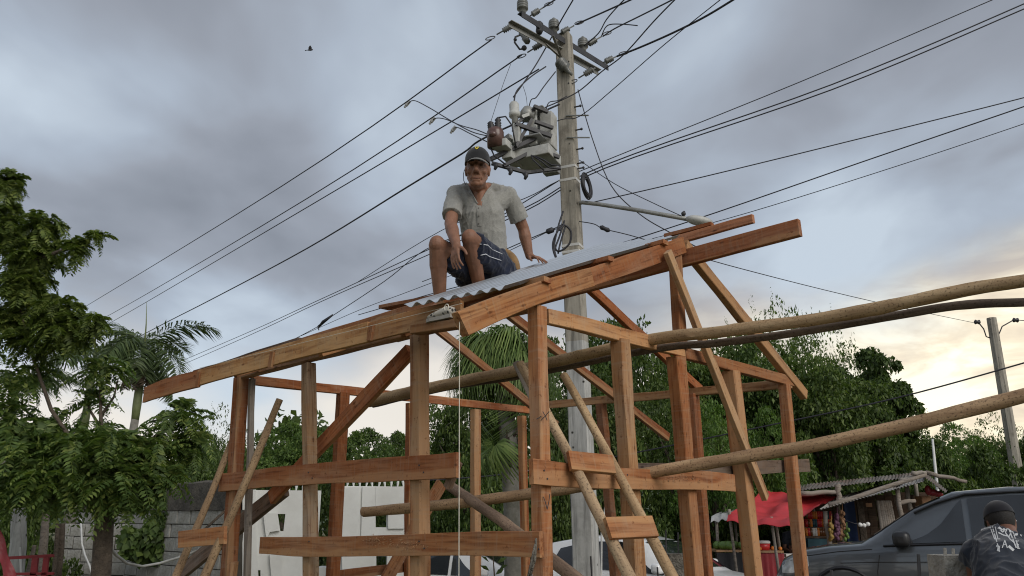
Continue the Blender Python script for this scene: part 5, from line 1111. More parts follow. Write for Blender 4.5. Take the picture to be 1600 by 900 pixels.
def tree_mesh(seed, h, lobes, n, ls, mat_leaf, droop=0.3, trunk=True, twigs=0, shell=0.5, cr=0.62, wl=0.5):
    """(crown mesh, trunk mesh) with the foot at the origin"""
    rng = np.random.default_rng(seed); P, d = crown_points(rng, lobes, n, shell, cr)
    D = unit(d * 0.55 + rng.normal(size=(n, 3)) * 0.55 + np.array([0, 0, -droop])); Nn = unit(d * 0.9 + rng.normal(size=(n, 3)) * 0.4 + np.array([0, 0, 0.35]))
    Ln = ls * rng.uniform(0.6, 1.3, n); V, Fq = leaf_quads(P, D, Nn, Ln, Ln * rng.uniform(wl * 0.8, wl * 1.2, n))
    extra = []
    for k in range(twigs):   # thin shoots that break the outline
        l = lobes[rng.integers(len(lobes))]; a = rng.uniform(0, 6.28); b = np.array([l[0][0] + math.cos(a) * l[1][0] * 0.6, l[0][1] + math.sin(a) * l[1][1] * 0.6, l[0][2] + l[1][2] * 0.8])
        ln = rng.uniform(0.5, 1.3); dr = unit(np.array([[math.cos(a) * 0.4, math.sin(a) * 0.4, 1.0]]))[0]; q = 16
        t = rng.random(q); pp = b + np.outer(t * ln, dr); DD = unit(rng.normal(size=(q, 3)) + np.array([0, 0, 0.2])); NN = unit(rng.normal(size=(q, 3)) + np.array([0, 0, 1.0])); LL = 0.7 * ls * rng.uniform(0.5, 1.0, q)
        v2, f2 = leaf_quads(pp, DD, NN, LL, LL * wl); extra.append((v2, f2))
    for v2, f2 in extra: Fq = np.vstack([Fq, f2 + len(V)]); V = np.vstack([V, v2])
    cm = np_mesh('crown', V, Fq, MAT[mat_leaf])
    tm = None
    if trunk:
        m = MB(); r0 = 0.028 * h; top = lobes[0][0]; mid = (top[0] * 0.5, top[1] * 0.5, h * 0.32)
        m.tube([(0, 0, -0.4), (0.02 * h, 0, h * 0.12), mid, (top[0], top[1], top[2])], [r0 * 1.25, r0, r0 * 0.8, r0 * 0.3], 8)
        for l in lobes[1:]: q = Vector(mid).lerp(Vector(l[0]), 0.55) + Vector((0, 0, 0.05 * h)); m.tube([mid, q, l[0]], [r0 * 0.55, r0 * 0.35, r0 * 0.1], 6)
        tm = mesh_of('trunk', m, MAT['bark'], True)
    return cm, tm
def lobes_for(rng, h, w, k, low=0.45):
    out = [((0, 0, h * 0.74), (w * 0.30, w * 0.30, h * 0.24))]
    for i in range(k):
        a = 2 * math.pi * i / k + rng.uniform(-.4, .4); rr = w * rng.uniform(0.2, 0.33); out.append(((math.cos(a) * rr, math.sin(a) * rr, h * rng.uniform(low, 0.78)), (w * rng.uniform(0.17, 0.27), w * rng.uniform(0.17, 0.27), h * rng.uniform(0.10, 0.19))))
    return out
PROTO = {}
_r = random.Random(11)
for nme, sd_, k, mt, tw, ls, low, n in (('oak_dark', 1, 8, 'leaf_dark', 4, 0.22, 0.42, 17000), ('broad_mid', 2, 9, 'leaf_mid', 8, 0.21, 0.4, 17000), ('broad_bright', 3, 8, 'leaf_bright', 3, 0.22, 0.35, 14000), ('thin_dark', 4, 7, 'leaf_dark', 30, 0.19, 0.5, 6500)):
    PROTO[nme] = tree_mesh(sd_, 8.0, lobes_for(_r, 8.0, 7.0, k, low), n, ls, mt, twigs=tw)
# bush: foliage right down to the ground
PROTO['dome'] = tree_mesh(9, 8.0, [((0, 0, 5.2), (2.9, 2.9, 2.7)), ((1.6, 0.4, 4.4), (2.0, 2.0, 1.9)), ((-1.7, -0.3, 4.2), (2.0, 2.0, 1.9)), ((0, -1.4, 3.4), (2.6, 1.6, 2.0))], 24000, 0.22, 'leaf_mid', twigs=0, shell=0.65, cr=0.55)
PROTO['bush'] = tree_mesh(6, 3.0, [((0, 0, 1.5), (1.7, 1.5, 1.5)), ((1.2, 0.2, 1.0), (1.2, 1.2, 1.1)), ((-1.2, -0.1, 1.1), (1.2, 1.2, 1.2)), ((0.3, -0.5, 0.7), (1.6, 1.1, 0.8))], 12000, 0.17, 'leaf_dark', trunk=False, twigs=5, cr=0.42)
PROTO['ivy_tower'] = tree_mesh(7, 8.0, [((0, 0, 6.6), (1.15, 1.0, 1.3)), ((0.2, 0, 5.2), (1.25, 1.1, 1.5)), ((-0.1, 0, 3.6), (1.5, 1.3, 1.8)), ((0.3, 0, 2.0), (1.8, 1.6, 2.0)), ((-0.9, 0.2, 5.6), (0.8, 0.8, 0.9))], 19000, 0.19, 'leaf_mid', droop=0.9, shell=0.25, cr=0.45, twigs=6, wl=0.75)
def plant(proto, u, vtop, Y, wpx, label, group=None, rot=None, name='tree', z=None, cat='tree', low=8.0, wid=7.0):
    p = at(u, vtop, Y); x, y = p.x, p.y; g = gz(x, y) if y < 60 else 0; h = p.z - g; w = wpx * Y / F
    cm, tm = PROTO[proto]; e = empty(name, (x, y, g), label, cat, group); rr = rot if rot is not None else (u * 0.37) % 6.28
    e.rotation_euler = (0, 0, rr)
    for nme, me in (('crown', cm), ('trunk', tm)):
        if me is None: continue
        o = bpy.data.objects.new(nme, me); C.objects.link(o); o.parent = e
    e.scale = (w / wid, w / wid, h / low); return e
G = 'trees along the back of the lot'
for a in (('dome', 452, 664, 38, 150, 'dark round treetop just right of the left corner post'), ('dome', 505, 676, 42, 110, 'low round treetop seen between the two left front posts'), ('dome', 566, 676, 36, 130, 'round treetop seen right of the slim back post'),
          ('dome', 622, 680, 40, 110, 'small treetop peeping out left of the broad red post'), ('thin_dark', 352, 640, 24, 110, 'thin sparse tree with open branches left of the corner post'), ('broad_mid', 300, 690, 27, 110, 'bushy green tree rising over the dark topped block wall'),
          ('oak_dark', 705, 668, 21, 130, 'ragged dark tree with sky holes beside the fan palm'), ('oak_dark', 735, 585, 19.5, 150, 'dense dark tree standing behind the fan palm'), ('broad_mid', 880, 520, 22, 170, 'tall tree immediately behind the concrete utility pole'),
          ('broad_mid', 985, 500, 23, 190, 'tall tree with fine top twigs right of the utility pole'), ('oak_dark', 945, 585, 19, 150, 'dark leafy tree low behind the pole and ladder'), ('thin_dark', 1050, 560, 21, 170, 'sparse tree with bright sky gaps under the ridge brace'),
          ('oak_dark', 1110, 515, 25, 190, 'broad dark tree behind the leaning brace and king post'), ('thin_dark', 1205, 478, 27, 150, 'tree whose twiggy shoot stands above the round poles'), ('broad_mid', 1190, 522, 24, 190, 'broad tree below the twiggy shoot behind the right rafter'),
          ('thin_dark', 1275, 500, 26, 130, 'loose tree with thin hanging sprays left of the ivy column'), ('oak_dark', 1285, 560, 23, 170, 'dark rounded tree just left of the ivy column'), ('broad_bright', 1105, 640, 17.5, 130, 'bright green young tree behind the tall right middle post'),
          ('broad_bright', 1195, 645, 18.5, 110, 'bright green young tree left of the rightmost post'), ('broad_mid', 1440, 690, 29, 120, 'low tree right of the ivy column'), ('broad_bright', 1490, 668, 33, 110, 'pale leafy tree under the bright break in the clouds'),
          ('thin_dark', 1555, 650, 34, 110, 'open tree just left of the distant pole'), ('oak_dark', 1615, 660, 32, 130, 'dark tree behind the distant pole at the right edge'), ('broad_mid', 1380, 650, 25, 130, 'tree behind the market stall roof')):
    plant(*a, group=G)
plant('ivy_tower', 1362, 530, 24, 105, 'tall column of ivy swallowing a tree against the sunset', G, 0.4, wid=3.3)
plant('ivy_tower', 1320, 565, 25, 130, 'shorter ivy-clad tree joined to the left of the ivy column', G, 2.4, wid=3.3)
GB = 'bushes filling the back of the lot'
for a in ((670, 745, 18, 130, 'dark bush behind the broad red front post'), (760, 690, 17.5, 130, 'dark bush beneath the fan palm'), (850, 690, 17, 120, 'dark bush behind the near corner post'), (930, 690, 17.5, 120, 'dark bush behind the foot of the utility pole'), (1010, 700, 18, 140, 'dark bush above the white hatchback'),
          (1090, 720, 18.5, 130, 'bush left of the grey tarpaulin'), (1170, 700, 20, 150, 'bush rising behind the red tarpaulin'), (1265, 690, 20.5, 150, 'tall bush behind the stall roof'), (1350, 700, 20.5, 150, 'bush above the tin roof of the stall'), (1440, 700, 21, 150, 'bush right of the stall'), (1530, 705, 21, 150, 'bush behind the roof of the dark car'), (1610, 705, 21, 140, 'bush at the right edge beyond the dark car'),
          (508, 745, 15.5, 120, 'bush filling the gap between the white walls'), (590, 742, 15.5, 130, 'bush showing above the white wall spikes'), (430, 748, 15.6, 110, 'bush behind the left white wall panel'), (60, 780, 13, 140, 'dim bush behind the white post at the left'), (0, 760, 12.5, 120, 'dim bush at the left edge'), (290, 735, 18, 140, 'bush leaning over the dark topped block wall'),
          (700, 800, 19, 120, 'bush behind the white car bonnet'), (800, 780, 18.5, 120, 'dark bush behind the fan palm trunk')):
    plant('bush', *a[:4], a[4], GB, None, 'bush', cat='bush', low=3.0, wid=4.8)
def far_wood():
    rng = np.random.default_rng(21); n = 40000; x = rng.uniform(-60, 75, n); hgt = 6.0 + 1.2 * np.sin(x * 0.35) + 0.9 * np.sin(x * 0.9 + 1) ; z = hgt * rng.random(n) ** 0.7; y = 52 + rng.uniform(-3, 3, n)
    P = np.stack([x, y, z], 1); D = rng.normal(size=(n, 3)) + np.array([0, -0.3, -0.3]); Nn = rng.normal(size=(n, 3)) + np.array([0, -0.6, 0.7]); Ln = rng.uniform(0.35, 0.7, n); V, Fq = leaf_quads(P, D, unit(Nn), Ln, Ln * 0.6)
    o = bpy.data.objects.new('far_wood', np_mesh('far_wood', V, Fq, MAT['leaf_dark'])); place(o, None); tag(o, kind='stuff')
far_wood()

# ---- the near tree on the left, pinnate leaves
def pinnate(rng, P, D, Ln, pairs, lw, droop):
    """compound leaves: a curved stalk with paired leaflets; returns leaflets and stalk strips"""
    n = len(P); D = unit(D); side = unit(np.cross(D, np.tile([0, 0, 1.0], (n, 1)) + rng.normal(size=(n, 3)) * 0.15)); Nn = np.cross(side, D); Vs, Fs, o = [], [], 0
    prev = P; 
    for i in range(pairs):
        t = (i + 1.0) / pairs; c = P + D * (Ln * t)[:, None] - np.array([0, 0, 1.0]) * (Ln * droop * t * t)[:, None]
        tang = unit(D - np.array([0, 0, 1.0]) * (2 * droop * t))
        ll = lw * (0.55 + 0.9 * math.sin(math.pi * (0.15 + 0.72 * t)))
        for s in (-1, 1):
            d = unit(side * s * 1.0 + tang * 0.45 + rng.normal(size=(n, 3)) * 0.12 - np.array([0, 0, 0.25])); L = Ln * ll * rng.uniform(0.85, 1.15, n)
            V, Fq = leaf_quads(c, d, unit(Nn + rng.normal(size=(n, 3)) * 0.15), L, L * 0.36, 0.1); Vs.append(V); Fs.append(Fq + o); o += len(V)
        V = np.stack([prev + side * 0.003, prev - side * 0.003, c - side * 0.002, c + side * 0.002], 1).reshape(-1, 3); Vs.append(V); Fs.append(np.arange(4 * n).reshape(-1, 4) + o); o += len(V); prev = c
    return np.vstack(Vs), np.vstack(Fs)
def front_tree():
    rng = np.random.default_rng(5); Yc = 9.0; tb = at(160, 900, 9.3); g = Vector((tb.x, tb.y, gz(tb.x, tb.y)))
    e = empty('tree', g, 'nearest big tree at the left with feathery hanging leaves', 'tree')
    cl = []   # u, v, ru, rv, Y, density
    cl += [(15, 285, 26, 30, 8.8, 1.1), (5, 350, 40, 55, 8.9, 1.1), (70, 348, 36, 24, 8.8, 1.0), (55, 395, 50, 38, 8.9, 1.2), (118, 385, 26, 20, 8.7, 0.9), (152, 364, 20, 12, 8.7, 0.7), (40, 440, 50, 40, 8.9, 1.1), (30, 490, 40, 40, 9.1, 0.9),
           (92, 478, 48, 26, 8.8, 1.2), (110, 510, 56, 28, 8.8, 1.2), (152, 496, 20, 14, 8.7, 0.6), (50, 530, 55, 26, 9.0, 0.9), (15, 585, 26, 40, 9.2, 0.5), (62, 585, 36, 34, 9.2, 0.45), (20, 650, 40, 40, 9.2, 0.9), (75, 655, 40, 18, 9.2, 0.7)]
    cl += [(160, 572, 36, 30, 9.3, 1.1), (152, 625, 34, 30, 9.4, 0.3), (160, 660, 36, 22, 9.4, 0.4)]
    cl += [(60, 700, 90, 45, 9.2, 1.5), (150, 705, 85, 48, 9.1, 1.9), (225, 700, 62, 42, 9.3, 1.6), (280, 650, 42, 36, 9.6, 1.1), (300, 690, 40, 26, 9.6, 0.9), (100, 745, 85, 32, 9.0, 1.6), (190, 748, 70, 36, 9.0, 1.6), (20, 750, 50, 36, 9.1, 1.2), (185, 782, 38, 16, 9.0, 0.8), (245, 740, 45, 30, 9.2, 1.1), (105, 770, 36, 14, 9.0, 0.6)]
    Ps, Ds, Ls = [], [], []
    for (u, v, ru, rv, Y, dn) in cl:
        fine = v < 545; n = int(dn * (ru * rv) / (13 if fine else 30)) + 4; Ls.append(rng.uniform(*((0.13, 0.23) if fine else (0.235, 0.36)), n)); c = np.array(at(u, v, Y)); s = Y / F
        d = unit(rng.normal(size=(n, 3))); r = rng.random(n) ** 0.5; p = c + d * r[:, None] * np.array([ru * s, max(ru, rv) * s * 0.9, rv * s]) * 0.85
        Ps.append(p); Ds.append(unit(d * 0.8 + rng.normal(size=(n, 3)) * 0.5 + np.array([0, 0, -0.05])))
    P = np.vstack(Ps); D = np.vstack(Ds); Ln = np.concatenate(Ls)
    for msk, mt, lw, dr in ((Ln >= 0.232, 'leaf_front', 0.23, 0.5), (Ln < 0.232, 'leaf_olive', 0.30, 0.55)):
        P2, D2, L2 = P[msk], D[msk], Ln[msk]; V, Fq = pinnate(rng, P2 - D2 * L2[:, None] * 0.4, D2, L2, 11, lw, dr)
        o = bpy.data.objects.new('crown', np_mesh('crown', V, Fq, MAT[mt])); C.objects.link(o); o.parent = e; o.location = -g
    m = MB(); t0 = at(163, 815, 9.3); t1 = at(163, 765, 9.25); m.tube([g - UP * 0.3, (g + t0) / 2 + Vector((0.03, 0, 0)), t0, t1], [0.13, 0.105, 0.10, 0.09], 10)
    def limb(pts, r): m.tube([t1] + [at(*p) for p in pts], [r * (1 - 0.8 * i / len(pts)) for i in range(len(pts) + 1)], 7)
    limb([(150, 740, 9.25), (120, 700, 9.2), (80, 640, 9.1), (45, 540, 9.0), (20, 430, 8.9), (15, 300, 8.8)], 0.036); limb([(160, 730, 9.3), (158, 670, 9.35), (156, 570, 9.3)], 0.05); limb([(185, 735, 9.2), (220, 700, 9.3), (285, 650, 9.6)], 0.06); limb([(190, 750, 9.1), (225, 745, 9.2), (260, 735, 9.2)], 0.05)
    m.tube([at(45, 540, 9.0), at(80, 510, 8.9), at(150, 497, 8.7)], [0.035, 0.025, 0.008], 6); m.tube([at(20, 430, 8.9), at(60, 405, 8.85), at(115, 385, 8.7), at(160, 362, 8.7)], [0.035, 0.028, 0.018, 0.006], 6)
    m.tube([at(158, 670, 9.35), at(140, 640, 9.4), at(128, 600, 9.4)], [0.02, 0.014, 0.005], 5); m.tube([at(158, 650, 9.35), at(178, 620, 9.4), at(185, 590, 9.4)], [0.02, 0.014, 0.005], 5)
    obj('trunk', m, MAT['bark'], e, True)
front_tree()
def vine():
    rng = np.random.default_rng(8); Ps = []
    for (u, v, ru, rv) in ((262, 800, 16, 22), (250, 830, 24, 30), (232, 850, 30, 30), (275, 850, 8, 30), (205, 845, 18, 26), (265, 775, 14, 14)):
        n = int(ru * rv * 0.45); a = rng.random(n) * 6.28; r = rng.random(n) ** 0.5
        for k in range(n): Ps.append(at(u + ru * r[k] * math.cos(a[k]), v + rv * r[k] * math.sin(a[k]), 13.2 + rng.uniform(-0.25, 0.1)))
    P = np.array(Ps); n = len(P); D = rng.normal(size=(n, 3)) * 0.5 + np.array([0, -0.2, -0.8]); Nn = unit(rng.normal(size=(n, 3)) * 0.4 + np.array([0, -1, 0.4])); Ln = rng.uniform(0.08, 0.16, n); V, Fq = leaf_quads(P, D, Nn, Ln, Ln * 0.85, 0.1)
    c = at(245, 840, 13.2); b = Vector((c.x, c.y, gz(c.x, c.y))); o = bpy.data.objects.new('vine', np_mesh('vine', V - np.array(b), Fq, MAT['leaf_mid'])); place(o, None, b); tag(o, 'leafy creeper climbing the grey block wall', 'vine')
vine()
# ---- palms
def frond_mesh(rng, ln, pairs, lw, arch, mat, hang=0.5, ww=0.05):
    """feather frond in local X (out) Z (up)"""
    Vs, Fs, o = [], [], 0; prev = None
    ts = np.linspace(0.08, 1, pairs)
    for t in ts:
        x = ln * (t - 0.18 * arch * t * t); z = ln * (0.42 * t - 0.62 * arch * t * t); dx = 1 - 0.36 * arch * t; dz = 0.42 - 1.24 * arch * t; tg = np.array([dx, 0, dz]); tg /= np.linalg.norm(tg)
        L = lw * (0.45 + 0.75 * math.sin(math.pi * min(1, 0.12 + 0.86 * t)))
        for s in (-1, 1):
            for q in (0, 1):
                d = np.array([0.45 * tg[0], s * 0.9, 0.45 * tg[2] + (0.45 if q else 0.05) - hang]) + rng.normal(size=3) * 0.10; d /= np.linalg.norm(d); p = np.array([x, 0, z])
                tip = p + d * L - np.array([0, 0, L * 0.25]); mid = p + d * L * 0.5; w = np.array([tg[0], 0, tg[2]]) * ww * 0.5
                Vs += [p, mid + w, tip, mid - w]; Fs.append((o, o + 1, o + 2, o + 3)); o += 4
        c = np.array([x, 0, z])
        if prev is not None:
            a = np.array([0, 0.025 * (1.15 - t), 0]); Vs += [prev + a, prev - a, c - a, c + a]; Fs.append((o, o + 1, o + 2, o + 3)); o += 4
        prev = c
    return np_mesh('frond', np.array(Vs), np.array(Fs), MAT[mat])
def royal_palm(u, v, Y, fr, label, spear, dead=True):
    rng = np.random.default_rng(int(u)); c = at(u, v, Y); g = gz(c.x, c.y); s = Y / F; e = empty('royal_palm', (c.x, c.y, g), label, 'palm tree', 'royal palms behind the left tree')
    h = c.z - g; m = MB(); m.tube([(c.x, c.y, g - 0.3), (c.x - 0.05, c.y, g + h * 0.4), (c.x, c.y, c.z - 115 * s)], [0.2, 0.15, 0.10], 12); obj('trunk', m, MAT['palm_bark'], e, True)
    m = MB(); m.lathe((c.x, c.y, c.z - 118 * s), (c.x, c.y, c.z + 4 * s), ((0, 0.10), (0.2, 0.115), (0.6, 0.10), (1, 0.05)), 12); obj('crownshaft', m, MAT['palm_green'], e, True)
    m = MB(); m.tube([c, c + Vector((-2 * s, 0, 0.5 * spear * s)), c + Vector((-6 * s, 0, spear * s))], [0.03, 0.017, 0.004], 8); obj('spear_leaf', m, MAT['palm_green'], e, True)
    for (ang, tilt, ln, arch, mt, hang) in fr:
        o = bpy.data.objects.new('frond', frond_mesh(rng, 0.86 * ln * s, 30, 38 * s, arch, mt, hang, 0.055)); C.objects.link(o); o.parent = e; o.location = Vector((0, 0, h)); o.rotation_euler = (0, R(-tilt), R(ang))
    if dead:
        for k in range(7):
            o = bpy.data.objects.new('dead_frond', frond_mesh(rng, 58 * s, 14, 18 * s, 0.4, 'dead_leaf', 0.9, 0.05)); C.objects.link(o); o.parent = e; o.location = Vector((0, 0, h - 20 * s)); o.rotation_euler = (0, R(62 + 8 * (k % 3)), k * 0.9)
royal_palm(226, 540, 22, ((5, 22, 150, 0.85, 'palm_leaf', 0.3), (-20, -22, 125, 1.0, 'palm_leaf', 0.3), (172, 24, 105, 0.8, 'palm_leaf', 0.25), (130, 24, 95, 0.9, 'palm_leaf', 0.2), (60, 12, 100, 0.9, 'palm_leaf', 0.3), (200, -8, 95, 1.0, 'palm_leaf', 0.4), (250, -2, 100, 1.1, 'palm_leaf', 0.5), (285, -15, 100, 1.1, 'palm_leaf', 0.5), (25, -60, 120, 0.6, 'palm_leaf', 0.6), (-60, -38, 95, 1.0, 'palm_leaf', 0.5)), 'royal palm with tall bare spear above the end of the eave board', 72)
royal_palm(148, 556, 24, ((20, 25, 95, 0.8, 'palm_leaf', 0.2), (165, 25, 100, 0.9, 'palm_leaf', 0.3), (190, 0, 110, 1.0, 'palm_leaf', 0.4), (-15, 5, 85, 1.0, 'palm_leaf', 0.3), (260, 0, 90, 1.1, 'palm_leaf', 0.5), (100, 20, 90, 0.8, 'palm_leaf', 0.3)), 'second royal palm half hidden by the left tree', 44, False)
royal_palm(28, 600, 26, ((20, 18, 110, 0.9, 'palm_leaf', 0.3), (165, 20, 100, 0.9, 'palm_leaf', 0.3), (60, 15, 90, 0.9, 'palm_leaf', 0.3), (-30, 0, 90, 1.0, 'palm_leaf', 0.4), (220, 0, 90, 1.0, 'palm_leaf', 0.4)), 'third royal palm showing only fronds behind the left tree', 30, False)
def fan_palm():
    Y = 12.6; c = at(786, 575, Y); g = gz(c.x, c.y); rng = np.random.default_rng(3); h = c.z - g
    b = at(801, 860, Y); e = empty('fan_palm', (b.x, b.y, g), 'shaggy fan palm with long hanging leaf tips behind the centre posts', 'palm tree')
    m = MB(); m.tube([(b.x, b.y, g - 0.2), (b.x + 0.03, b.y, g + 1.0), (b.x, b.y, g + 2.0), c], [0.19, 0.155, 0.14, 0.12], 12); obj('trunk', m, MAT['palm_bark'], e, True)
    m = MB()
    for k in range(44):
        a = rng.uniform(0, 6.28); z = rng.uniform(0.05, 0.95); p = Vector((b.x, b.y, 0)).lerp(Vector((c.x, c.y, 0)), z * 0.6); p.z = g + 2.2 + (h - 2.2) * z; d = Vector((math.cos(a), math.sin(a), 0.5)); m.tube([p, p + d * 0.16, p + d * 0.2 + Vector((0, 0, 0.22))], [0.03, 0.025, 0.01], 5)
    tag(obj('leaf_stubs', m, MAT['bark'], e), kind='stuff')
    def fan(ln, seg, hang):
        Vs, Fs, o = [], [], 0
        for k in range(seg):
            a = -1.9 + 3.8 * k / (seg - 1); L = ln * (0.75 + 0.25 * math.cos(a)) * rng.uniform(0.85, 1.1); d = np.array([math.cos(a), math.sin(a), 0.05 * rng.normal()]); w = np.array([-math.sin(a), math.cos(a), 0.25]) * 0.014
            p0 = d * 0.05; p1 = d * L * 0.5 + np.array([0, 0, 0.03]); p2 = d * L * 0.75 - np.array([0, 0, hang * L * 0.22]); p3 = d * L * 0.86 - np.array([0, 0, hang * L * rng.uniform(0.7, 1.0)])
            Vs += [p0 - w * .4, p0 + w * .4, p1 + w, p1 - w, p2 + w * .8, p2 - w * .8, p3 + w * .15, p3 - w * .15]; Fs += [(o, o + 1, o + 2, o + 3), (o + 3, o + 2, o + 4, o + 5), (o + 5, o + 4, o + 6, o + 7)]; o += 8
        return np_mesh('fan_leaf', np.array(Vs), np.array(Fs), MAT['fan_leaf'])
    protos = [fan(0.60, 40, 1.2), fan(0.56, 38, 1.6), fan(0.62, 42, 0.9)]
    for k in range(60):
        el = rng.uniform(-0.15, 1.25); a = k * 2.399 + rng.uniform(-.2, .2); L = rng.uniform(0.25, 0.52); d = Vector((math.cos(a) * math.cos(el), math.sin(a) * math.cos(el), math.sin(el))); p = Vector((c.x, c.y, c.z)) + d * L
        o = bpy.data.objects.new('fan_leaf', protos[k % 3]); C.objects.link(o); o.parent = e; o.location = p - Vector((b.x, b.y, g)); o.rotation_euler = (rng.uniform(-.3, .3), -el * 0.7 + 0.25, a)
    for k in range(5):
        a = k * 2.1; o = bpy.data.objects.new('old_fan_leaf', protos[1]); C.objects.link(o); o.parent = e; o.location = Vector((c.x + 0.25 * math.cos(a), c.y + 0.25 * math.sin(a), c.z - 0.5 - 0.35 * (k % 3))) - Vector((b.x, b.y, g)); o.rotation_euler = (0, 1.05, a)
fan_palm()
# ================================================================== block wall at the left
def block_wall():
    a, b = at(172, 810, 14.6), at(352, 810, 11.9); a.z = b.z = 0; d = (b - a).normalized(); nrm = Vector((d.y, -d.x, 0)); a = a - d * 1.3; b = b + d * 0.5; ln = (b - a).length; g = gz(a.x, a.y)
    zt0 = at(230, 762, 13.6).z; zt1 = at(340, 745, 12.0).z; zt = (zt0 + zt1) / 2; cap = 0.42
    w = empty('block_wall', Vector((a.x, a.y, g)), 'grey concrete block wall with a blackened top behind the left tree', 'wall')
    n = int(ln / 0.4); H = zt - cap - g; rows = int(H / 0.2)
    m = MB(); ca = (a + b) / 2; rot = Matrix((d, nrm, UP)).transposed(); m.box(ca + UP * (g + H / 2 - 0.05), (ln, 0.13, H + 0.1), rot); obj('mortar_bed', m, MAT['mortar'], w)
    rng = random.Random(2); me = []
    for k in range(3):
        m = MB(); m.box((0, 0, 0), (0.383, 0.16, 0.184)); q = mesh_of('brick', m, MAT['block']); me.append(q)
    for r in range(rows):
        for i in range(n):
            x = 0.2 + 0.4 * i + (0.2 if r % 2 else 0)
            if x > ln - 0.19: continue
            top = H - 0.2 * rows
            o = bpy.data.objects.new('concrete_block', me[(r + i) % 3]); p = a + d * (x + rng.uniform(-.006, .006)) + nrm * rng.uniform(-.012, .012) + UP * (g + top + 0.1 + 0.2 * r); place(o, w, p); o.rotation_euler = rot.to_euler(); o.rotation_euler.rotate_axis('Y', rng.uniform(-.012, .012))
    m = MB(); rows_ = []
    for i in range(41):
        t = i / 40; p = a + d * ln * t; j = 0.02 * noise.noise(Vector((t * 14, 0, 0))); rows_.append([p + nrm * y + UP * (z + j) for y, z in ((0.10, g + H - 0.002), (0.11, zt - 0.03), (0.07, zt), (-0.1, zt), (-0.11, g + H - 0.002))])
    m.grid(rows_); obj('wall_cap', m, MAT['wall_cap'], w)
    # lower, broken wall section further left
    a2, b2 = at(96, 820, 14.2), at(172, 820, 14.0); a2.z = b2.z = 0; d2 = (b2 - a2).normalized(); n2 = Vector((d2.y, -d2.x, 0)); rot2 = Matrix((d2, n2, UP)).transposed(); g2 = gz(a2.x, a2.y); H2 = at(130, 818, 14.1).z - g2; ln2 = (b2 - a2).length + 0.6
    w2 = empty('block_wall', Vector((a2.x, a2.y, g2)), 'low broken wall of grey blocks under the hanging leaves', 'wall')
    m = MB(); m.box((a2 + d2 * ln2 / 2) + UP * (g2 + H2 / 2 - 0.05), (ln2, 0.12, H2 - 0.02), rot2); obj('mortar_bed', m, MAT['mortar'], w2)
    m = MB(); m.box((0, 0, 0), (0.25, 0.15, 0.188)); me2 = mesh_of('brick', m, MAT['block'])
    for r in range(int(H2 / 0.205)):
        for i in range(int(ln2 / 0.265)):
            o = bpy.data.objects.new('concrete_block', me2); p = a2 + d2 * (0.13 + 0.265 * i + (0.08 if r % 2 else 0) + rng.uniform(-.008, .008)) + n2 * rng.uniform(-.012, .012) + UP * (g2 + H2 - 0.1 - 0.205 * r + rng.uniform(-.006, .006)); place(o, w2, p); o.rotation_euler = rot2.to_euler()
block_wall()
# ================================================================== white wall panels with cut-outs
def panel(label, u0, u1, vt, Y0, Y1, holes, deco, spikes):
    p0, p1 = at(u0, 800, Y0), at(u1, 800, Y1); p0.z = p1.z = 0; d = (p1 - p0).normalized(); n = Vector((d.y, -d.x, 0)); ln = (p1 - p0).length; g = gz(p0.x, p0.y)
    w = empty('white_wall', Vector((p0.x, p0.y, g)), label, 'wall')
    def loc(u, v): q = pl(u, v, p0, n); return ((q - p0).dot(d), q.z)
    zt = loc((u0 + u1) / 2, vt)[1]
    me = bpy.data.meshes.new('slab'); bm = bmesh.new()
    def loop(pts):
        vs = [bm.verts.new((p0 + d * x + UP * z - Vector((p0.x, p0.y, g)))) for x, z in pts]; return [bm.edges.new((vs[i], vs[(i + 1) % len(vs)])) for i in range(len(vs))]
    E_ = loop([(0, g - 0.1), (ln, g - 0.1), (ln, zt), (0, zt)])
    for h in holes: E_ += loop([loc(*q) for q in h])
    r = bmesh.ops.triangle_fill(bm, use_beauty=True, use_dissolve=False, edges=E_, normal=n)
    fs = [f for f in bm.faces]; ex = bmesh.ops.extrude_face_region(bm, geom=fs); bmesh.ops.translate(bm, verts=[v for v in ex['geom'] if isinstance(v, bmesh.types.BMVert)], vec=-n * 0.14)
    bmesh.ops.recalc_face_normals(bm, faces=bm.faces); bm.to_mesh(me); bm.free(); me.materials.append(MAT['white_wall']); o = bpy.data.objects.new('slab', me); place(o, w, Vector((p0.x, p0.y, g)))
    for pts, ext in deco:
        m = MB(); m.poly([pl(u, v, p0 + n * 0.001, n) for u, v in pts], n * ext); obj('relief', m, MAT['white_wall'], w)
    m0 = MB(); m0.lathe((0, 0, 0), (0, 0, 0.19), ((0, 0.010), (0.3, 0.020), (0.6, 0.012), (1, 0.001)), 6); sm = mesh_of('spike', m0, MAT['white_wall'])
    for x in np.arange(0.06, ln, 0.092):
        x = float(x)
        if spikes and spikes[0] <= x / ln <= spikes[1]: o = bpy.data.objects.new('spike', sm); place(o, w, p0 + d * x - n * 0.06 + UP * (zt - 0.002)); o.rotation_euler = (0, 0.22 * math.sin(x * 40), 0); o.scale.z = 0.8 + 0.3 * abs(math.sin(x * 23))
    return w
panel('white wall panel with a trapezoid niche left of the slim post', 379, 500, 766, 11.6, 11.9, [[(434, 803), (446, 803), (443, 830), (438, 830)], [(396, 891), (407, 891), (407, 915), (396, 915)]],
      [([(411, 802), (433, 802), (437, 829), (422, 831), (416, 842)], 0.05), ([(421, 866), (441, 868), (441, 905), (424, 905)], 0.05), ([(379, 766), (400, 765), (398, 800), (401, 850), (404, 905), (379, 905)], 0.035)], (0.55, 0.78))
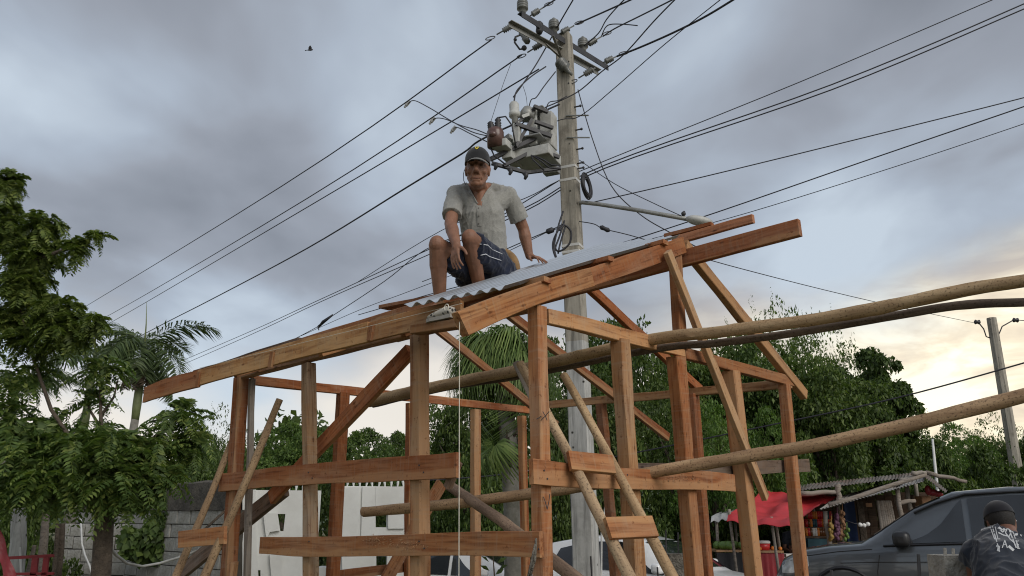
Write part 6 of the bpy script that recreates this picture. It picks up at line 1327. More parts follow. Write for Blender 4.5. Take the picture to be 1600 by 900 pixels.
panel('white wall panel with square openings and a row of white spikes', 534, 660, 760, 12.0, 12.3, [[(587, 805), (605, 805), (605, 824), (587, 824)], [(588, 869), (605, 869), (605, 893), (588, 893)]],
      [([(566, 761), (586, 761), (586, 838), (564, 838)], 0.03), ([(586.2, 761), (632, 760), (632, 804), (586.2, 804)], 0.032), ([(606, 804.2), (632, 804.2), (632, 826), (606, 826)], 0.031), ([(534, 762), (562, 761), (562, 905), (534, 905)], 0.045)], (0.04, 0.98))
m = MB(); q = at(505, 892, 12.4); m.bar(at(496, 905, 12.5), at(520, 905, 12.5), 0.4, 0.35); tag(obj('white_kerb_block', m, MAT['white_wall'], None), 'low white block in the gap between the white walls', 'block')
plant('bush', 598, 838, 13.0, 60, 'small dark bush right behind the square openings of the white wall', 'bushes filling the back of the lot', None, 'bush', cat='bush', low=3.0, wid=4.8)
# ================================================================== cars
def car(label, loc, yaw, P, paint, cat='car', name='parked_car'):
    """nose at local +X; P holds stations (x, z_belt, z_top, half width at belt, half width at top)"""
    e = empty(name, Vector(loc), label, cat, None); e.rotation_euler = (0, 0, yaw); zb = P.get('zb', 0.24); st = P['st']; h = lambda a, b, t: a + (b - a) * t
    def ring(s):
        x, zs, zt, wb, wt = s; zm = h(zb, zs, 0.55)
        return [(0, zb), (wb * 0.86, zb), (wb * 0.955, zb + 0.07), (wb * 0.99, zb + 0.25), (wb, zm), (wb * 0.985, zs - 0.09), (wb * 0.955, zs), (h(wb * 0.945, wt, 0.5), h(zs, zt, 0.5)), (wt, zt - 0.045 * min(1, (zt - zs) * 4 + .2)), (wt * 0.9, zt - 0.012), (wt * 0.5, zt + 0.004), (0, zt + 0.008)]
    xs = [s[0] for s in st]
    def S_(x):
        for i in range(len(st) - 1):
            if st[i][0] <= x <= st[i + 1][0]:
                t = (x - st[i][0]) / (st[i + 1][0] - st[i][0]); a = st[max(i - 1, 0)]; b = st[i]; c = st[i + 1]; d = st[min(i + 2, len(st) - 1)]
                return (x,) + tuple(h(b[k], c[k], t) for k in range(1, 5))
        return st[0] if x < st[0][0] else st[-1]
    X = sorted(set(xs + [xs[0] + (xs[-1] - xs[0]) * i / 46 for i in range(47)])); m = MB(); rows = []
    arches = P['wheels']; rw = P['rw']
    for x in X:
        r = ring(S_(x)); row = [(x, y, z) for y, z in r] + [(x, -y, z) for y, z in reversed(r[1:-1])]; rows.append(row)
    m.grid(rows, True); k = len(rows[0]); m.f.append(tuple(range(k - 1, -1, -1))); m.f.append(tuple((len(rows) - 1) * k + i for i in range(k)))
    def put(nme, m, mt, par=None, sm=40):
        o = bpy.data.objects.new(nme, mesh_of(nme, m, MAT[mt], sm)); C.objects.link(o); o.parent = par or e; return o
    b = put('body', m, paint, None, 60)
    def side(x, t, s, off):   # a point on the cabin side; t 0 at the belt, 1 at the roof edge
        q = ring(S_(x)); a, c, d = q[6], q[7], q[8]
        y, z = (h(a[0], c[0], t * 2), h(a[1], c[1], t * 2)) if t < 0.5 else (h(c[0], d[0], t * 2 - 1), h(c[1], d[1], t * 2 - 1))
        return Vector((x, s * (y + off), z + off * 0.3))
    for s in (-1, 1):
        for (x0, x1, b0, b1, t0, t1) in P['win']:   # bottoms at x0..x1, tops shifted by t0, t1
            m = MB(); rr = []
            for off in (0.006, 0.012):
                rr = [[side(h(h(x0, x1, i / 10), h(x0 + t0, x1 + t1, i / 10), j / 6), 0.05 + (h(b0, b1, i / 10)) * j / 6, s, off) for i in range(11)] for j in range(7)]
            m.grid(rr); put('window', m, 'car_glass')
        for pts in P.get('lines', []):
            m = MB(); q = []
            for i in range(len(pts) - 1):
                for t in (0, .25, .5, .75):
                    x, z = h(pts[i][0], pts[i + 1][0], t), h(pts[i][1], pts[i + 1][1], t); r = ring(S_(x)); y = 0
                    for a, c in zip(r[1:8], r[2:9]):
                        if a[1] <= z <= c[1]: y = h(a[0], c[0], (z - a[1]) / max(1e-6, c[1] - a[1]))
                    q.append((x, s * (y + 0.001), z))
            if len(q) > 2: m.tube(q, 0.006, 5); put('panel_gap', m, 'trim_black')
        for pts, w, mt, nm in P.get('trim', []):
            m = MB(); m.tube([side(x, t, s, 0.012) for x, t in pts], w, 6); put(nm, m, mt)
        mx, mz, mw = P['mirror']; r = ring(S_(mx)); m = MB(); ms = P.get('mirror_size', 1.0); m.box((mx, s * (r[6][0] + 0.13), mz + 0.06), (0.15 * ms, 0.22 * ms, 0.15 * ms)); mo = put('mirror', m, P.get('mirror_mat', 'trim_black')); md = mo.modifiers.new('b', 'BEVEL'); md.width = 0.05 * ms; md.segments = 4; m = MB(); m.tube([(mx, s * (r[6][0] - 0.02), mz - 0.02), (mx, s * (r[6][0] + 0.07), mz + 0.02)], 0.025, 6); put('mirror_stalk', m, 'trim_black')
        for x in P['handles']:
            r = ring(S_(x)); z = r[5][1] - 0.06; m = MB(); m.tube([(x - 0.1, s * (r[5][0] + 0.012), z), (x - 0.05, s * (r[5][0] + 0.032), z), (x + 0.05, s * (r[5][0] + 0.032), z), (x + 0.1, s * (r[5][0] + 0.012), z)], 0.012, 6); put('door_handle', m, P.get('handle_mat', paint))
        hx, hz, hl, hh = P['head']; m = MB(); rr = []
        for i in range(7):
            x = hx + hl * i / 6; r = ring(S_(x)); zc = hz + P.get('headslope', -0.14) * i / 6; q = []
            for j in range(4):
                z = zc + hh * (j / 3 - 0.5) * (0.35 + 0.65 * math.sin(math.pi * (0.15 + 0.7 * i / 6))); y = 0
                for a, c in zip(r[1:9], r[2:10]):
                    if a[1] <= z <= c[1]: y = h(a[0], c[0], (z - a[1]) / max(1e-6, c[1] - a[1]))
                if y == 0: y = r[8][0]
                q.append((x, s * (y + 0.008), z))
            rr.append(q)
        m.grid(rr); put('headlight', m, 'lamp_lens')
        m = MB(); r0 = S_(xs[0] + 0.12); m.box((xs[0] + 0.10, s * r0[3] * 0.9, r0[1] - 0.12), (0.16, 0.12, 0.3)); put('taillight', m, 'tail_lens')
        for wx in arches:
            r = S_(wx); m = MB(); m.torus((wx, s * (r[3] - 0.13), rw), (0, 1, 0), rw - 0.09, 0.095, 28, 8); t_ = put('wheel', m, 'tyre')
            m = MB(); m.lathe((wx, s * (r[3] - 0.17), rw), (wx, s * (r[3] - 0.045), rw), ((0, rw - 0.13), (0.8, rw - 0.13), (0.9, rw - 0.16), (0.95, 0.05), (1, 0.02)), 20); put('rim', m, 'chrome', t_)
            m = MB()
            m.tube([(wx + math.cos(a) * (rw + 0.05), s * (r[3] * 0.985), rw + math.sin(a) * (rw + 0.05)) for a in [math.pi * i / 14 for i in range(15)]], 0.03, 6); put('wheel_arch', m, 'trim_black')
    a, c = P['ws']   # windscreen: station x of cowl and of the roof edge
    for nm, x0, x1, f in (('windscreen', c, a, 1), ('rear_window', *P['rw_x'], 1)):
        m = MB(); rr = []
        for i in range(7):
            x = h(x0, x1, 0.08 + 0.84 * i / 6); s_ = S_(x); q = ring(s_); w = s_[4] * 0.93; dz = 0.012; rr.append([(x + (0.008 if nm == 'windscreen' else -0.008), w * (j / 8 * 2 - 1), s_[2] - 0.02 * abs(j / 4 - 1) ** 2 + dz) for j in range(9)])
        m.grid(rr); put(nm, m, 'car_glass')
    x, z, w, hh = P['grille']; m = MB()
    for k in range(4): m.bar((x, -w, z + hh * (k / 3 - .5)), (x, w, z + hh * (k / 3 - .5)), 0.02, 0.03)
    put('grille', m, 'trim_black'); return e
SUV = dict(st=[(-2.4, 1.0, 1.02, .80, .70), (-2.32, 1.12, 1.45, .88, .72), (-2.1, 1.14, 1.72, .92, .70), (-1.4, 1.14, 1.80, .94, .69), (-0.5, 1.12, 1.815, .945, .69), (0.15, 1.10, 1.76, .945, .68), (0.62, 1.085, 1.56, .945, .70), (1.02, 1.065, 1.30, .945, .72), (1.30, 1.05, 1.115, .945, .76), (1.7, 1.02, 1.075, .935, .80), (2.1, 0.95, 1.01, .90, .76), (2.35, 0.83, 0.90, .82, .66), (2.47, 0.66, 0.70, .70, .56), (2.5, .52, .55, .62, .5)],
           wheels=(-1.4, 1.55), rw=0.37, zb=0.30, win=[(-2.0, -1.05, .78, .84, .06, 0), (-1.0, -0.02, .84, .84, 0, 0), (0.05, 1.02, .84, .1, 0.0, -0.55)], lines=[[(1.12, 0.40), (1.12, 0.75), (1.06, 1.03)], [(0.02, 0.4), (0.02, 1.08)], [(-1.02, 0.5), (-1.02, 1.1)], [(-1.9, 0.9), (0.0, 0.9), (1.1, 0.87), (1.72, 0.84)], [(1.16, 1.03), (1.6, 0.99), (2.05, 0.92), (2.3, 0.83)]],
           trim=[([(-2.0, 1.0), (-1.0, 1.0), (0.0, 0.98), (0.35, .96), (0.62, .93)], 0.016, 'trim_black', 'rain_visor'), ([(-2.0, .02), (-1, .02), (0, .02), (1.02, .03)], 0.014, 'trim_black', 'belt_trim')], mirror=(0.78, 1.10, .1), mirror_size=1.35, handles=(-0.82, 0.22), head=(1.98, 0.86, .38, .2), headslope=-0.10, ws=(1.28, 0.2), rw_x=(-2.36, -2.12), grille=(2.46, .62, .5, .16))
HATCH = dict(st=[(-1.95, .78, .80, .72, .6), (-1.88, .92, 1.12, .78, .62), (-1.6, .96, 1.36, .82, .60), (-0.9, .95, 1.47, .845, .60), (-0.2, .94, 1.48, .85, .60), (0.3, .925, 1.38, .85, .60), (0.75, .91, 1.14, .85, .63), (1.05, .90, .965, .85, .68), (1.4, .86, .91, .83, .70), (1.75, .76, .82, .78, .64), (1.92, .62, .66, .68, .55), (1.97, .48, .50, .58, .45)],
             wheels=(-1.2, 1.25), rw=0.30, zb=0.2, win=[(-1.45, -0.72, .7, .85, .12, 0), (-0.67, 0.0, .85, .85, 0, 0), (0.05, 0.74, .85, .08, 0, -0.42)], lines=[[(0.86, .35), (0.86, .86)], [(0.02, .35), (0.02, .92)], [(-0.7, .4), (-0.7, .92)]], trim=[], mirror=(0.6, .97, .1), mirror_mat='white_paint', handles=(-0.6, 0.14), head=(1.4, .74, .42, .16), headslope=-.06, ws=(1.04, 0.12), rw_x=(-1.9, -1.62), grille=(1.95, .5, .42, .12))
c = at(1530, 800, 11.3); car('dark grey suv with tinted windows parked at the right behind the bending man', (c.x - 0.15, c.y, gz(c.x, c.y) + 0.02), math.pi - 0.52, SUV, 'suv_paint', 'car', 'parked_suv')
c = at(1018, 850, 13.6); car('white hatchback seen behind the ladder with its bonnet toward the stall', (c.x, c.y, gz(c.x, c.y)), R(-38), HATCH, 'white_paint')
c = at(722, 850, 13.9); car('white car behind the lowest front rail, mostly hidden by posts', (c.x, c.y, gz(c.x, c.y) - 0.02), R(-12), dict(HATCH), 'white_paint')
# ================================================================== market stall
def stall():
    Y = 16.5; g = gz(6.5, Y)
    def st(u, v, y=Y): return at(u, v, y)
    gr = st(1300, 880); s = empty('market_stall', Vector((gr.x, gr.y, g)), 'open wooden market stall with tin roofs and goods beyond the dark car', 'stall')
    def rnd(name, a, b, r, mat='bark', par=s): m = MB(); k = 6; m.tube([a.lerp(b, i / k) + Vector((0.02 * math.sin(i * 2.1), 0, 0.01 * math.cos(i * 1.7))) for i in range(k + 1)], [r * (1.1 - 0.3 * i / k) for i in range(k + 1)], 8); return obj(name, m, MAT[mat], par, True)
    def down(p): return Vector((p.x + 0.04, p.y, g))
    for u, v, y in ((1289, 798, 16.2), (1402, 762, 15.9), (1416, 752, 16.6), (1236, 790, 18.2), (1430, 752, 18.4), (1308, 775, 17.8), (1268, 770, 18.3)): t = st(u, v, y); rnd('post', down(t), t, 0.055, 'grey_wood')
    def corr(name, a, b, c, d, mat, n=14):   # corrugated sheet on four corners, ridges running a->d
        up = (b - a).cross(d - a).normalized(); up = up if up.z > 0 else -up; m = MB(); nn = n * 2 * 6
        for o in (0.0, -0.004):
            m.grid([[(a.lerp(b, k / nn)).lerp(d.lerp(c, k / nn), t) + up * (0.011 * math.cos(2 * math.pi * k / 6) + o - 0.05 * math.sin(math.pi * t) * (0.4 + 0.6 * math.sin(k * 0.15))) for k in range(nn + 1)] for t in (0, .25, .5, .75, 1)])
        obj(name, m, MAT[mat], s, 50)
    corr('roof_sheet', st(1281, 796, 15.7), st(1444, 752, 15.7), st(1448, 738, 17.6), st(1300, 779, 17.6), 'white_zinc', 16)
    corr('roof_sheet', st(1236, 768, 16.8), st(1430, 745, 16.4), st(1432, 738, 18.6), st(1246, 758, 18.6), 'rusty_zinc', 18)
    corr('roof_sheet', st(1440, 742, 15.9), st(1478, 770, 15.9), st(1480, 766, 18.0), st(1446, 738, 18.0), 'rusty_zinc', 6)
    for a, b, r in (((1250, 772, 16.6), (1310, 768, 16.6), 0.05), ((1296, 790, 15.8), (1447, 741, 15.8), 0.045), ((1425, 740, 15.8), (1447, 738, 15.8), 0.04), ((1447, 739, 15.85), (1510, 752, 15.85), 0.04), ((1400, 786, 16), (1430, 782, 16), 0.045), ((1308, 758, 16.6), (1312, 785, 16.6), 0.06), ((1406, 752, 15.9), (1440, 743, 15.9), 0.05)): rnd('beam', st(*a), st(*b), r, 'grey_wood')
    # back wall boards, blue door panel, wooden slab panel
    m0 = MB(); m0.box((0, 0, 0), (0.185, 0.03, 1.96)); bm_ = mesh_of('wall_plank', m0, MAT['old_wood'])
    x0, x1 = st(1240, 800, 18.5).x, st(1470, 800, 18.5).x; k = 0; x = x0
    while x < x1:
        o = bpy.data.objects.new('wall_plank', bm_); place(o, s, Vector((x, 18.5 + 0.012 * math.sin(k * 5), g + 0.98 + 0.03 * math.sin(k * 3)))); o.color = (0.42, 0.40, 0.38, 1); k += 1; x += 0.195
    def bx(name, a, b, y, dp, mat): p, q = st(*a, y), st(*b, y); m = MB(); m.box(((p.x + q.x) / 2, y + dp / 2, (p.z + q.z) / 2), (abs(q.x - p.x), dp, abs(p.z - q.z))); return obj(name, m, MAT[mat], s)
    bx('door', (1318, 782), (1342, 848), 17.2, 0.05, 'blue_paint'); bx('slab_panel', (1339, 784), (1356, 845), 17.0, 0.06, 'bark'); bx('counter', (1262, 842), (1296, 885), 16.6, 0.5, 'teal_paint'); bx('shelf', (1258, 838), (1300, 840), 17.2, 0.35, 'old_wood'); bx('shelf', (1258, 824), (1300, 826), 17.4, 0.3, 'old_wood'); bx('shelf', (1258, 812), (1300, 814), 17.5, 0.3, 'old_wood'); bx('sign_card', (1353, 786), (1363, 792), 16.9, 0.02, 'tan_cloth')
    rng = random.Random(4); jm = {}
    for mt in ('jar_amber', 'orange_fruit', 'red_plastic', 'white_plastic', 'teal_paint'): m = MB(); m.lathe((0, 0, 0), (0, 0, 0.16), ((0, .045), (.7, .05), (.78, .035), (.8, .042), (1, .042)), 10); jm[mt] = mesh_of('jar', m, MAT[mt], True)
    ORD = ['first', 'second', 'third', 'fourth', 'fifth', 'sixth', 'seventh', 'eighth', 'ninth', 'tenth', 'eleventh']; CN = dict(jar_amber='amber', orange_fruit='orange', red_plastic='red', white_plastic='white', teal_paint='teal')
    for row, (v, y) in enumerate(((838, 17.25), (824, 17.45), (812, 17.55))):
        for i in range(11):
            p = st(1260 + 3.7 * i, v - 0.5, y); mt = rng.choice(list(jm)); o = bpy.data.objects.new('jar', jm[mt]); place(o, None, Vector((p.x, p.y, p.z))); tag(o, '%s jar, %s from the left on the %s stall shelf' % (CN[mt], ORD[i], ('lowest', 'middle', 'top')[row]), 'jar', 'jars on the stall shelves')
    for u, v, y, mt, lab, n_, h_ in ((1308, 805, 16.1, 'garlic', 'string of purple bulbs hanging under the tin roof', 26, 38), (1299, 818, 16.1, 'banana', 'hanging bunch of yellow pods beside the purple bulbs', 20, 26), (1316, 800, 16.3, 'tan_cloth', 'hanging brown dried bundle beside the blue door', 18, 44), (1323, 828, 16.2, 'melon', 'green hanging bunch in front of the blue door', 5, 18)):
        m = MB(); r2 = random.Random(u)
        for k in range(n_):
            t = k / n_; c = st(u + r2.uniform(-3, 3), v + h_ * t, y + r2.uniform(-.06, .06)); m.ell(c, (0.034, 0.034, 0.045), None, 8, 6)
        m.tube([st(u, v - 12, y), st(u, v + h_ * 0.6, y)], 0.01, 5); tag(obj('hanging_bunch', m, MAT[mt], None, True), lab, 'bunch')
    for k, (u, v) in enumerate(((1344, 820), (1350, 821), (1356, 819))): m = MB(); m.ell(st(u, v, 15.9), 0.042, None, 12, 8); tag(obj('white_ball', m, MAT['white_plastic'], None, True), '%s of the three white balls strung before the stall' % ('leftmost', 'middle', 'rightmost')[k], 'ball', 'white balls')
    m = MB(); m.tube([st(1318, 812, 15.9), st(1335, 818, 15.9), st(1360, 818, 15.9)], 0.008, 5); tag(obj('twine', m, MAT['cable'], None, True), 'thin cord holding the three white balls', 'cord')
    for k in range(7): a, b = st(1371 + 3.2 * k, 783, 16.4), st(1378 + 3.4 * k, 832, 16.2); m = MB(); m.tube([a, a.lerp(b, .5) + Vector((.01, 0, 0)), Vector((b.x + .05, b.y, g))], 0.035, 8); tag(obj('cane', m, MAT['grey_wood'], None, True), 'pale cane leaning in the stall, %s from the left of its bundle' % ORD[k], 'cane', 'canes leaning in the stall')
    m = MB(); m.ell(st(1458, 770, 16.2), (0.10, 0.09, 0.07), None, 10, 8); m.ell(st(1466, 772, 16.2), (0.09, 0.09, 0.06), None, 10, 8); m.ell(st(1450, 766, 16.2), (0.06, 0.07, 0.10), None, 10, 8); tag(obj('cloth_bundle', m, MAT['red_paint'], None, True), 'dark red cloth bundle under the right tin roof', 'bundle')
    bx('carton', (1440, 775), (1456, 790), 16.5, 0.3, 'tan_cloth')
    m = MB(); m.lathe(Vector((st(1463, 800, 19).x, 19, g)), st(1457, 686, 19), ((0, 0.05), (0.6, 0.04), (1, 0.025)), 8); tag(obj('pipe_mast', m, MAT['white_hose'], None, True), 'thin white pipe mast rising behind the stall', 'mast')
    # red tarpaulin and the grey one behind it
    def tarp(name, cor, mat, label, sag, peaks):
        a, b, c, d = [st(*q) for q in cor]; m = MB(); n = 26
        f = lambda i, j: a.lerp(b, i / n).lerp(d.lerp(c, i / n), j / n)
        def z(i, j):
            x, y = i / n, j / n; q = -sag * 16 * x * (1 - x) * y * (1 - y) * 0.5; 
            for (px, py, ph, pr) in peaks: q += ph * math.exp(-((x - px) ** 2 + (y - py) ** 2) / pr)
            return q + 0.016 * math.sin(22 * x + 9 * y) + 0.02 * abs(math.sin(14 * x - 10 * y + 2 * math.sin(5 * y))) + 0.03 * noise.noise(Vector((x * 6, y * 6, 1))) - (0.10 if j == 0 else 0)
        for o in (0, -0.006): m.grid([[f(i, j) + UP * (z(i, j) + o) for i in range(n + 1)] for j in range(n + 1)])
        t = empty(name, Vector((a.x, a.y, g)), label, 'tarpaulin'); obj('cloth', m, MAT[mat], t, True); return t
    t = tarp('red_tarpaulin', ((1135, 806, 15.3), (1238, 816, 14.4), (1308, 776, 17.5), (1196, 772, 17.8)), 'red_tarp', 'red tarpaulin stretched over the market stall front', 0.35, ((0.55, 0.55, 0.22, 0.03), (0.05, .9, 0.1, .03)))
    for u, v, y in ((1206, 818, 15.2), (1213, 820, 16.0), (1140, 806, 15.4)): p = st(u, v, y); m = MB(); m.tube([Vector((p.x + 0.08, p.y, g)), p, p + UP * 0.12], 0.028, 8); obj('prop_pole', m, MAT['grey_wood'], t, True)
    t = tarp('grey_tarpaulin', ((1110, 808, 16.2), (1160, 800, 16.6), (1180, 786, 18.4), (1150, 792, 18.4)), 'grey_tarp', 'small grey tarpaulin at the left of the red one', 0.1, ())
    for u, v, y in ((1119, 809, 16.4), (1148, 806, 17.6)): p = st(u, v, y); m = MB(); m.tube([Vector((p.x, p.y, g)), p], 0.03, 8); obj('prop_pole', m, MAT['grey_wood'], t, True)
    # fruit tables
    def table(u0, u1, v, y, mat, label):
        p, q = st(u0, v, y), st(u1, v, y); t = empty('stall_table', Vector(((p.x + q.x) / 2, y, g)), label, 'table'); m = MB(); m.box(((p.x + q.x) / 2, y + .35, p.z), (q.x - p.x, 0.75, 0.035)); obj('tabletop', m, MAT['tan_wood'], t)
        m = MB(); n = 20; rows = [[(p.x + (q.x - p.x) * i / n, y - 0.035 + 0.03 * math.sin(i * 1.9) * j / 4, p.z - 0.03 - (p.z - g - 0.1) * j / 4) for i in range(n + 1)] for j in range(5)]; m.grid(rows); obj('table_skirt', m, MAT[mat], t, True)
        for x in (p.x + .06, q.x - .06):
            for dy in (0.05, .65): m = MB(); m.bar((x, y + dy, g), (x, y + dy, p.z - .02), .05, .05); obj('leg', m, MAT['old_wood'], t)
        return p, q
    p, q = table(1119, 1168, 861, 15.6, 'black_cloth', 'fruit table with a black skirt beneath the grey tarpaulin')
    rng = random.Random(9)
    for k in range(7): c = Vector((p.x + 0.1 + 0.085 * k, p.y + rng.uniform(.1, .5), p.z + .018 + .075)); m = MB(); m.ell(c, (0.11, 0.085, 0.078), Matrix.Rotation(rng.uniform(0, 3), 3, 'Z'), 12, 8); tag(obj('watermelon', m, MAT['melon'], None, True), 'green watermelon, %s from the left on the black-skirted table' % ORD[k], 'watermelon', 'watermelons on the black-skirted table')
    p, q = table(1172, 1224, 862, 15.5, 'red_paint', 'fruit table with a dark red front under the red tarpaulin')
    for k in range(11): c = Vector((p.x + 0.05 + 0.054 * k, p.y + rng.uniform(.05, .45), p.z + .018 + .033)); m = MB(); m.ell(c, 0.037, None, 8, 6); tag(obj('orange', m, MAT['orange_fruit'], None, True), 'orange, %s from the left on the red-fronted fruit table' % ORD[k], 'fruit', 'oranges on the red-fronted table')
    c = st(1191, 858, 15.75); ck = empty('cooler', Vector((c.x, c.y, p.z + .018)), 'round red cooler with white lid on the fruit table', 'cooler'); m = MB(); m.lathe((c.x, c.y, p.z + .018), (c.x, c.y, p.z + .14), ((0, .13), (1, .15)), 20); obj('body', m, MAT['red_plastic'], ck, True); m = MB(); m.lathe((c.x, c.y, p.z + .14), (c.x, c.y, p.z + .19), ((0, .155), (.6, .155), (1, .13)), 20); obj('lid', m, MAT['white_plastic'], ck, True)
    # plastic chair
    c = st(1276, 856, 16.0); ch = empty('plastic_chair', Vector((c.x, 16.0, g)), 'pale plastic chair before the stall shelves', 'chair'); m = MB(); m.grid([[(c.x + .22 * (i / 8 * 2 - 1) * (1 - .12 * j / 4), 16.2 + .10 * j / 4 - .06 * (1 - (i / 4 - 1) ** 2), g + .45 + .42 * j / 4) for i in range(9)] for j in range(5)]); o = obj('backrest', m, MAT['tan_cloth'], ch, True); o.modifiers.new('t', 'SOLIDIFY').thickness = .015
    m = MB(); m.box((c.x, 16.0, g + .44), (.44, .42, .03)); obj('seat', m, MAT['tan_cloth'], ch)
    for sx in (-1, 1):
        for sy in (-1, 1): m = MB(); m.tube([(c.x + .21 * sx, 16 + .2 * sy, g), (c.x + .18 * sx, 16 + .17 * sy, g + .44)], .02, 6); obj('leg', m, MAT['tan_cloth'], ch)
    p = st(1238, 862, 16.3); small_person('seated person in pale shirt by the fruit table under the red tarpaulin', (p.x, 16.3, g + (p.z - g - 1.05)), 0, True, 'dark_skin', 'white_tee')
    p = st(1240, 850, 17.2); small_person('standing person in dark shirt behind the seated one at the stall', (p.x, 17.2, g - 0.25), 0, False, 'dark_skin', 'dark_tee')
    m = MB(); bpos = st(1226, 884, 16.1); m.box((bpos.x + 0.2, 15.95, st(1226, 868, 15.9).z), (0.5, 0.3, 0.06)); tag(obj('foam_tray', m, MAT['white_plastic'], None), 'pale foam tray on the small stand before the seated person', 'tray')
    m = MB(); m.box((bpos.x + 0.2, 15.95, (g + st(1226, 870, 15.9).z) / 2 - 0.02), (0.3, 0.24, st(1226, 870, 15.9).z - g)); tag(obj('stand', m, MAT['grey_wood'], None), 'small wooden stand under the foam tray', 'stand')
stall()
# ================================================================== bits and pieces
def rebar_column(label, u, vt, Y, w, mat, bars, rough):
    p = at(u, vt, Y); m = MB(); rows = []; n = 14; g = -0.1
    for i in range(n + 1):
        z = g + (p.z - g) * i / n; row = []
        for k in range(16):
            a = 2 * math.pi * k / 16 + math.pi / 4; q = w / 2 / max(abs(math.cos(a)), abs(math.sin(a))); q = min(q, w * 0.66)
            row.append(Vector((p.x + q * math.cos(a), p.y + q * math.sin(a), z)) + Vector((noise.noise(Vector((k * 2, z * 9, 1))), noise.noise(Vector((k * 2, z * 9, 7))), (noise.noise(Vector((k, 3, u))) * 1.5 if i == n else 0))) * rough)
        rows.append(row)
    m.grid(rows, True); m.f.append(tuple(n * 16 + k for k in range(16)))
    e = empty('concrete_stub', Vector((p.x, p.y, g)), label, 'concrete stub'); obj('column', m, MAT[mat], e, 40)
    for dx, dy, v0, v1 in bars: a, b = Vector((p.x + dx, p.y + dy, p.z - 0.1)), at(u, v1, Y); m = MB(); m.tube([a, Vector((a.x, a.y, (a.z + b.z) / 2)), Vector((a.x + .006, a.y, b.z))], 0.008, 6); obj('rebar', m, MAT[('dark_steel', 'concrete')[v0]], e)
rebar_column('rough concrete stub with two short coated rods beside the bending man', 1486, 867, 4.6, 0.19, 'concrete', ((-0.035, 0, 1, 856), (0.02, 0.02, 1, 857)), 0.006)
rebar_column('dark crumbling concrete stub with three black rods before the white hatchback', 1058, 865, 8.6, 0.21, 'dark_concrete', ((-0.11, 0.0, 0, 828), (0.02, 0.03, 0, 832), (0.06, -0.02, 0, 836)), 0.016)
for u, vt, vb, Y, lab in ((1435, 866, 905, 4.5, 'thin black rod standing left of the rough concrete stub'), (1299, 891, 910, 4.6, 'short black rod tip before the dark car front wheel'), (923, 869, 910, 8.0, 'thin black rod standing before the foot of the utility pole'), (1027, 886, 910, 8.0, 'short rod between the ladder rails')):
    a, b = at(u, vt, Y), at(u + 2, vb, Y); m = MB(); m.tube([a, b, Vector((b.x, b.y, -0.05))], 0.0085, 6); tag(obj('rebar_rod', m, MAT['dark_steel'], None), lab, 'rod')
m = MB(); m.tube([at(1560, 848, 4.35), at(1556, 840, 4.4)], 0.01, 6)
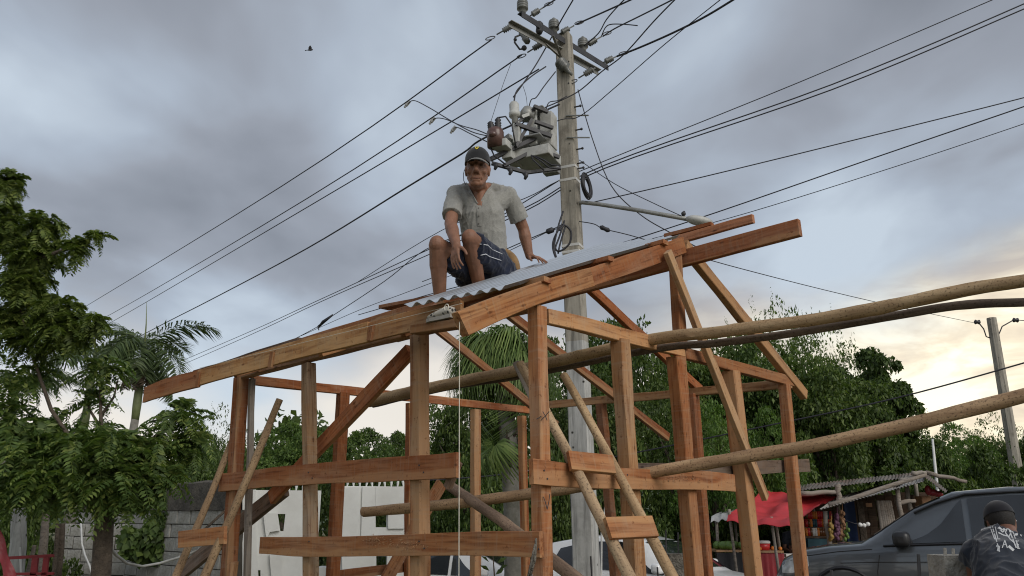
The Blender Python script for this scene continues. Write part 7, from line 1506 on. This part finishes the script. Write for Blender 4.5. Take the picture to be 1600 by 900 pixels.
def left_corner():
    for u, vt, ub, vb, Y, r, mat, lab in ((29, 795, 24, 900, 10.6, 0.10, 'pale_concrete', 'thick whitewashed post at the lower left corner'), (72, 800, 62, 900, 11.2, 0.055, 'grey_wood', 'slimmer grey post right of the whitewashed one'), (54, 852, 42, 900, 10.8, 0.03, 'grey_wood', 'leaning stick between the two left posts'), (90, 818, 84, 900, 11.6, 0.03, 'bark', 'thin dark stake beside the broken block wall'), (97, 818, 90, 900, 11.7, 0.05, 'bark', 'mossy stake touching the broken block wall'), (31, 855, 33, 900, 10.3, 0.014, 'white_hose', 'thin pale stick standing before the whitewashed post')):
        t, b = at(u, vt, Y), at(ub, vb, Y); d = b - t; gq = t + d * ((t.z + 0.2) / (t.z - b.z)); m = MB(); m.tube([gq, b, t.lerp(b, .5) + Vector((r * .2, 0, 0)), t], [r * 1.05, r, r * .95, r * .85], 10); tag(obj('wooden_post', m, MAT[mat], None, 50), lab, 'post')
    Y = 9.9; e = empty('display_rack', Vector((at(50, 880, Y).x, Y, gz(-6, Y))), 'red metal frame standing before the left posts', 'rack')
    m = MB(); m.bar(at(12, 872, Y), at(84, 868, Y), .03, .035); m.bar(at(14, 897, Y), at(84, 896, Y), .03, .03); obj('rail', m, MAT['red_paint'], e)
    for u, w in ((56, .07), (73, .06)): m = MB(); b = at(u, 905, Y); m.bar(at(u, 869, Y), Vector((b.x, b.y, gz(b.x, b.y))), w, .03); obj('upright', m, MAT['red_paint'], e)
    m = MB(); n = 10; a, b, c, d = at(-14, 822, 9.4), at(0, 826, 9.4), at(26, 905, 9.3), at(6, 905, 9.3)
    for o in (0, .006): m.grid([[a.lerp(b, i / 4).lerp(d.lerp(c, i / 4), j / n) + Vector((0, o + .02 * math.sin(i * 1.4 + j), 0)) for i in range(5)] for j in range(n + 1)])
    tag(obj('red_banner', m, MAT['red_paint'], None, True), 'strip of dark red cloth slanting at the left edge', 'banner')
    m = MB(); m.tube([at(*q) for q in ((126, 805, 13.6), (128, 850, 13.4), (133, 868, 13.2), (140, 884, 13), (146, 905, 12.9))], .016, 6); tag(obj('white_hose', m, MAT['white_hose'], None, True), 'white hose hanging down the broken block wall', 'hose')
    m = MB(); P_ = [(168, 850, 9.8), (180, 866, 10.2), (198, 880, 10.8), (222, 885, 11.2), (250, 880, 11.4), (290, 868, 11.4), (345, 845, 11.3)]; out = []
    for i in range(len(P_) - 1):
        for k in range(4): out.append(at(*[P_[i][j] + (P_[i + 1][j] - P_[i][j]) * k / 4 for j in range(3)]))
    m.tube(out, .018, 6); tag(obj('grey_conduit', m, MAT['tank_paint'], None, True), 'pale conduit sagging from the tree across the block wall', 'conduit')
    m = MB(); m.bar(at(300, 845, 11.5), at(352, 798, 11.5), .03, .03); tag(obj('dark_stick', m, MAT['bark'], None), 'dark stick leaning on the block wall behind the ladder', 'stick')
left_corner()
m = MB(); a, b = at(838, 841, 4.75), at(827, 905, 4.78); m.tube([a, a.lerp(b, .5) + Vector((.01, 0, 0)), b], [.006, .011, .009], 6); m.tube([at(836, 850, 4.74), at(824, 905, 4.74)], .006, 6); tag(obj('green_strap', m, MAT['dark_concrete'], None, True), 'dull green strap hanging over the end of the lowest front rail', 'strap')
m = MB(); m.tube([at(541, 815, 0) if False else at(948, 775, 11.9), at(940, 830, 11.9), Vector((at(935, 860, 11.9).x, 11.9, 0))], .014, 6); tag(obj('white_stake', m, MAT['white_hose'], None), 'thin white stake leaning right of the utility pole foot', 'stake')
def weed():
    b = at(773, 905, 7.6); g = 0.0; e = empty('weed', Vector((b.x, b.y, g)), 'spindly dark weed standing before the hidden white car', 'plant'); m = MB(); top = at(770, 866, 7.6); m.tube([(b.x, b.y, g), b, top], [.012, .008, .004], 5); obj('stem', m, MAT['bark'], e)
    m0 = MB(); m0.poly([(0, 0, 0), (.05, .022, .01), (.10, 0, 0), (.05, -.022, .01)], (0, 0, .001)); lm = mesh_of('leaf', m0, MAT['leaf_dark'])
    for u, v, a in ((764, 878, 2.6), (777, 880, .2), (765, 892, 3.3), (779, 891, -.3), (770, 868, 1.3), (774, 898, .5)): o = bpy.data.objects.new('leaf', lm); place(o, e, at(u, v, 7.6)); o.rotation_euler = (0.9, -.5, a)
weed()
